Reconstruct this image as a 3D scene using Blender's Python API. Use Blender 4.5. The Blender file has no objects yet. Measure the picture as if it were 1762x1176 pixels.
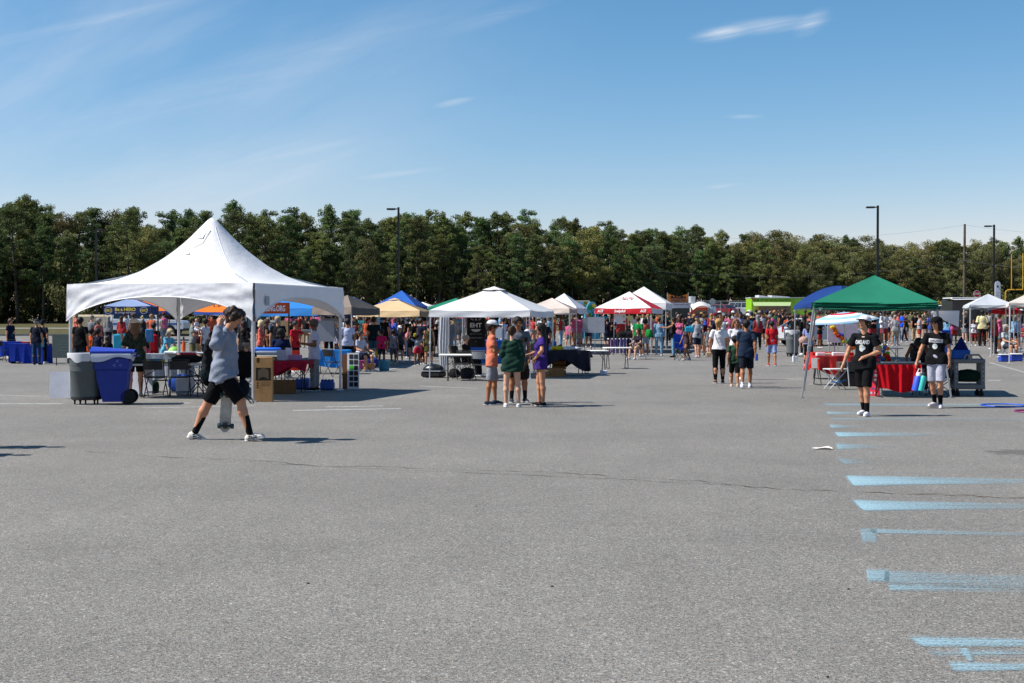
import bpy, math, random
import numpy as np
from mathutils import Vector, Matrix, Euler, bvhtree
random.seed(7); RNG = np.random.default_rng(11)
SC = bpy.context.scene
COL = SC.collection
PI = math.pi
V = Vector
# ---------------------------------------------------------------- camera, world, sun, exposure
FPX = 2349.0; CAMZ = 1.75; PITCH = math.atan(40 / FPX)
cam_d = bpy.data.cameras.new("camera"); cam = bpy.data.objects.new("camera", cam_d); COL.objects.link(cam)
cam_d.sensor_width = 36.0; cam_d.lens = FPX * 36.0 / 1762.0; cam_d.clip_end = 3000; cam_d.clip_start = 0.1
cam.location = (0, 0, CAMZ); cam.rotation_euler = (PI / 2 - PITCH, 0, 0)
SC.camera = cam
SUN_EL = math.radians(49); SUN_AZ = math.radians(5)      # sun on the left, a touch behind the camera
sun_dir = V((-math.cos(SUN_EL) * math.cos(SUN_AZ), -math.cos(SUN_EL) * math.sin(SUN_AZ), math.sin(SUN_EL)))
sl = bpy.data.lights.new("sun", 'SUN'); sl.energy = 5.0; sl.angle = math.radians(0.53); sl.color = (1.0, 0.955, 0.88)
so = bpy.data.objects.new("sun", sl); COL.objects.link(so); so.rotation_euler = (-sun_dir).to_track_quat('-Z', 'Y').to_euler()
SC.view_settings.view_transform = 'Standard'; SC.view_settings.look = 'None'
SC.view_settings.exposure = 0.65; SC.view_settings.gamma = 1.0; SC.view_settings.use_curve_mapping = False
W = bpy.data.worlds.new("World"); SC.world = W; W.use_nodes = True


def build_world():
    nt = W.node_tree; nt.nodes.clear()
    N = nt.nodes.new; L = nt.links.new
    out = N('ShaderNodeOutputWorld'); bg = N('ShaderNodeBackground'); sky = N('ShaderNodeTexSky')
    sky.sky_type = 'NISHITA'; sky.sun_disc = False; sky.sun_elevation = SUN_EL
    sky.sun_rotation = math.atan2(sun_dir.x, sun_dir.y); sky.altitude = 20; sky.air_density = 1.0; sky.dust_density = 0.2; sky.ozone_density = 1.6
    bg.inputs['Strength'].default_value = 0.0714
    co = N('ShaderNodeTexCoord')

    def math_(op, a, b=None, clamp=False):
        n = N('ShaderNodeMath'); n.operation = op; n.use_clamp = clamp
        for i, v in enumerate((a, b)):
            if v is None: continue
            if isinstance(v, (int, float)): n.inputs[i].default_value = v
            else: L(v, n.inputs[i])
        return n.outputs[0]
    sp = N('ShaderNodeSeparateXYZ'); L(co.outputs['Generated'], sp.inputs[0])
    az = math_('DIVIDE', sp.outputs[0], math_('MAXIMUM', sp.outputs[1], 0.02))     # tan azimuth
    el = math_('DIVIDE', sp.outputs[2], math_('MAXIMUM', sp.outputs[1], 0.02))     # tan elevation
    cv = N('ShaderNodeCombineXYZ'); L(az, cv.inputs[0]); L(el, cv.inputs[1])

    def rot_noise(angle, sx, sy, detail, seed, dist=0.6):
        mp = N('ShaderNodeMapping'); mp.inputs['Rotation'].default_value = (0, 0, angle); L(cv.outputs[0], mp.inputs[0])
        m2 = N('ShaderNodeMapping'); m2.inputs['Scale'].default_value = (sx, sy, 1); m2.inputs['Location'].default_value = (seed, seed * .7, 0); L(mp.outputs[0], m2.inputs[0])
        nz = N('ShaderNodeTexNoise'); nz.inputs['Scale'].default_value = 1; nz.inputs['Detail'].default_value = detail; nz.inputs['Roughness'].default_value = .62
        nz.inputs['Distortion'].default_value = dist; L(m2.outputs[0], nz.inputs['Vector'])
        return nz.outputs[0]

    def ramp(v, a, b):
        m = N('ShaderNodeMapRange'); m.interpolation_type = 'SMOOTHSTEP'; m.clamp = True
        m.inputs['From Min'].default_value = a; m.inputs['From Max'].default_value = b; L(v, m.inputs['Value']); return m.outputs[0]

    def blob(px, py, rx, ry, ang):          # soft ellipse about a direction of the sky
        x0 = (px - 881) / FPX; y0 = (548 - py) / FPX
        mp = N('ShaderNodeMapping'); mp.vector_type = 'TEXTURE'; mp.inputs['Location'].default_value = (x0, y0, 0)
        mp.inputs['Rotation'].default_value = (0, 0, ang); mp.inputs['Scale'].default_value = (rx / FPX, ry / FPX, 1); L(cv.outputs[0], mp.inputs[0])
        ln = N('ShaderNodeVectorMath'); ln.operation = 'LENGTH'; L(mp.outputs[0], ln.inputs[0])
        return ramp(ln.outputs['Value'], 1.0, 0.0)
    wisp = ramp(rot_noise(-.30, 5, 46, 9, 3.1), .42, .78)
    broad = ramp(rot_noise(-.42, 2.6, 8.5, 6, 7.3, .3), .38, .72)
    fine = ramp(rot_noise(-.2, 10, 120, 8, 1.7), .35, .75)
    left = ramp(az, .12, -.34)
    c = math_('MULTIPLY', math_('MULTIPLY', math_('MULTIPLY', broad, left), ramp(el, .75, .3)), .3)
    low = blob(330, 320, 460, 75, .16)
    c = math_('ADD', c, math_('MULTIPLY', math_('MULTIPLY', low, math_('ADD', wisp, .25)), .42))
    c = math_('ADD', c, math_('MULTIPLY', math_('MULTIPLY', blob(420, 135, 560, 60, .33), math_('ADD', math_('MULTIPLY', fine, .5), .5)), .22))
    for b in ((110, 50, 360, 13, .21, .24), (545, 257, 120, 9, .22, .3), (690, 299, 110, 7, .12, .3), (780, 178, 46, 8, .2, .75),
              (1235, 61, 62, 17, .12, .62), (1320, 46, 130, 19, .1, .5), (1395, 42, 46, 22, .6, .42), (1280, 202, 44, 6, 0, .4), (1240, 321, 40, 5, .1, .4), (860, 28, 150, 18, .3, .2)):
        c = math_('ADD', c, math_('MULTIPLY', math_('MULTIPLY', blob(*b[:5]), math_('ADD', math_('MULTIPLY', fine, .85), .3)), b[5]))
    c = math_('MULTIPLY', math_('MINIMUM', c, .8), ramp(sp.outputs[1], 0.02, .2))
    mx = N('ShaderNodeMix'); mx.data_type = 'RGBA'; L(c, mx.inputs['Factor'])
    gm = N('ShaderNodeMix'); gm.data_type = 'RGBA'; gm.blend_type = 'MULTIPLY'; gm.inputs['Factor'].default_value = 1; L(sky.outputs[0], gm.inputs['A']); gm.inputs['B'].default_value = (0.93, 1.0, 1.10, 1)
    sc_ = N('ShaderNodeSeparateColor'); L(gm.outputs['Result'], sc_.inputs[0]); cc_ = N('ShaderNodeCombineColor')     # deeper blue overhead, as the lens saw it
    for i_, (gam, k_) in enumerate(((1.686, .389), (1.128, .794), (1.065, .905))): L(math_('MULTIPLY', math_('POWER', sc_.outputs[i_], gam), k_), cc_.inputs[i_])
    L(cc_.outputs[0], mx.inputs['A']); mx.inputs['B'].default_value = (6.6, 7.2, 8.0, 1)
    L(mx.outputs['Result'], bg.inputs['Color']); L(bg.outputs[0], out.inputs[0])


build_world()


# ---------------------------------------------------------------- geometry of the place
def sst(a, b, x):
    t = min(1, max(0, (x - a) / (b - a))); return t * t * (3 - 2 * t)


def g(x, y):
    """height of the ground: flat near by, rising gently away to the woods"""
    pts = ((0, 0), (48, 0), (62, .1), (75, .26), (100, .52), (135, .78), (190, 1.35), (1000, 1.6))
    z = 0
    for (a, za), (b, zb) in zip(pts, pts[1:]):
        if y <= b or b == 1000:
            z = za + (zb - za) * min(1, max(0, (y - a) / (b - a))); break
    return z + .14 * sst(4, 24, x) * sst(48, 64, y) + .75 * sst(2, 22, x) * sst(112, 145, y)


cp, sp_ = math.cos(PITCH), math.sin(PITCH)


def ray(px, py):
    u = (px - 881) / FPX; v = (588 - py) / FPX
    return V((u, cp + v * sp_, -sp_ + v * cp))


def G(px, py):
    """ground point seen at a pixel of the photograph"""
    d = ray(px, py); t = 3.0; st = .5
    while t < 700:
        if CAMZ + d.z * t < g(d.x * t, d.y * t): break
        t += st
    lo, hi = t - st, t
    for _ in range(30):
        m = (lo + hi) / 2
        if CAMZ + d.z * m < g(d.x * m, d.y * m): hi = m
        else: lo = m
    return V((d.x * hi, d.y * hi, g(d.x * hi, d.y * hi)))


def D(px, Y):
    """ground point under a column of pixels at distance Y"""
    x = (px - 881) / FPX * Y; return V((x, Y, g(x, Y)))


def ZP(py, Y):
    d = ray(881, py); return CAMZ + d.z / d.y * Y


def at(px, py, Y):
    return V(((px - 881) / FPX * Y, Y, ZP(py, Y)))


# ---------------------------------------------------------------- materials
def lin(c):
    return tuple((x / 12.92 if x <= .04045 else ((x + .055) / 1.055) ** 2.4) for x in c)


def hx(s):
    return lin(tuple(int(s[i:i + 2], 16) / 255 for i in (0, 2, 4)))


MATS = {}


def mat(name, col='808080', rough=.7, noise=.12, nscale=6, bump=0.0, bscale=40, metal=0, trans=0, spec=.4, objcol=False, alpha=None):
    if name in MATS: return MATS[name]
    m = bpy.data.materials.new(name); m.use_nodes = True; nt = m.node_tree; b = nt.nodes['Principled BSDF']; N = nt.nodes.new; L = nt.links.new
    tc = N('ShaderNodeTexCoord')
    nz = N('ShaderNodeTexNoise'); nz.inputs['Scale'].default_value = nscale; nz.inputs['Detail'].default_value = 5; L(tc.outputs['Object'], nz.inputs['Vector'])
    mr = N('ShaderNodeMapRange'); mr.inputs['From Min'].default_value = .3; mr.inputs['From Max'].default_value = .7
    mr.inputs['To Min'].default_value = 1 - noise; mr.inputs['To Max'].default_value = 1 + noise; L(nz.outputs[0], mr.inputs['Value'])
    vm = N('ShaderNodeVectorMath'); vm.operation = 'SCALE'; L(mr.outputs[0], vm.inputs['Scale'])
    if objcol:
        oi = N('ShaderNodeObjectInfo'); L(oi.outputs['Color'], vm.inputs[0])
    else: vm.inputs[0].default_value = hx(col) if isinstance(col, str) else col
    L(vm.outputs[0], b.inputs['Base Color'])
    b.inputs['Roughness'].default_value = rough; b.inputs['Metallic'].default_value = metal; b.inputs['Specular IOR Level'].default_value = spec
    if bump:
        n2 = N('ShaderNodeTexNoise'); n2.inputs['Scale'].default_value = bscale; n2.inputs['Detail'].default_value = 4; L(tc.outputs['Object'], n2.inputs['Vector'])
        bp = N('ShaderNodeBump'); bp.inputs['Strength'].default_value = bump; bp.inputs['Distance'].default_value = .02; L(n2.outputs[0], bp.inputs['Height']); L(bp.outputs[0], b.inputs['Normal'])
    if trans:
        tr = N('ShaderNodeBsdfTranslucent'); L(vm.outputs[0], tr.inputs['Color']); mx = N('ShaderNodeMixShader'); mx.inputs[0].default_value = trans
        L(b.outputs[0], mx.inputs[1]); L(tr.outputs[0], mx.inputs[2]); L(mx.outputs[0], nt.nodes['Material Output'].inputs[0])
    MATS[name] = m; return m


CLOTH = mat('cloth', rough=.9, noise=.13, nscale=9, bump=.35, bscale=30, spec=.15, objcol=True)
PRINTED = mat('printed_cloth', rough=.9, noise=1.1, nscale=26, bump=.2, spec=.15, objcol=True)
SKIN = mat('skin', rough=.55, noise=.06, nscale=12, spec=.35, objcol=True)
HAIR = mat('hair', rough=.6, noise=.3, nscale=60, bump=.5, bscale=90, spec=.3, objcol=True)
CANVAS = mat('canvas', rough=.75, noise=.05, nscale=2.0, bump=.25, bscale=5, trans=.16, spec=.25, objcol=True)
PLASTIC = mat('plastic', rough=.5, noise=.08, nscale=5, bump=.1, bscale=12, objcol=True)
PAINT = mat('vehicle_paint', rough=.28, noise=.05, nscale=2, objcol=True, spec=.6)
METAL = mat('painted_metal', rough=.42, noise=.1, nscale=9, spec=.5, objcol=True)
CARD = mat('cardboard', rough=.9, noise=.1, nscale=14, bump=.1, objcol=True, spec=.1)
RUB = mat('rubber', '0b0b0c', .8, .2)
GLASS = mat('tinted_glass', '0c1014', .06, .1, spec=.9)


# ---------------------------------------------------------------- mesh collecting
class MB:
    def __init__(s): s.v = []; s.f = []

    def add(s, vs, fs):
        o = len(s.v); s.v += [tuple(v) for v in vs]; s.f += [tuple(i + o for i in f) for f in fs]; return s

    def box(s, c, d, rz=0, M=None, tap=1.0):
        c = V(c); R = Matrix.Rotation(rz, 3, 'Z') if M is None else M
        vs = []
        for z in (-.5, .5):
            k = tap if z < 0 else 1
            for x, y in ((-.5, -.5), (.5, -.5), (.5, .5), (-.5, .5)): vs.append(c + R @ V((x * d[0] * k, y * d[1] * k, z * d[2])))
        return s.add(vs, [(0, 3, 2, 1), (4, 5, 6, 7), (0, 1, 5, 4), (1, 2, 6, 5), (2, 3, 7, 6), (3, 0, 4, 7)])

    def rbox(s, c, d, r=.02, rz=0):
        """box with chamfered upright and top edges"""
        c = V(c); R = Matrix.Rotation(rz, 3, 'Z'); x, y, z = d[0] / 2, d[1] / 2, d[2] / 2; vs = []; r = min(r, x * .8, y * .8, z * .8)
        for zz, k in ((-z, r), (-z + r, 0), (z - r, 0), (z, r)):
            X, Y = x - k, y - k; q = r * .8
            for p in ((-X + q, -Y), (X - q, -Y), (X, -Y + q), (X, Y - q), (X - q, Y), (-X + q, Y), (-X, Y - q), (-X, -Y + q)): vs.append(c + R @ V((p[0], p[1], zz)))
        fs = [tuple(range(7, -1, -1)), tuple(range(24, 32))]
        for a in range(3):
            for i in range(8): fs.append((a * 8 + i, a * 8 + (i + 1) % 8, a * 8 + 8 + (i + 1) % 8, a * 8 + 8 + i))
        return s.add(vs, fs)

    def tube(s, pts, r, n=8, cap=True, sq=False):
        pts = [V(p) for p in pts]; k = len(pts); rs = r if isinstance(r, (list, tuple)) else [r] * k
        vs = []; fs = []; prev = None
        for i, p in enumerate(pts):
            t = (pts[min(i + 1, k - 1)] - pts[max(i - 1, 0)])
            t = t.normalized() if t.length > 1e-6 else V((0, 0, 1))
            if prev is None:
                u = t.cross(V((0, 0, 1)) if abs(t.z) < .9 else V((1, 0, 0))).normalized()
            else:
                u = (prev - t * prev.dot(t)).normalized()
            prev = u; w = t.cross(u)
            for j in range(n):
                a = 2 * PI * (j + (.5 if n == 4 else 0)) / n; vs.append(p + (u * math.cos(a) + w * math.sin(a)) * rs[i])
        for i in range(k - 1):
            for j in range(n): fs.append((i * n + j, i * n + (j + 1) % n, (i + 1) * n + (j + 1) % n, (i + 1) * n + j))
        if cap: fs.append(tuple(range(n - 1, -1, -1))); fs.append(tuple((k - 1) * n + j for j in range(n)))
        return s.add(vs, fs)

    def bar(s, a, b, w=.03): return s.tube([a, b], w * .7071, 4)

    def lathe(s, prof, c=(0, 0, 0), n=24, sx=1, sy=1):
        c = V(c); vs = []; fs = []; k = len(prof)
        for r, z in prof:
            for j in range(n): vs.append(c + V((r * math.cos(2 * PI * j / n) * sx, r * math.sin(2 * PI * j / n) * sy, z)))
        for i in range(k - 1):
            for j in range(n): fs.append((i * n + j, i * n + (j + 1) % n, (i + 1) * n + (j + 1) % n, (i + 1) * n + j))
        if prof[0][0] > 1e-4: fs.append(tuple(range(n - 1, -1, -1)))
        if prof[-1][0] > 1e-4: fs.append(tuple((k - 1) * n + j for j in range(n)))
        return s.add(vs, fs)

    def wheel(s, c, r, w, axis='y', n=20, r2=0):
        c = V(c); pts = [(r * .55, -w / 2), (r * .93, -w / 2), (r, -w * .35), (r, w * .35), (r * .93, w / 2), (r * .55, w / 2)] if not r2 else [(.001, -w / 2), (r2, -w / 2), (r2, w / 2), (.001, w / 2)]
        m = MB().lathe(pts, n=n)
        R = Matrix.Rotation(PI / 2, 3, 'X') if axis == 'y' else Matrix.Rotation(PI / 2, 3, 'Y')
        return s.add([c + R @ V(v) for v in m.v], m.f)

    def ell(s, c, r, n=12, m=8, M=None):
        c = V(c); M = M or Matrix.Identity(3); vs = []; fs = []
        for i in range(m + 1):
            th = PI * i / m
            for j in range(n):
                a = 2 * PI * j / n; vs.append(c + M @ V((r[0] * math.sin(th) * math.cos(a), r[1] * math.sin(th) * math.sin(a), -r[2] * math.cos(th))))
        for i in range(m):
            for j in range(n): fs.append((i * n + j, i * n + (j + 1) % n, (i + 1) * n + (j + 1) % n, (i + 1) * n + j))
        return s.add(vs, fs)

    def lump(s, c, r, n=20, m=12):
        """a soft slumped bundle: flat underneath, folded on top"""
        c = V(c); ph = r[0] * 37 + c.x * 5; vs = []; fs = []
        for i in range(m + 1):
            th = PI * i / m
            for j in range(n):
                a = 2 * PI * j / n; k = 1 + .13 * math.sin(3 * a + ph) * math.sin(th) + .09 * math.sin(5 * a - 2 * ph + th * 4) + .05 * math.sin(9 * a + th * 7 + ph)
                x = r[0] * math.sin(th) ** .7 * math.cos(a) * k; y = r[1] * math.sin(th) ** .7 * math.sin(a) * k; z = -r[2] * math.cos(th) * (k if th > PI / 2 else 1)
                vs.append(c + V((x, y, max(z, -r[2] * .8))))
        for i in range(m):
            for j in range(n): fs.append((i * n + j, i * n + (j + 1) % n, (i + 1) * n + (j + 1) % n, (i + 1) * n + j))
        return s.add(vs, fs)

    def grid(s, fn, nu, nv):
        vs = [fn(i / nu, j / nv) for j in range(nv + 1) for i in range(nu + 1)]
        fs = [(j * (nu + 1) + i, j * (nu + 1) + i + 1, (j + 1) * (nu + 1) + i + 1, (j + 1) * (nu + 1) + i) for j in range(nv) for i in range(nu)]
        return s.add(vs, fs)

    def prism(s, poly, a, b, axis='y'):
        """extrude a 2-d outline (x,z) between y=a and y=b"""
        n = len(poly)
        if axis == 'y': vs = [(p[0], a, p[1]) for p in poly] + [(p[0], b, p[1]) for p in poly]
        else: vs = [(p[0], p[1], a) for p in poly] + [(p[0], p[1], b) for p in poly]
        fs = [tuple(range(n)), tuple(range(2 * n - 1, n - 1, -1))] + [(i, i + n, (i + 1) % n + n, (i + 1) % n) for i in range(n)]
        return s.add(vs, fs)

    def tr(s, M):
        s.v = [tuple(M @ V(v)) for v in s.v]; return s

    def build(s, name, m, parent=None, col=None, smooth=True, label=None, loc=None):
        me = bpy.data.meshes.new(name); me.from_pydata(s.v, [], s.f); me.materials.append(m)
        if smooth: me.shade_smooth(); me.set_sharp_from_angle(angle=math.radians(38))
        return link(me, name, parent, col, label, loc)


def link(me, name, parent=None, col=None, label=None, loc=None):
    o = bpy.data.objects.new(name, me); COL.objects.link(o)
    if parent is not None: o.parent = parent
    if col is not None:
        c = hx(col) if isinstance(col, str) else col; o.color = (c[0] * .76, c[1] * .76, c[2] * .76, 1)
    if label: o['label'] = label
    if loc is not None: o.location = loc
    return o


LABELS = set()


def tag(o, label, cat, group=None, kind=None):
    o['label'] = label; o['category'] = cat; LABELS.add(label)
    if group: o['group'] = group
    if kind: o['kind'] = kind
    return o


def thing(name, label, cat, loc=(0, 0, 0), rz=0, group=None):
    o = bpy.data.objects.new(name, None); COL.objects.link(o); o.location = loc; o.rotation_euler = (0, 0, rz); o.empty_display_size = .1
    return tag(o, label, cat, group)


def struct(o):
    o['kind'] = 'structure'; return o


TEXTS = {}


def text_mb(s, w, h, italic=0, bold=0.0, spacing=1.0):
    """letters as an MB lying in the x-z plane, centred, w wide and h high, facing -y"""
    key = (s, bold, spacing)
    if key not in TEXTS:
        cu = bpy.data.curves.new('t', 'FONT'); cu.body = s; cu.resolution_u = 3; cu.offset = bold; cu.extrude = 0; cu.space_character = spacing
        ob = bpy.data.objects.new('t', cu); me = ob.to_mesh()
        vs = [v.co.copy() for v in me.vertices]; fs = [tuple(p.vertices) for p in me.polygons]; ob.to_mesh_clear(); bpy.data.objects.remove(ob)
        TEXTS[key] = (vs, fs)
    vs, fs = TEXTS[key]
    if not vs: return MB()
    x0 = min(v.x for v in vs); x1 = max(v.x for v in vs); y0 = min(v.y for v in vs); y1 = max(v.y for v in vs)
    mb = MB(); mb.add([((v.x - x0) / (x1 - x0) * w - w / 2 + italic * ((v.y - y0) / (y1 - y0) - .5) * h, 0, (v.y - y0) / (y1 - y0) * h - h / 2) for v in vs], fs); return mb


INK = mat('ink', rough=.7, noise=.06, objcol=True, spec=.2)


def lettering(s, w, h, parent, loc, col, rz=0, italic=0, bold=.01, name='lettering', M=None):
    mb = text_mb(s, w, h, italic, bold); R = (M or Matrix.Rotation(rz, 3, 'Z')); L_ = V(loc)
    mb.v = [tuple(L_ + R @ V(v)) for v in mb.v]
    return mb.build(name, INK, parent, col, smooth=False)


# ---------------------------------------------------------------- ground, road, kerbs, markings
def asphalt_mat():
    m = bpy.data.materials.new('asphalt'); m.use_nodes = True; nt = m.node_tree; b = nt.nodes['Principled BSDF']; N = nt.nodes.new; L = nt.links.new
    tc = N('ShaderNodeTexCoord')

    def noise(sc, det=3, scl=(1, 1, 1), loc=(0, 0, 0)):
        mp = N('ShaderNodeMapping'); mp.inputs['Scale'].default_value = scl; mp.inputs['Location'].default_value = loc; L(tc.outputs['Object'], mp.inputs[0])
        n = N('ShaderNodeTexNoise'); n.inputs['Scale'].default_value = sc; n.inputs['Detail'].default_value = det; L(mp.outputs[0], n.inputs['Vector']); return n.outputs[0]

    def rng(v, a, b_, c, d):
        r = N('ShaderNodeMapRange'); r.inputs['From Min'].default_value = a; r.inputs['From Max'].default_value = b_; r.inputs['To Min'].default_value = c; r.inputs['To Max'].default_value = d; L(v, r.inputs['Value']); return r.outputs[0]

    def mul(a, b_):
        n = N('ShaderNodeMath'); n.operation = 'MULTIPLY'; L(a, n.inputs[0]); L(b_, n.inputs[1]); return n.outputs[0]
    vo = N('ShaderNodeTexVoronoi'); vo.inputs['Scale'].default_value = 135; L(tc.outputs['Object'], vo.inputs['Vector'])
    sepc = N('ShaderNodeSeparateColor'); L(vo.outputs['Color'], sepc.inputs[0])
    vo2 = N('ShaderNodeTexVoronoi'); vo2.inputs['Scale'].default_value = 74; L(tc.outputs['Object'], vo2.inputs['Vector'])
    sep2 = N('ShaderNodeSeparateColor'); L(vo2.outputs['Color'], sep2.inputs[0])
    base = mul(rng(noise(.22, 5), .3, .7, .9, 1.09), rng(noise(1.6, 6, (1, .5, 1)), .3, .7, .94, 1.06))
    base = mul(base, rng(noise(.07, 3, (.5, 2.2, 1), (3, 1, 0)), .35, .65, .95, 1.05))
    base = mul(base, rng(noise(34, 5), .3, .7, .81, 1.2))
    base = mul(base, rng(noise(.35, 6, (.35, 1.6, 1), (9, 4, 0)), .55, .75, 1.0, .90))
    base = mul(base, rng(noise(9, 4), .3, .7, .93, 1.08))
    base = mul(base, rng(sepc.outputs[0], 0, 1, .45, 1.6))
    bright = rng(sep2.outputs[1], .93, .98, 1.0, 1.7)
    base = mul(base, bright)
    dark = rng(sepc.outputs[1], .9, .95, 1.0, .45); base = mul(base, dark)
    # an oil stain out on the right
    st = N('ShaderNodeMapping'); st.vector_type = 'TEXTURE'; q = G(1775, 779); st.inputs['Location'].default_value = (q.x, q.y, 0); st.inputs['Scale'].default_value = (.62, .42, 1); L(tc.outputs['Object'], st.inputs[0])
    ln = N('ShaderNodeVectorMath'); ln.operation = 'LENGTH'; L(st.outputs[0], ln.inputs[0])
    ad = N('ShaderNodeMath'); ad.operation = 'ADD'; L(ln.outputs['Value'], ad.inputs[0]); L(rng(noise(5, 5), .3, .7, -.4, .4), ad.inputs[1])
    base = mul(base, rng(ad.outputs[0], .75, 1.05, .62, 1.0))
    sc = N('ShaderNodeVectorMath'); sc.operation = 'SCALE'; sc.inputs[0].default_value = (.160, .153, .142); L(base, sc.inputs['Scale'])
    tint = N('ShaderNodeMix'); tint.data_type = 'RGBA'; tint.blend_type = 'MULTIPLY'; L(sc.outputs[0], tint.inputs['A']); L(rng(sep2.outputs[0], .86, .9, 0, .8), tint.inputs['Factor']); tint.inputs['B'].default_value = (1.1, .98, .88, 1)
    L(tint.outputs['Result'], b.inputs['Base Color']); b.inputs['Roughness'].default_value = .88; b.inputs['Specular IOR Level'].default_value = .3
    bp = N('ShaderNodeBump'); bp.inputs['Strength'].default_value = .55; bp.inputs['Distance'].default_value = .006; L(vo.outputs['Distance'], bp.inputs['Height']); L(bp.outputs[0], b.inputs['Normal'])
    return m


ASPH = asphalt_mat()
GRASSM = mat('dry_grass', (.075, .068, .030), .95, .45, 1.4, .8, 14, spec=.1)
CONC = mat('concrete_kerb', (.24, .225, .2), .9, .1, 3)
LINEP = mat('road_paint', (.55, .55, .53), .8, .35, 12)


def sheet(xs, ys, dz=0.0):
    mb = MB(); nx = len(xs)
    mb.v = [(x, y, g(x, y) + dz) for y in ys for x in xs]
    mb.f = [(j * nx + i, j * nx + i + 1, (j + 1) * nx + i + 1, (j + 1) * nx + i) for j in range(len(ys) - 1) for i in range(nx - 1)]
    return mb


ys = [-30, 0, 20, 40, 48] + list(np.arange(50, 101, 2.0)) + [104, 108, 112, 116, 118]
xs = [-260, -180, -120, -80, -60, -45, -30, -15, -5, 0] + list(np.arange(4, 26, 2.0)) + [30, 45, 60, 90, 140, 200, 260]
struct(sheet(xs, ys).build('parking_lot', ASPH, smooth=False))
ysg = [118, 122, 128, 135, 150, 170, 190, 240, 320, 450, 700, 1300]
xsg = [-900, -500, -260, -180, -120, -80, -45, -15, 4] + list(np.arange(6, 26, 4.0)) + [30, 60, 90, 140, 200, 260, 500, 900]
struct(sheet(xsg, ysg, 0.0).build('grass_field', GRASSM, smooth=False))
# the lawn on the left comes nearer than the rest, behind its kerb
e0 = G(-60, 578); e1 = G(330, 575)


def lawn_edge(x): return max(60, 97 + (x + 40) * .06)


def lawn(u, v):
    x = -140 + 118 * u; ya = lawn_edge(x); y = ya + (118.5 - ya) * v
    return V((x, y, g(x, y) + .1))


struct(MB().grid(lawn, 50, 12).build('lawn', GRASSM, smooth=False))
kb = MB()
for i in range(46):
    x0 = -140 + 118 * i / 46; x1 = -140 + 118 * (i + 1) / 46
    for x, nx_ in ((x0, x1),):
        ya, yb = lawn_edge(x), lawn_edge(nx_)
        kb.add([V((x, ya - .15, g(x, ya) - .02)), V((nx_, yb - .15, g(nx_, yb) - .02)), V((nx_, yb - .15, g(nx_, yb) + .14)), V((x, ya - .15, g(x, ya) + .14)),
                V((x, ya + .04, g(x, ya) + .14)), V((nx_, yb + .04, g(nx_, yb) + .14))], [(0, 1, 2, 3), (3, 2, 5, 4)])
struct(kb.build('kerb', CONC, smooth=False))
pa = MB()
pa.grid(lambda u, v: V((-150 + 150 * u, 131 + 5 * v, g(-150 + 150 * u, 131 + 5 * v) + .012)), 40, 4)
struct(pa.build('path', CONC, smooth=False))


def ground_strip(name, pts, w, m, dz=.004, wj=0.0):
    """a thin painted or cracked strip along pixels of the photograph"""
    P = []
    for a, b in zip(pts, pts[1:]):
        n = max(1, int(abs(b[0] - a[0]) / 14)); P += [(a[0] + (b[0] - a[0]) * k / n, a[1] + (b[1] - a[1]) * k / n) for k in range(n)]
    P.append(pts[-1]); Q = [G(*p) for p in P]; mb = MB(); n = len(Q)
    for i, q in enumerate(Q):
        t = (Q[min(i + 1, n - 1)] - Q[max(i - 1, 0)]); t.z = 0; t.normalize(); s = V((-t.y, t.x, 0)); ww = w * (1 + wj * random.uniform(-1, 1))
        j = s * (wj * random.uniform(-1, 1) * .05)
        mb.v += [tuple(q + s * ww / 2 + V((0, 0, dz)) + j), tuple(q - s * ww / 2 + V((0, 0, dz)) + j)]
    mb.f = [(2 * i, 2 * i + 1, 2 * i + 3, 2 * i + 2) for i in range(n - 1)]
    return struct(mb.build(name, m, smooth=False))


def paint_mat(name, col, cover, sx, sy, hi=.12):
    m = bpy.data.materials.new(name); m.use_nodes = True; nt = m.node_tree; b = nt.nodes['Principled BSDF']; N = nt.nodes.new; L = nt.links.new
    tc = N('ShaderNodeTexCoord'); mp = N('ShaderNodeMapping'); mp.inputs['Scale'].default_value = (sx, sy, 1); L(tc.outputs['Object'], mp.inputs[0])
    n = N('ShaderNodeTexNoise'); n.inputs['Scale'].default_value = 1; n.inputs['Detail'].default_value = 7; n.inputs['Roughness'].default_value = .7; L(mp.outputs[0], n.inputs['Vector'])
    vo = N('ShaderNodeTexNoise'); vo.inputs['Scale'].default_value = 70; vo.inputs['Detail'].default_value = 4; L(tc.outputs['Object'], vo.inputs['Vector'])
    at_ = N('ShaderNodeAttribute'); at_.attribute_name = 'cover'
    a = N('ShaderNodeMath'); a.operation = 'ADD'; L(n.outputs[0], a.inputs[0]); L(at_.outputs['Fac'], a.inputs[1])
    a3 = N('ShaderNodeMath'); a3.operation = 'MULTIPLY_ADD'; L(vo.outputs[0], a3.inputs[0]); a3.inputs[1].default_value = 1.1; L(a.outputs[0], a3.inputs[2])
    r = N('ShaderNodeMapRange'); r.inputs['From Min'].default_value = cover; r.inputs['From Max'].default_value = cover + hi; L(a3.outputs[0], r.inputs['Value'])
    b.inputs['Base Color'].default_value = (*col, 1); b.inputs['Roughness'].default_value = .85
    L(r.outputs[0], b.inputs['Alpha']); return m


BLUEP = paint_mat('blue_chalk_paint', (.235, .365, .425), 1.2, .8, 40, .55)
WHITEP = paint_mat('worn_white_paint', (.34, .34, .33), 1.2, 3, 14, .35)


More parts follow.
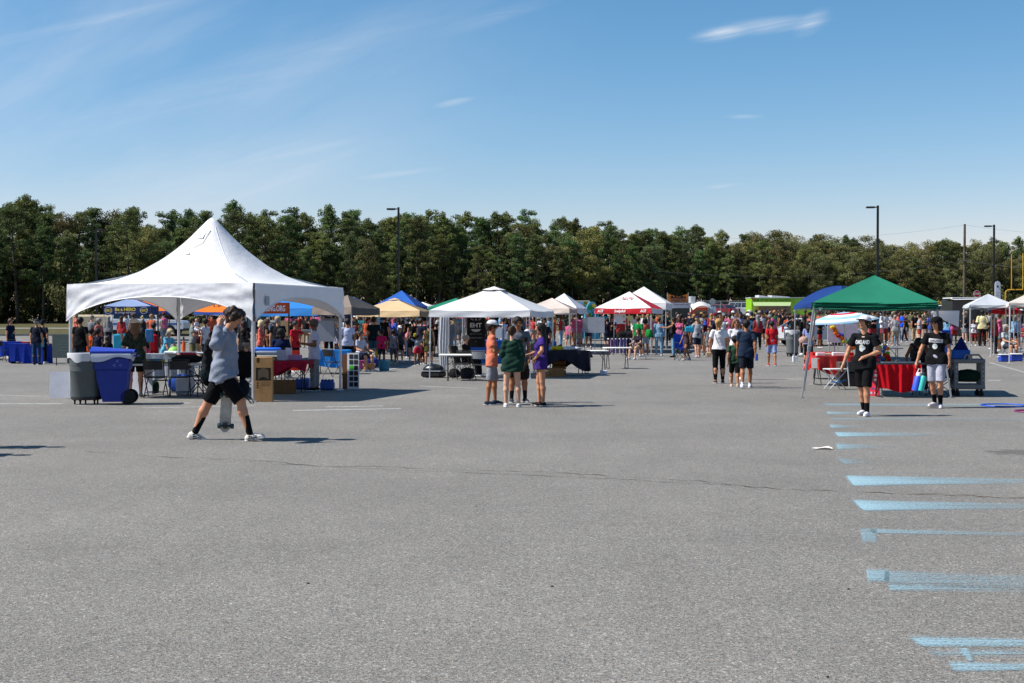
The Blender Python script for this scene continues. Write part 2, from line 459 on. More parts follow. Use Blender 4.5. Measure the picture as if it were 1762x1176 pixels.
def paint_quad(name, m, rows, cov, dz=.004, nu=40):
    """a brushed patch: rows=[(xa,ya,xb,yb)...] top and bottom edges in pixels; cov(u,v) = how well the paint covers"""
    (xa, ya, xb, yb), (xc, yc, xd, yd) = rows; mb = MB(); cv_ = []
    nv = 6
    for j in range(nv + 1):
        v = j / nv
        for i in range(nu + 1):
            u = (i / nu) ** 1.3; px = (xa + (xb - xa) * u) * (1 - v) + (xc + (xd - xc) * u) * v; py = (ya + (yb - ya) * u) * (1 - v) + (yc + (yd - yc) * u) * v
            p = G(px, py); mb.v.append((p.x, p.y, p.z + dz)); cv_.append(cov(u, v))
    mb.f = [(j * (nu + 1) + i, (j + 1) * (nu + 1) + i, (j + 1) * (nu + 1) + i + 1, j * (nu + 1) + i + 1) for j in range(nv) for i in range(nu)]
    o = mb.build(name, m, smooth=False); a = o.data.attributes.new('cover', 'FLOAT', 'POINT'); a.data.foreach_set('value', cv_)
    return struct(o)


def fade(k0, k1, p=.6):      # strong at the start of the brush stroke, thin at its end; weaker at both edges
    return lambda u, v: k0 + (k1 + .12 - k0) * u ** p - .5 * max(0, abs(2 * v - 1) - .62) / .38 - .6 * max(0, .02 - u) / .02


for (xa, ya, xc, yc, xb, yt, yb, k0, k1) in (
        (1410, 695, 1418, 699, 1770, 696, 698.5, .40, .22), (1421, 709, 1424, 713.5, 1515, 710, 713, .6, .05), (1425, 720, 1427, 723, 1780, 721, 723, .35, .12),
        (1426, 731, 1430, 737, 1480, 733, 736, .62, .05), (1432, 744.5, 1440, 752, 1680, 746, 750, .75, -.05), (1437, 764, 1440, 774, 1560, 767, 771, .62, -.1),
        (1437, 789, 1456, 800, 1520, 793, 798, .5, -.1), (1450, 820, 1466, 836, 1790, 825, 833, .78, .12), (1461, 862, 1484, 879, 1790, 868, 876, .74, .12),
        (1479, 911, 1484, 934, 1508, 911, 934, .45, .25), (1495, 911, 1497, 918, 1790, 918, 924, .5, .1),
        (1489, 981, 1494, 1001, 1530, 982, 1001, .52, .34), (1518, 983, 1518, 1004, 1790, 992, 1014, .42, .12), (1523, 1004, 1528, 1017, 1790, 1010, 1022, .5, .1)):
    mg = .14 * (yc - ya); me_ = .2 * (yb - yt)
    paint_quad('painted_line', BLUEP, ((xa, ya - mg, xb, yt - me_), (xc, yc + mg, xb, yb + me_)), fade(k0, k1))
paint_quad('painted_line', BLUEP, ((1550, 1093, 1800, 1099), (1580, 1117, 1800, 1117)), lambda u, v: .58 - .15 * u - .6 * max(0, .06 - u) / .06 - .55 * max(0, abs(2 * v - 1) - .5) / .5)
paint_quad('painted_line', BLUEP, ((1595, 1117, 1800, 1117), (1604, 1134, 1800, 1132)), lambda u, v: .42 - .2 * abs(u - .5) - .3 * abs(2 * v - 1))
paint_quad('painted_line', BLUEP, ((1648, 1118, 1668, 1118), (1664, 1140, 1676, 1140)), lambda u, v: .5 - .5 * max(0, abs(2 * u - 1) - .4), dz=.008)
paint_quad('painted_line', BLUEP, ((1622, 1137, 1800, 1142), (1638, 1160, 1800, 1156)), lambda u, v: .55 - .12 * u - .6 * max(0, .06 - u) / .06 - .55 * max(0, abs(2 * v - 1) - .5) / .5)
wl = fade(.42, .3)
for (x0, y0, x1, y1, h) in ((-20, 694, 108, 694, 2.4), (-20, 680, 90, 682, 1.4), (130, 697, 330, 693, 2), (240, 702, 440, 698, 1.6), (500, 706, 690, 702.5, 2.4), (560, 700, 660, 698, 2),
                            (640, 640, 745, 623, 2), (720, 664, 820, 668, 1.4), (1390, 661, 1455, 661, 1.2), (1345, 652, 1385, 652, 1.5), (1700, 622, 1800, 650, 3), (1700, 654, 1722, 654, 2.4), (1560, 585, 1640, 610, 2), (1728, 604, 1765, 603, 2)):
    paint_quad('parking_line', WHITEP, ((x0, y0, x1, y1), (x0, y0 + h, x1, y1 + h)), wl)
CRK = mat('crack_fill', (.075, .064, .05), .95, .4, 9); SAND = mat('crack_sand', (.2, .16, .11), .95, .4, 9)
ground_strip('crack', [(150, 777), (260, 786), (400, 791), (470, 795), (560, 804), (640, 803), (720, 807), (800, 811), (930, 812), (1060, 820), (1200, 828), (1330, 842), (1470, 847), (1600, 852), (1790, 860)], .015, CRK, wj=.95)
ground_strip('crack', [(480, 799), (540, 802), (600, 806), (700, 810), (900, 818), (1060, 825), (1200, 833), (1320, 840)], .014, CRK, .006, wj=.9)
ground_strip('crack', [(1560, 850), (1640, 851), (1720, 856), (1790, 857)], .03, SAND, .006, wj=.8)

# ---------------------------------------------------------------- woods
def leaf_mat(name, a, b_, seed):
    m = bpy.data.materials.new(name); m.use_nodes = True; nt = m.node_tree; b = nt.nodes['Principled BSDF']; N = nt.nodes.new; L = nt.links.new
    at_ = N('ShaderNodeAttribute'); at_.attribute_name = 'tint'
    oi = N('ShaderNodeObjectInfo')
    mx = N('ShaderNodeMix'); mx.data_type = 'RGBA'; mx.inputs['A'].default_value = (*a, 1); mx.inputs['B'].default_value = (*b_, 1); L(at_.outputs['Fac'], mx.inputs['Factor'])
    m2 = N('ShaderNodeMix'); m2.data_type = 'RGBA'; m2.blend_type = 'MULTIPLY'; m2.inputs['Factor'].default_value = 1; L(mx.outputs['Result'], m2.inputs['A']); L(oi.outputs['Color'], m2.inputs['B'])
    L(m2.outputs['Result'], b.inputs['Base Color']); b.inputs['Roughness'].default_value = .7; b.inputs['Specular IOR Level'].default_value = .2
    tr = N('ShaderNodeBsdfTranslucent'); L(m2.outputs['Result'], tr.inputs['Color']); ms = N('ShaderNodeMixShader'); ms.inputs[0].default_value = .22
    L(b.outputs[0], ms.inputs[1]); L(tr.outputs[0], ms.inputs[2]); L(ms.outputs[0], nt.nodes['Material Output'].inputs[0]); return m


PINE_L = leaf_mat('pine_needles', (.024, .042, .014), (.165, .21, .068), 1)
OAK_L = leaf_mat('oak_leaves', (.038, .052, .018), (.22, .225, .085), 2)
BARK = mat('bark', (.08, .065, .052), .95, .35, 4, .5, 12)


def leaf_cloud(centers, radii, counts, size, rng, droop=.0, tint=None):
    """many small leaf faces spread through clumps; returns an array mesh"""
    P = []; T = []
    for c, r, n, t in zip(centers, radii, counts, tint):
        d = rng.normal(size=(n, 3)); d /= np.linalg.norm(d, axis=1)[:, None]; rad = rng.random(n) ** .45
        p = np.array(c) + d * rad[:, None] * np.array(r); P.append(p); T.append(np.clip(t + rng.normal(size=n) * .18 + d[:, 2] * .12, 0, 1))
    P = np.concatenate(P); T = np.concatenate(T); n = len(P)
    a = rng.normal(size=(n, 3)); a /= np.linalg.norm(a, axis=1)[:, None]; b = np.cross(a, rng.normal(size=(n, 3))); b /= np.linalg.norm(b, axis=1)[:, None]
    s = size * (.6 + .8 * rng.random(n))[:, None]
    q = np.stack([P - a * s, P + b * s * .55, P + a * s, P - b * s * .55], 1).reshape(-1, 3)
    me = bpy.data.meshes.new('crown'); me.vertices.add(4 * n); me.vertices.foreach_set('co', q.astype(np.float32).ravel())
    me.loops.add(4 * n); me.loops.foreach_set('vertex_index', np.arange(4 * n, dtype=np.int32)); me.polygons.add(n)
    me.polygons.foreach_set('loop_start', np.arange(0, 4 * n, 4, dtype=np.int32)); me.polygons.foreach_set('loop_total', np.full(n, 4, dtype=np.int32))
    me.update(calc_edges=True); at_ = me.attributes.new('tint', 'FLOAT', 'POINT'); at_.data.foreach_set('value', np.repeat(T, 4).astype(np.float32))
    return me


def make_tree(kind, seed):
    rng = np.random.default_rng(seed); r = random.Random(seed)
    H = 16.0; tr = MB(); C = []; R = []; K = []; T = []
    lx, ly = r.uniform(-.5, .5), r.uniform(-.5, .5)
    top = H * (.93 if kind == 'pine' else .8)
    stem = [V((lx * (t ** 2) * 1.5 + math.sin(t * 5 + seed) * .1, ly * t * t, top * t)) for t in (0, .15, .35, .55, .75, .9, 1)]
    tr.tube(stem, [.24, .19, .165, .14, .1, .06, .03], 7)

    def clump(p, rr, n, t): C.append(p); R.append(rr); K.append(int(n * 2.1)); T.append(t)
    if kind == 'pine':
        nb = r.randint(30, 38); z0 = r.uniform(.15, .36)
        for i in range(nb):
            t = z0 + (1 - z0) * (i + .5) / nb; z = top * t; ang = i * 2.4 + r.uniform(-.5, .5)
            prof = (math.sin(PI * min(1, (t - z0 + .12) / (1 - z0 + .16)) ** .85) ** .7) if seed % 3 == 0 else max(.05, (1 - (t - z0) / (1 - z0)) ** .75 * (.75 + .35 * r.random()))
            ln = (.7 + 1.9 * prof) * r.uniform(.6, 1.25)
            b0 = V((lx * t * t * 1.5, ly * t * t, z)); up = r.uniform(.0, .5)
            b1 = b0 + V((math.cos(ang), math.sin(ang), up)) * ln
            tr.tube([b0, (b0 + b1) / 2 - V((0, 0, .12)), b1], [.05, .035, .015], 4)
            for k in range(r.randint(2, 4)):
                f = r.uniform(.45, 1.1); p = b0 + (b1 - b0) * f + V((r.uniform(-.5, .5), r.uniform(-.5, .5), r.uniform(-.15, .35)))
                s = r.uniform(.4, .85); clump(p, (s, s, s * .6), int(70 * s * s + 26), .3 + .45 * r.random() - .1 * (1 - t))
        for k in range(5): clump(V((lx * 1.5 + r.uniform(-.5, .5), ly + r.uniform(-.5, .5), top + r.uniform(-.7, .5))), (.5, .5, .55), 60, .5)
        for k in range(5):     # bare dead snags low on the stem
            a = r.uniform(0, 6.3); z = r.uniform(2, 6); tr.tube([(0, 0, z), (math.cos(a) * 1.3, math.sin(a) * 1.3, z + .2)], [.03, .01], 4)
        size = .10
    else:
        nb = r.randint(22, 28)
        for i in range(nb):
            t = .22 + .78 * (i + .5) / nb; z = top * t; ang = i * 2.4 + r.uniform(-.6, .6)
            prof = math.sqrt(max(.05, 1 - ((t - .58) / .52) ** 2)); ln = 3.0 * prof * r.uniform(.65, 1.12)
            b0 = V((lx * t * t, ly * t * t, z * .85)); b1 = V((math.cos(ang) * ln, math.sin(ang) * ln, z + r.uniform(.2, 1.6)))
            tr.tube([b0, (b0 + b1) / 2 + V((0, 0, .2)), b1], [.07, .045, .015], 4)
            for k in range(r.randint(3, 4)):
                p = b0 + (b1 - b0) * r.uniform(.55, 1.05) + V((r.uniform(-.8, .8), r.uniform(-.8, .8), r.uniform(-.6, .6)))
                s = r.uniform(.6, 1.15); clump(p, (s, s, s * .72), int(75 * s * s + 24), .25 + .5 * r.random())
        for k in range(4): clump(V((r.uniform(-1.2, 1.2), r.uniform(-1.2, 1.2), top + r.uniform(.2, 1.6))), (.9, .9, .7), 80, .6)
        size = .11
    crown = leaf_cloud([tuple(c) for c in C], R, K, size, rng, tint=T)
    crown.materials.append(PINE_L if kind == 'pine' else OAK_L)
    tm = bpy.data.meshes.new('trunk'); tm.from_pydata(tr.v, [], tr.f); tm.materials.append(BARK); tm.shade_smooth()
    return tm, crown


PROTO = {'pine': [make_tree('pine', 100 + i) for i in range(8)], 'oak': [make_tree('oak', 200 + i) for i in range(5)]}
# line of the wood's edge as (pixel column, distance)
EDGE = [(-260, 160), (0, 166), (300, 172), (600, 182), (900, 204), (1150, 226), (1300, 240), (1700, 247), (2050, 238)]
TOPS = [(-260, 335), (0, 345), (60, 330), (130, 352), (230, 352), (300, 362), (385, 350), (470, 354), (540, 366), (570, 352), (640, 350), (700, 364), (770, 360), (830, 372), (900, 364), (950, 374), (1020, 370), (1080, 390), (1130, 382),
        (1180, 388), (1240, 394), (1290, 396), (1325, 380), (1360, 394), (1430, 396), (1520, 400), (1600, 405), (1700, 403), (1762, 408), (2050, 405)]


def interp(tab, x):
    for (a, va), (b, vb) in zip(tab, tab[1:]):
        if x <= b: return va + (vb - va) * (x - a) / (b - a)
    return tab[-1][1]


SEG = [(-260, 118, 'far left, beyond the lawn'), (118, 366, 'behind the peaked tent, left half'), (366, 600, 'behind the peaked tent, right half'), (600, 735, 'behind the tan and blue canopies'),
       (735, 955, 'behind the wide white canopy'), (955, 1160, 'behind the red and white canopy'), (1160, 1290, 'behind the fence and parked cars'), (1290, 1398, 'behind the lime food truck'),
       (1398, 1615, 'behind the green canopy'), (1615, 2100, 'beyond the stop sign')]
tree_n = 0
rt = random.Random(5)
for row in range(5):
    px = -230 + rt.uniform(0, 30)
    while px < 1990:
        Yb = interp(EDGE, px) + row * 5.5 + rt.uniform(-2, 2); p = D(px, Yb)
        kind = 'oak' if rt.random() < (.17 if px < 1250 else .72) else 'pine'
        ztop = ZP(interp(TOPS, px), Yb)
        want = (ztop - p.z) * (rt.uniform(.84, 1.05) if row > 1 else rt.uniform(.62, .98))
        tm, cm = PROTO[kind][rt.randrange(len(PROTO[kind]))]
        seg = next(s for s in SEG if px < s[1])[2]
        kn = {'pine': 'pine_tree', 'oak': 'oak_tree'}[kind]
        rowd = ('in front', 'second row', 'third row', 'fourth row', 'last row')[row]
        desc = {'pine': 'pine', 'oak': 'broadleaf'}[kind]
        t = thing(kn, f"{desc} {rowd} {seg}", 'tree', p, rt.uniform(0, 6.28), f"trees of the wood {seg}")
        s = want / 16.0; w = s * rt.uniform(.88, 1.15); t.scale = (w, w, s)
        link(tm, 'trunk', t); c = rt.uniform(.62, 1.42); warm = rt.uniform(.78, 1.22) if px < 1200 else rt.uniform(.95, 1.2)
        o = link(cm, 'crown', t); o.color = (c * warm, c, c * rt.uniform(.85, 1.1), 1)
        tree_n += 1; px += rt.uniform(24, 42) * (200 / Yb)
ORD = 'first second third fourth fifth sixth seventh eighth ninth tenth eleventh twelfth thirteenth fourteenth fifteenth sixteenth seventeenth eighteenth nineteenth twentieth twenty-first twenty-second twenty-third twenty-fourth twenty-fifth'.split()


def number_along(objs):
    by = {}
    for o in objs: by.setdefault(o['label'], []).append(o)
    for lb, os_ in by.items():
        os_.sort(key=lambda o: o.location.x / o.location.y)
        for i, o in enumerate(os_): o['label'] = lb if len(os_) == 1 else f"{ORD[i]} from left, {lb}"


number_along([o for o in COL.objects if o.name.startswith(('pine_tree', 'oak_tree'))])
# leafy understory at the wood's edge
def bush_mesh(seed):
    rng = np.random.default_rng(seed); C = []; R = []; K = []; T = []
    for i in range(16):
        C.append((rng.uniform(-2.2, 2.2), rng.uniform(-1, 1), rng.uniform(.3, 2.6))); s = rng.uniform(.6, 1.1); R.append((s, s, s * .8)); K.append(int(90 * s)); T.append(rng.uniform(.05, .7))
    m = leaf_cloud(C, R, K, .15, rng, tint=T); m.materials.append(OAK_L); return m


BUSH = [bush_mesh(300 + i) for i in range(4)]
for layer in range(3):
    px = -240
    while px < 1980:
        Yb = interp(EDGE, px) + (-3.5, 4, 13)[layer] + rt.uniform(-1.5, 1.5); p = D(px, Yb); seg = next(s for s in SEG if px < s[1])[2]
        if layer == 0 and px < 1250 and rt.random() < .8: px += 40; continue
        wd = ('low shrub', 'inner shrub', 'tall shrub')[layer]
        t = thing('shrub', f"{wd} {seg}", 'shrub', p, rt.uniform(-.4, .4), f"shrubs at the wood's edge {seg}")
        s = rt.uniform(.8, 1.4); t.scale = (s, s, s * rt.uniform(.8, 1.4) * (1, 1.5, 2.3)[layer])
        c = rt.uniform(.55, 1.0) * (1.3 if px > 1450 else 1); o = link(BUSH[rt.randrange(4)], 'foliage', t); o.color = (c * 1.05, c, c * .9, 1)
        px += rt.uniform(26, 46) * (1, 1, .8)[layer]
number_along([o for o in COL.objects if o.name.startswith('shrub') and o.get('category')])
for (px, Y, s) in ((1650, 150, .8), (1630, 148, .7), (1672, 152, .75)):
    t = thing('shrub', {1650: 'middle', 1630: 'leftmost', 1672: 'rightmost'}[px] + ' of the brownish bushes between the green canopy and stop sign', 'shrub', D(px, Y), 0, 'brownish bushes by the stop sign'); t.scale = (s, s, s * .9)
    o = link(BUSH[px % 4], 'foliage', t); o.color = (1.5, .95, .7, 1)

# ---------------------------------------------------------------- figures: bodies grown as one smooth surface
def nrm(v): v = np.array(v, float); return v / (np.linalg.norm(v) + 1e-9)


def field(prims, h, k=.022, subs=(), wr=0.0, seed=0, planes=()):
    lo = np.full(3, 9.); hi = np.full(3, -9.)
    for p in prims:
        m = max(p[2], p[3]) + .02
        for q in (p[0], p[1]): lo = np.minimum(lo, np.array(q) - m); hi = np.maximum(hi, np.array(q) + m)
    lo -= 2 * h; n = np.ceil((hi - lo) / h).astype(int) + 3
    Dd = np.full(n, .3, np.float32); ax = [(lo[i] + h * np.arange(n[i])).astype(np.float32) for i in range(3)]

    def ev(p, X, Y, Z):
        a, b, ra, rb = p[:4]; sc = p[4] if len(p) > 4 and p[4] is not None else (1, 1, 1); cap = p[5] if len(p) > 5 else 0
        a = np.array(a, float); b = np.array(b, float); inv = 1 / np.array(sc)
        x = (X - a[0]) * inv[0]; y = (Y - a[1]) * inv[1]; z = (Z - a[2]) * inv[2]; ba = (b - a) * inv; L2 = float(ba @ ba) + 1e-9
        t = np.clip((x * ba[0] + y * ba[1] + z * ba[2]) / L2, 0, 1)
        d = (np.sqrt((x - t * ba[0]) ** 2 + (y - t * ba[1]) ** 2 + (z - t * ba[2]) ** 2) - (ra + (rb - ra) * t)) * min(sc)
        u = nrm(b - a)
        if cap & 1: d = np.maximum(d, -((X - a[0]) * u[0] + (Y - a[1]) * u[1] + (Z - a[2]) * u[2]))
        if cap & 2: d = np.maximum(d, (X - b[0]) * u[0] + (Y - b[1]) * u[1] + (Z - b[2]) * u[2])
        return d
    for p in prims:
        m = max(p[2], p[3]) + k + 2 * h; A = np.minimum(p[0], p[1]) - m; B = np.maximum(p[0], p[1]) + m
        i0 = np.clip(np.floor((A - lo) / h).astype(int), 0, n); i1 = np.clip(np.ceil((B - lo) / h).astype(int) + 1, 0, n)
        sl_ = tuple(slice(i0[i], i1[i]) for i in range(3))
        d = ev(p, ax[0][sl_[0]][:, None, None], ax[1][sl_[1]][None, :, None], ax[2][sl_[2]][None, None, :]); c = Dd[sl_]
        hh = np.clip(.5 + .5 * (c - d) / k, 0, 1); Dd[sl_] = c + (d - c) * hh - k * hh * (1 - hh)
    X = ax[0][:, None, None]; Y = ax[1][None, :, None]; Z = ax[2][None, None, :]
    for p in subs: Dd = np.maximum(Dd, -ev(p, X, Y, Z))
    for (nx, ny, nz, dd) in planes: Dd = np.maximum(Dd, nx * X + ny * Y + nz * Z - dd)
    if wr:
        Dd = Dd + (wr * (np.sin(X * 23 + 9 * Z + seed) * np.sin(Z * 31 - 13 * X + 2 * seed) + .6 * np.sin(Z * 55 + Y * 30 + 25 * X + seed))).astype(np.float32)
    return nets(Dd.astype(np.float32), lo, h)


def nets(Dd, lo, h):
    Dd[0] = Dd[-1] = .1; Dd[:, 0] = Dd[:, -1] = .1; Dd[:, :, 0] = Dd[:, :, -1] = .1
    ins = Dd < 0; S = [slice(0, -1), slice(1, None)]
    cs = tuple(s - 1 for s in Dd.shape); acc = np.zeros(cs + (3,), np.float32); cnt = np.zeros(cs, np.float32)
    for axis in range(3):
        o1, o2 = [i for i in range(3) if i != axis]
        for u in (0, 1):
            for w in (0, 1):
                s0 = [None] * 3; s1 = [None] * 3; s0[axis] = S[0]; s1[axis] = S[1]; s0[o1] = s1[o1] = S[u]; s0[o2] = s1[o2] = S[w]
                a = Dd[tuple(s0)]; b = Dd[tuple(s1)]; c = ins[tuple(s0)] != ins[tuple(s1)]
                t = np.where(c, a / np.where(c, a - b, 1), 0)
                acc[..., axis] += t; acc[..., o1] += c * u; acc[..., o2] += c * w; cnt += c
    act = cnt > 0; idx = np.full(cs, -1, np.int64); idx[act] = np.arange(act.sum())
    ijk = np.argwhere(act); P = lo + h * (ijk + acc[act] / cnt[act][:, None])
    Q = []
    for axis in range(3):
        o1, o2 = [i for i in range(3) if i != axis]
        s0 = [slice(1, -1)] * 3; s1 = [slice(1, -1)] * 3; s0[axis] = slice(0, -1); s1[axis] = slice(1, None)
        a = ins[tuple(s0)]; b = ins[tuple(s1)]; e = np.argwhere(a != b); fl = a[tuple(e.T)]
        e = e.copy(); e[:, o1] += 1; e[:, o2] += 1

        def cell(d1, d2):
            q = e.copy(); q[:, o1] += d1; q[:, o2] += d2; return idx[tuple(q.T)]
        q = np.stack([cell(-1, -1), cell(0, -1), cell(0, 0), cell(-1, 0)], 1)
        if axis == 1: fl = ~fl
        q[~fl] = q[~fl][:, ::-1]; Q.append(q)
    Q = np.concatenate(Q); return P, Q


def np_mesh(name, P, Q, m):
    me = bpy.data.meshes.new(name); me.vertices.add(len(P)); me.vertices.foreach_set('co', P.astype(np.float32).ravel())
    me.loops.add(4 * len(Q)); me.loops.foreach_set('vertex_index', Q.astype(np.int32).ravel()); me.polygons.add(len(Q))
    me.polygons.foreach_set('loop_start', np.arange(0, 4 * len(Q), 4, dtype=np.int32)); me.polygons.foreach_set('loop_total', np.full(len(Q), 4, dtype=np.int32))
    me.polygons.foreach_set('use_smooth', np.ones(len(Q), dtype=bool)); me.update(calc_edges=True); me.materials.append(m); return me


STAND = dict(legs=(((.06, 0, -1), (.02, .03, -1)), ((-.06, 0, -1), (-.02, .03, -1))), arms=(((.16, .03, -1), (.06, -.12, -1)), ((-.16, .03, -1), (-.06, -.12, -1))))
WALK = dict(legs=(((.03, -.4, -1), (.0, -.08, -1)), ((-.03, .22, -1), (0, .5, -1))), arms=(((.14, .3, -1), (.04, .1, -1)), ((-.14, -.22, -1), (-.06, -.5, -1))))
WALK2 = dict(legs=(((.03, .25, -1), (.0, .42, -1)), ((-.03, -.32, -1), (0, -.02, -1))), arms=(((.14, -.25, -1), (.06, -.45, -1)), ((-.14, .25, -1), (-.06, .05, -1))))
AKIMBO = dict(legs=(((.1, 0, -1), (.03, .02, -1)), ((-.04, -.05, -1), (0, .03, -1))), arms=(((.6, .25, -.9), (-.75, -.45, -.45)), ((-.15, .05, -1), (-.05, -.1, -1))))
PHONE = dict(legs=STAND['legs'], arms=(((.18, -.1, -1), (-.35, -.85, .25)), ((-.18, -.1, -1), (.35, -.85, .3))), head=(0, -.03, 0), pitch=.3)
CROSS = dict(legs=(((.1, 0, -1), (.02, .03, -1)), ((-.1, 0, -1), (-.02, .03, -1))), arms=(((.2, -.1, -1), (-.8, -.7, .12)), ((-.2, -.1, -1), (.8, -.7, .0))))
POINTING = dict(legs=STAND['legs'], arms=(((.25, -.7, -.35), (.1, -1, .15)), ((-.15, .05, -1), (-.05, -.1, -1))))
SIT = dict(legs=(((.16, -1, -.08), (.0, -.12, -1)), ((-.16, -1, -.08), (.0, -.12, -1))), arms=(((.15, -.3, -1), (-.1, -.95, -.2)), ((-.15, -.3, -1), (.1, -.95, -.2))), head=(0, -.02, 0))
RAISED = dict(legs=STAND['legs'], arms=(((.3, -.2, -.9), (.1, -.6, .8)), ((-.16, .03, -1), (-.06, -.12, -1))))


class Fig:
    """joints of a figure in its own frame: it faces -y, its left is +x"""

    def __init__(s, pose, fem=False, fat=1.0, child=False):
        s.fem = fem; s.fat = fat; s.child = child; A = np.array
        th, sh = (.43, .44) if not child else (.4, .41); s.pel = A((0, 0, .0)); s.t = t = nrm(pose.get('lean', (0, 0, 1))); hw = .09 if fem else .085
        s.hip = [A((hw, 0, -.02)), A((-hw, 0, -.02))]; s.knee = []; s.ank = []; s.foot = []
        for i in (0, 1):
            a, b = pose['legs'][i]; k = s.hip[i] + nrm(a) * th; s.knee.append(k); s.ank.append(k + nrm(b) * sh)
        s.toe = pose.get('toe', ((.18, -1, 0), (-.18, -1, 0)))
        z = min(a[2] for a in s.ank) - .085
        sh_w = (.158 if fem else .18) * (1 if fat < 1.15 else 1.05); s.chest = s.pel + t * .34; s.nb = s.pel + t * .52; side = A((1, 0, 0))
        s.sho = [s.pel + t * .47 + side * sh_w, s.pel + t * .47 - side * sh_w]; s.elb = []; s.wri = []; s.hdir = []
        for i in (0, 1):
            a, b = pose['arms'][i]; e = s.sho[i] + nrm(a) * .295; s.elb.append(e); s.wri.append(e + nrm(b) * .25); s.hdir.append(nrm(pose.get('hands', (b, b))[i]))
        s.hc = s.nb + t * .09 + A((0, 0, .085)) + A(pose.get('head', (0, -.015, 0))); s.yaw = pose.get('yaw', 0); s.pit = pose.get('pitch', 0.0)
        sh_ = A((0, 0, -z))
        for nme in ('pel', 'chest', 'nb', 'hc'): setattr(s, nme, getattr(s, nme) + sh_)
        for nme in ('hip', 'knee', 'ank', 'sho', 'elb', 'wri'): setattr(s, nme, [q + sh_ for q in getattr(s, nme)])
        s.ff = A((math.sin(s.yaw) * math.cos(s.pit), -math.cos(s.yaw) * math.cos(s.pit), -math.sin(s.pit))); s.fr = A((math.cos(s.yaw), math.sin(s.yaw), 0)); s.fu = np.cross(s.fr, s.ff) * 1.0
        if s.fu[2] < 0: s.fu = -s.fu
        s.hs = 1.0 if not child else 1.18
        s.top = s.hc[2] + .12 * s.hs

    def torso(s, e=0.0, hem=.02, capb=0):
        f = s.fat; w = .125 if not s.fem else .108; c = .138 if not s.fem else .122; p = s.pel; t = s.t; wa = p + t * .15
        belly = max(0, f - 1) * .12
        P = [(p - t * hem, wa, (.142 if not s.fem else .152) * min(f, 1.25) + e * (1.0 if e < 0 else 1.9), w * f + e, (1, .70, 1), capb), (wa, s.chest, w * f + e, c * min(f, 1.2) + e, (1, .68, 1)), (s.chest, s.nb - t * .03, c * min(f, 1.15) + e * .8, .07 + e * .4, (1, .66, 1)),
             (s.sho[0] - t * .012, s.sho[1] - t * .012, .044 + e * .6, .044 + e * .6)]
        if s.fem:
            for q in (-.062, .062): P.append((s.chest + np.array((q, -.07, -.01)), s.chest + np.array((q, -.075, -.03)), .05 + e, .052 + e))
        if belly: P.append((wa + np.array((0, -.035, -.03)), wa + np.array((0, -.035, .06)), .1 + belly + e, .09 + belly + e, (1.1, .8, 1)))
        return P

    def body(s, fingers=False):
        f = s.fat; lf = 1 + (f - 1) * .6; P = s.torso(-.014, -.01)
        P += [(s.nb - s.t * .03, s.hc - s.fu * .05, .056 * (1 if not s.fem else .86), .05 * (1 if not s.fem else .88))]
        for i in (0, 1):
            k = s.knee[i]; a = s.ank[i]; h = s.hip[i]; m = k + (a - k) * .32 + np.array((0, .012, 0))
            P += [(h, k, .086 * lf, .056 * lf), (k, m, .052 * lf, .056 * lf), (m, a, .056 * lf, .034 * lf)]
            td = nrm(np.array(s.toe[i])); P += [(a + np.array((0, .02, -.03)), a + td * .13 - np.array((0, 0, .055)), .034, .026)]
            e = s.elb[i]; w = s.wri[i]; P += [(s.sho[i] - s.t * .012, e, .046 * lf, .036 * lf), (e, e + (w - e) * .35, .039 * lf, .039 * lf), (e + (w - e) * .35, w, .039 * lf, .024)]
            hd = s.hdir[i]; P += [(w, w + hd * .075, .025, .033)]
            if not fingers: P += [(w + hd * .07, w + hd * .15, .03, .016)]
        H = s.hs; c = s.hc
        P += [(c + s.fu * .028 * H + s.ff * .012, c + s.fu * .028 * H - s.ff * .025, .088 * H, .09 * H), (c + s.ff * .02 * H - s.fu * .01, c - s.fu * .068 * H + s.ff * .035 * H, .07 * H, .045 * H),
              (c + s.ff * .092 * H + s.fu * .01, c + s.ff * .108 * H - s.fu * .022 * H, .009, .014)]
        for q in (-1, 1): P.append((c + s.fr * q * .083 * H - s.ff * .01 + s.fu * .012, c + s.fr * q * .086 * H - s.ff * .01 - s.fu * .02, .014, .011))
        return P

    def top_(s, kind, e=.016, hem=.1):
        P = s.torso(e, hem, 1)
        if hem > .05 and kind != 'dress':
            for i in (0, 1):
                h = s.hip[i]; dn = nrm(s.knee[i] - h); P.append((h + s.t * .05, h + dn * max(.02, hem - .02), .108 * (1 + (s.fat - 1) * .6) + e * .9, .112 * (1 + (s.fat - 1) * .6) + e * 1.0, (1, .92, 1), 2))
        slv = {'tee': .62, 'long': 2.0, 'tank': 0, 'polo': .72, 'loose': .9, 'dress': .3}[kind]
        lf = 1 + (s.fat - 1) * .6
        for i in (0, 1):
            if kind == 'tank': continue
            a = s.elb[i] - s.sho[i]; fr = min(1, slv)
            P.append((s.sho[i] - s.t * .012, s.sho[i] + a * fr, .047 * lf + e * .6, .047 * lf + e * (1.3 if slv < 1 else .9), None, 2 if slv <= 1 else 0))
            if slv > 1: P.append((s.elb[i], s.elb[i] + (s.wri[i] - s.elb[i]) * .93, .047 * lf + e * .7, .034 + e * .7, None, 2))
        return P

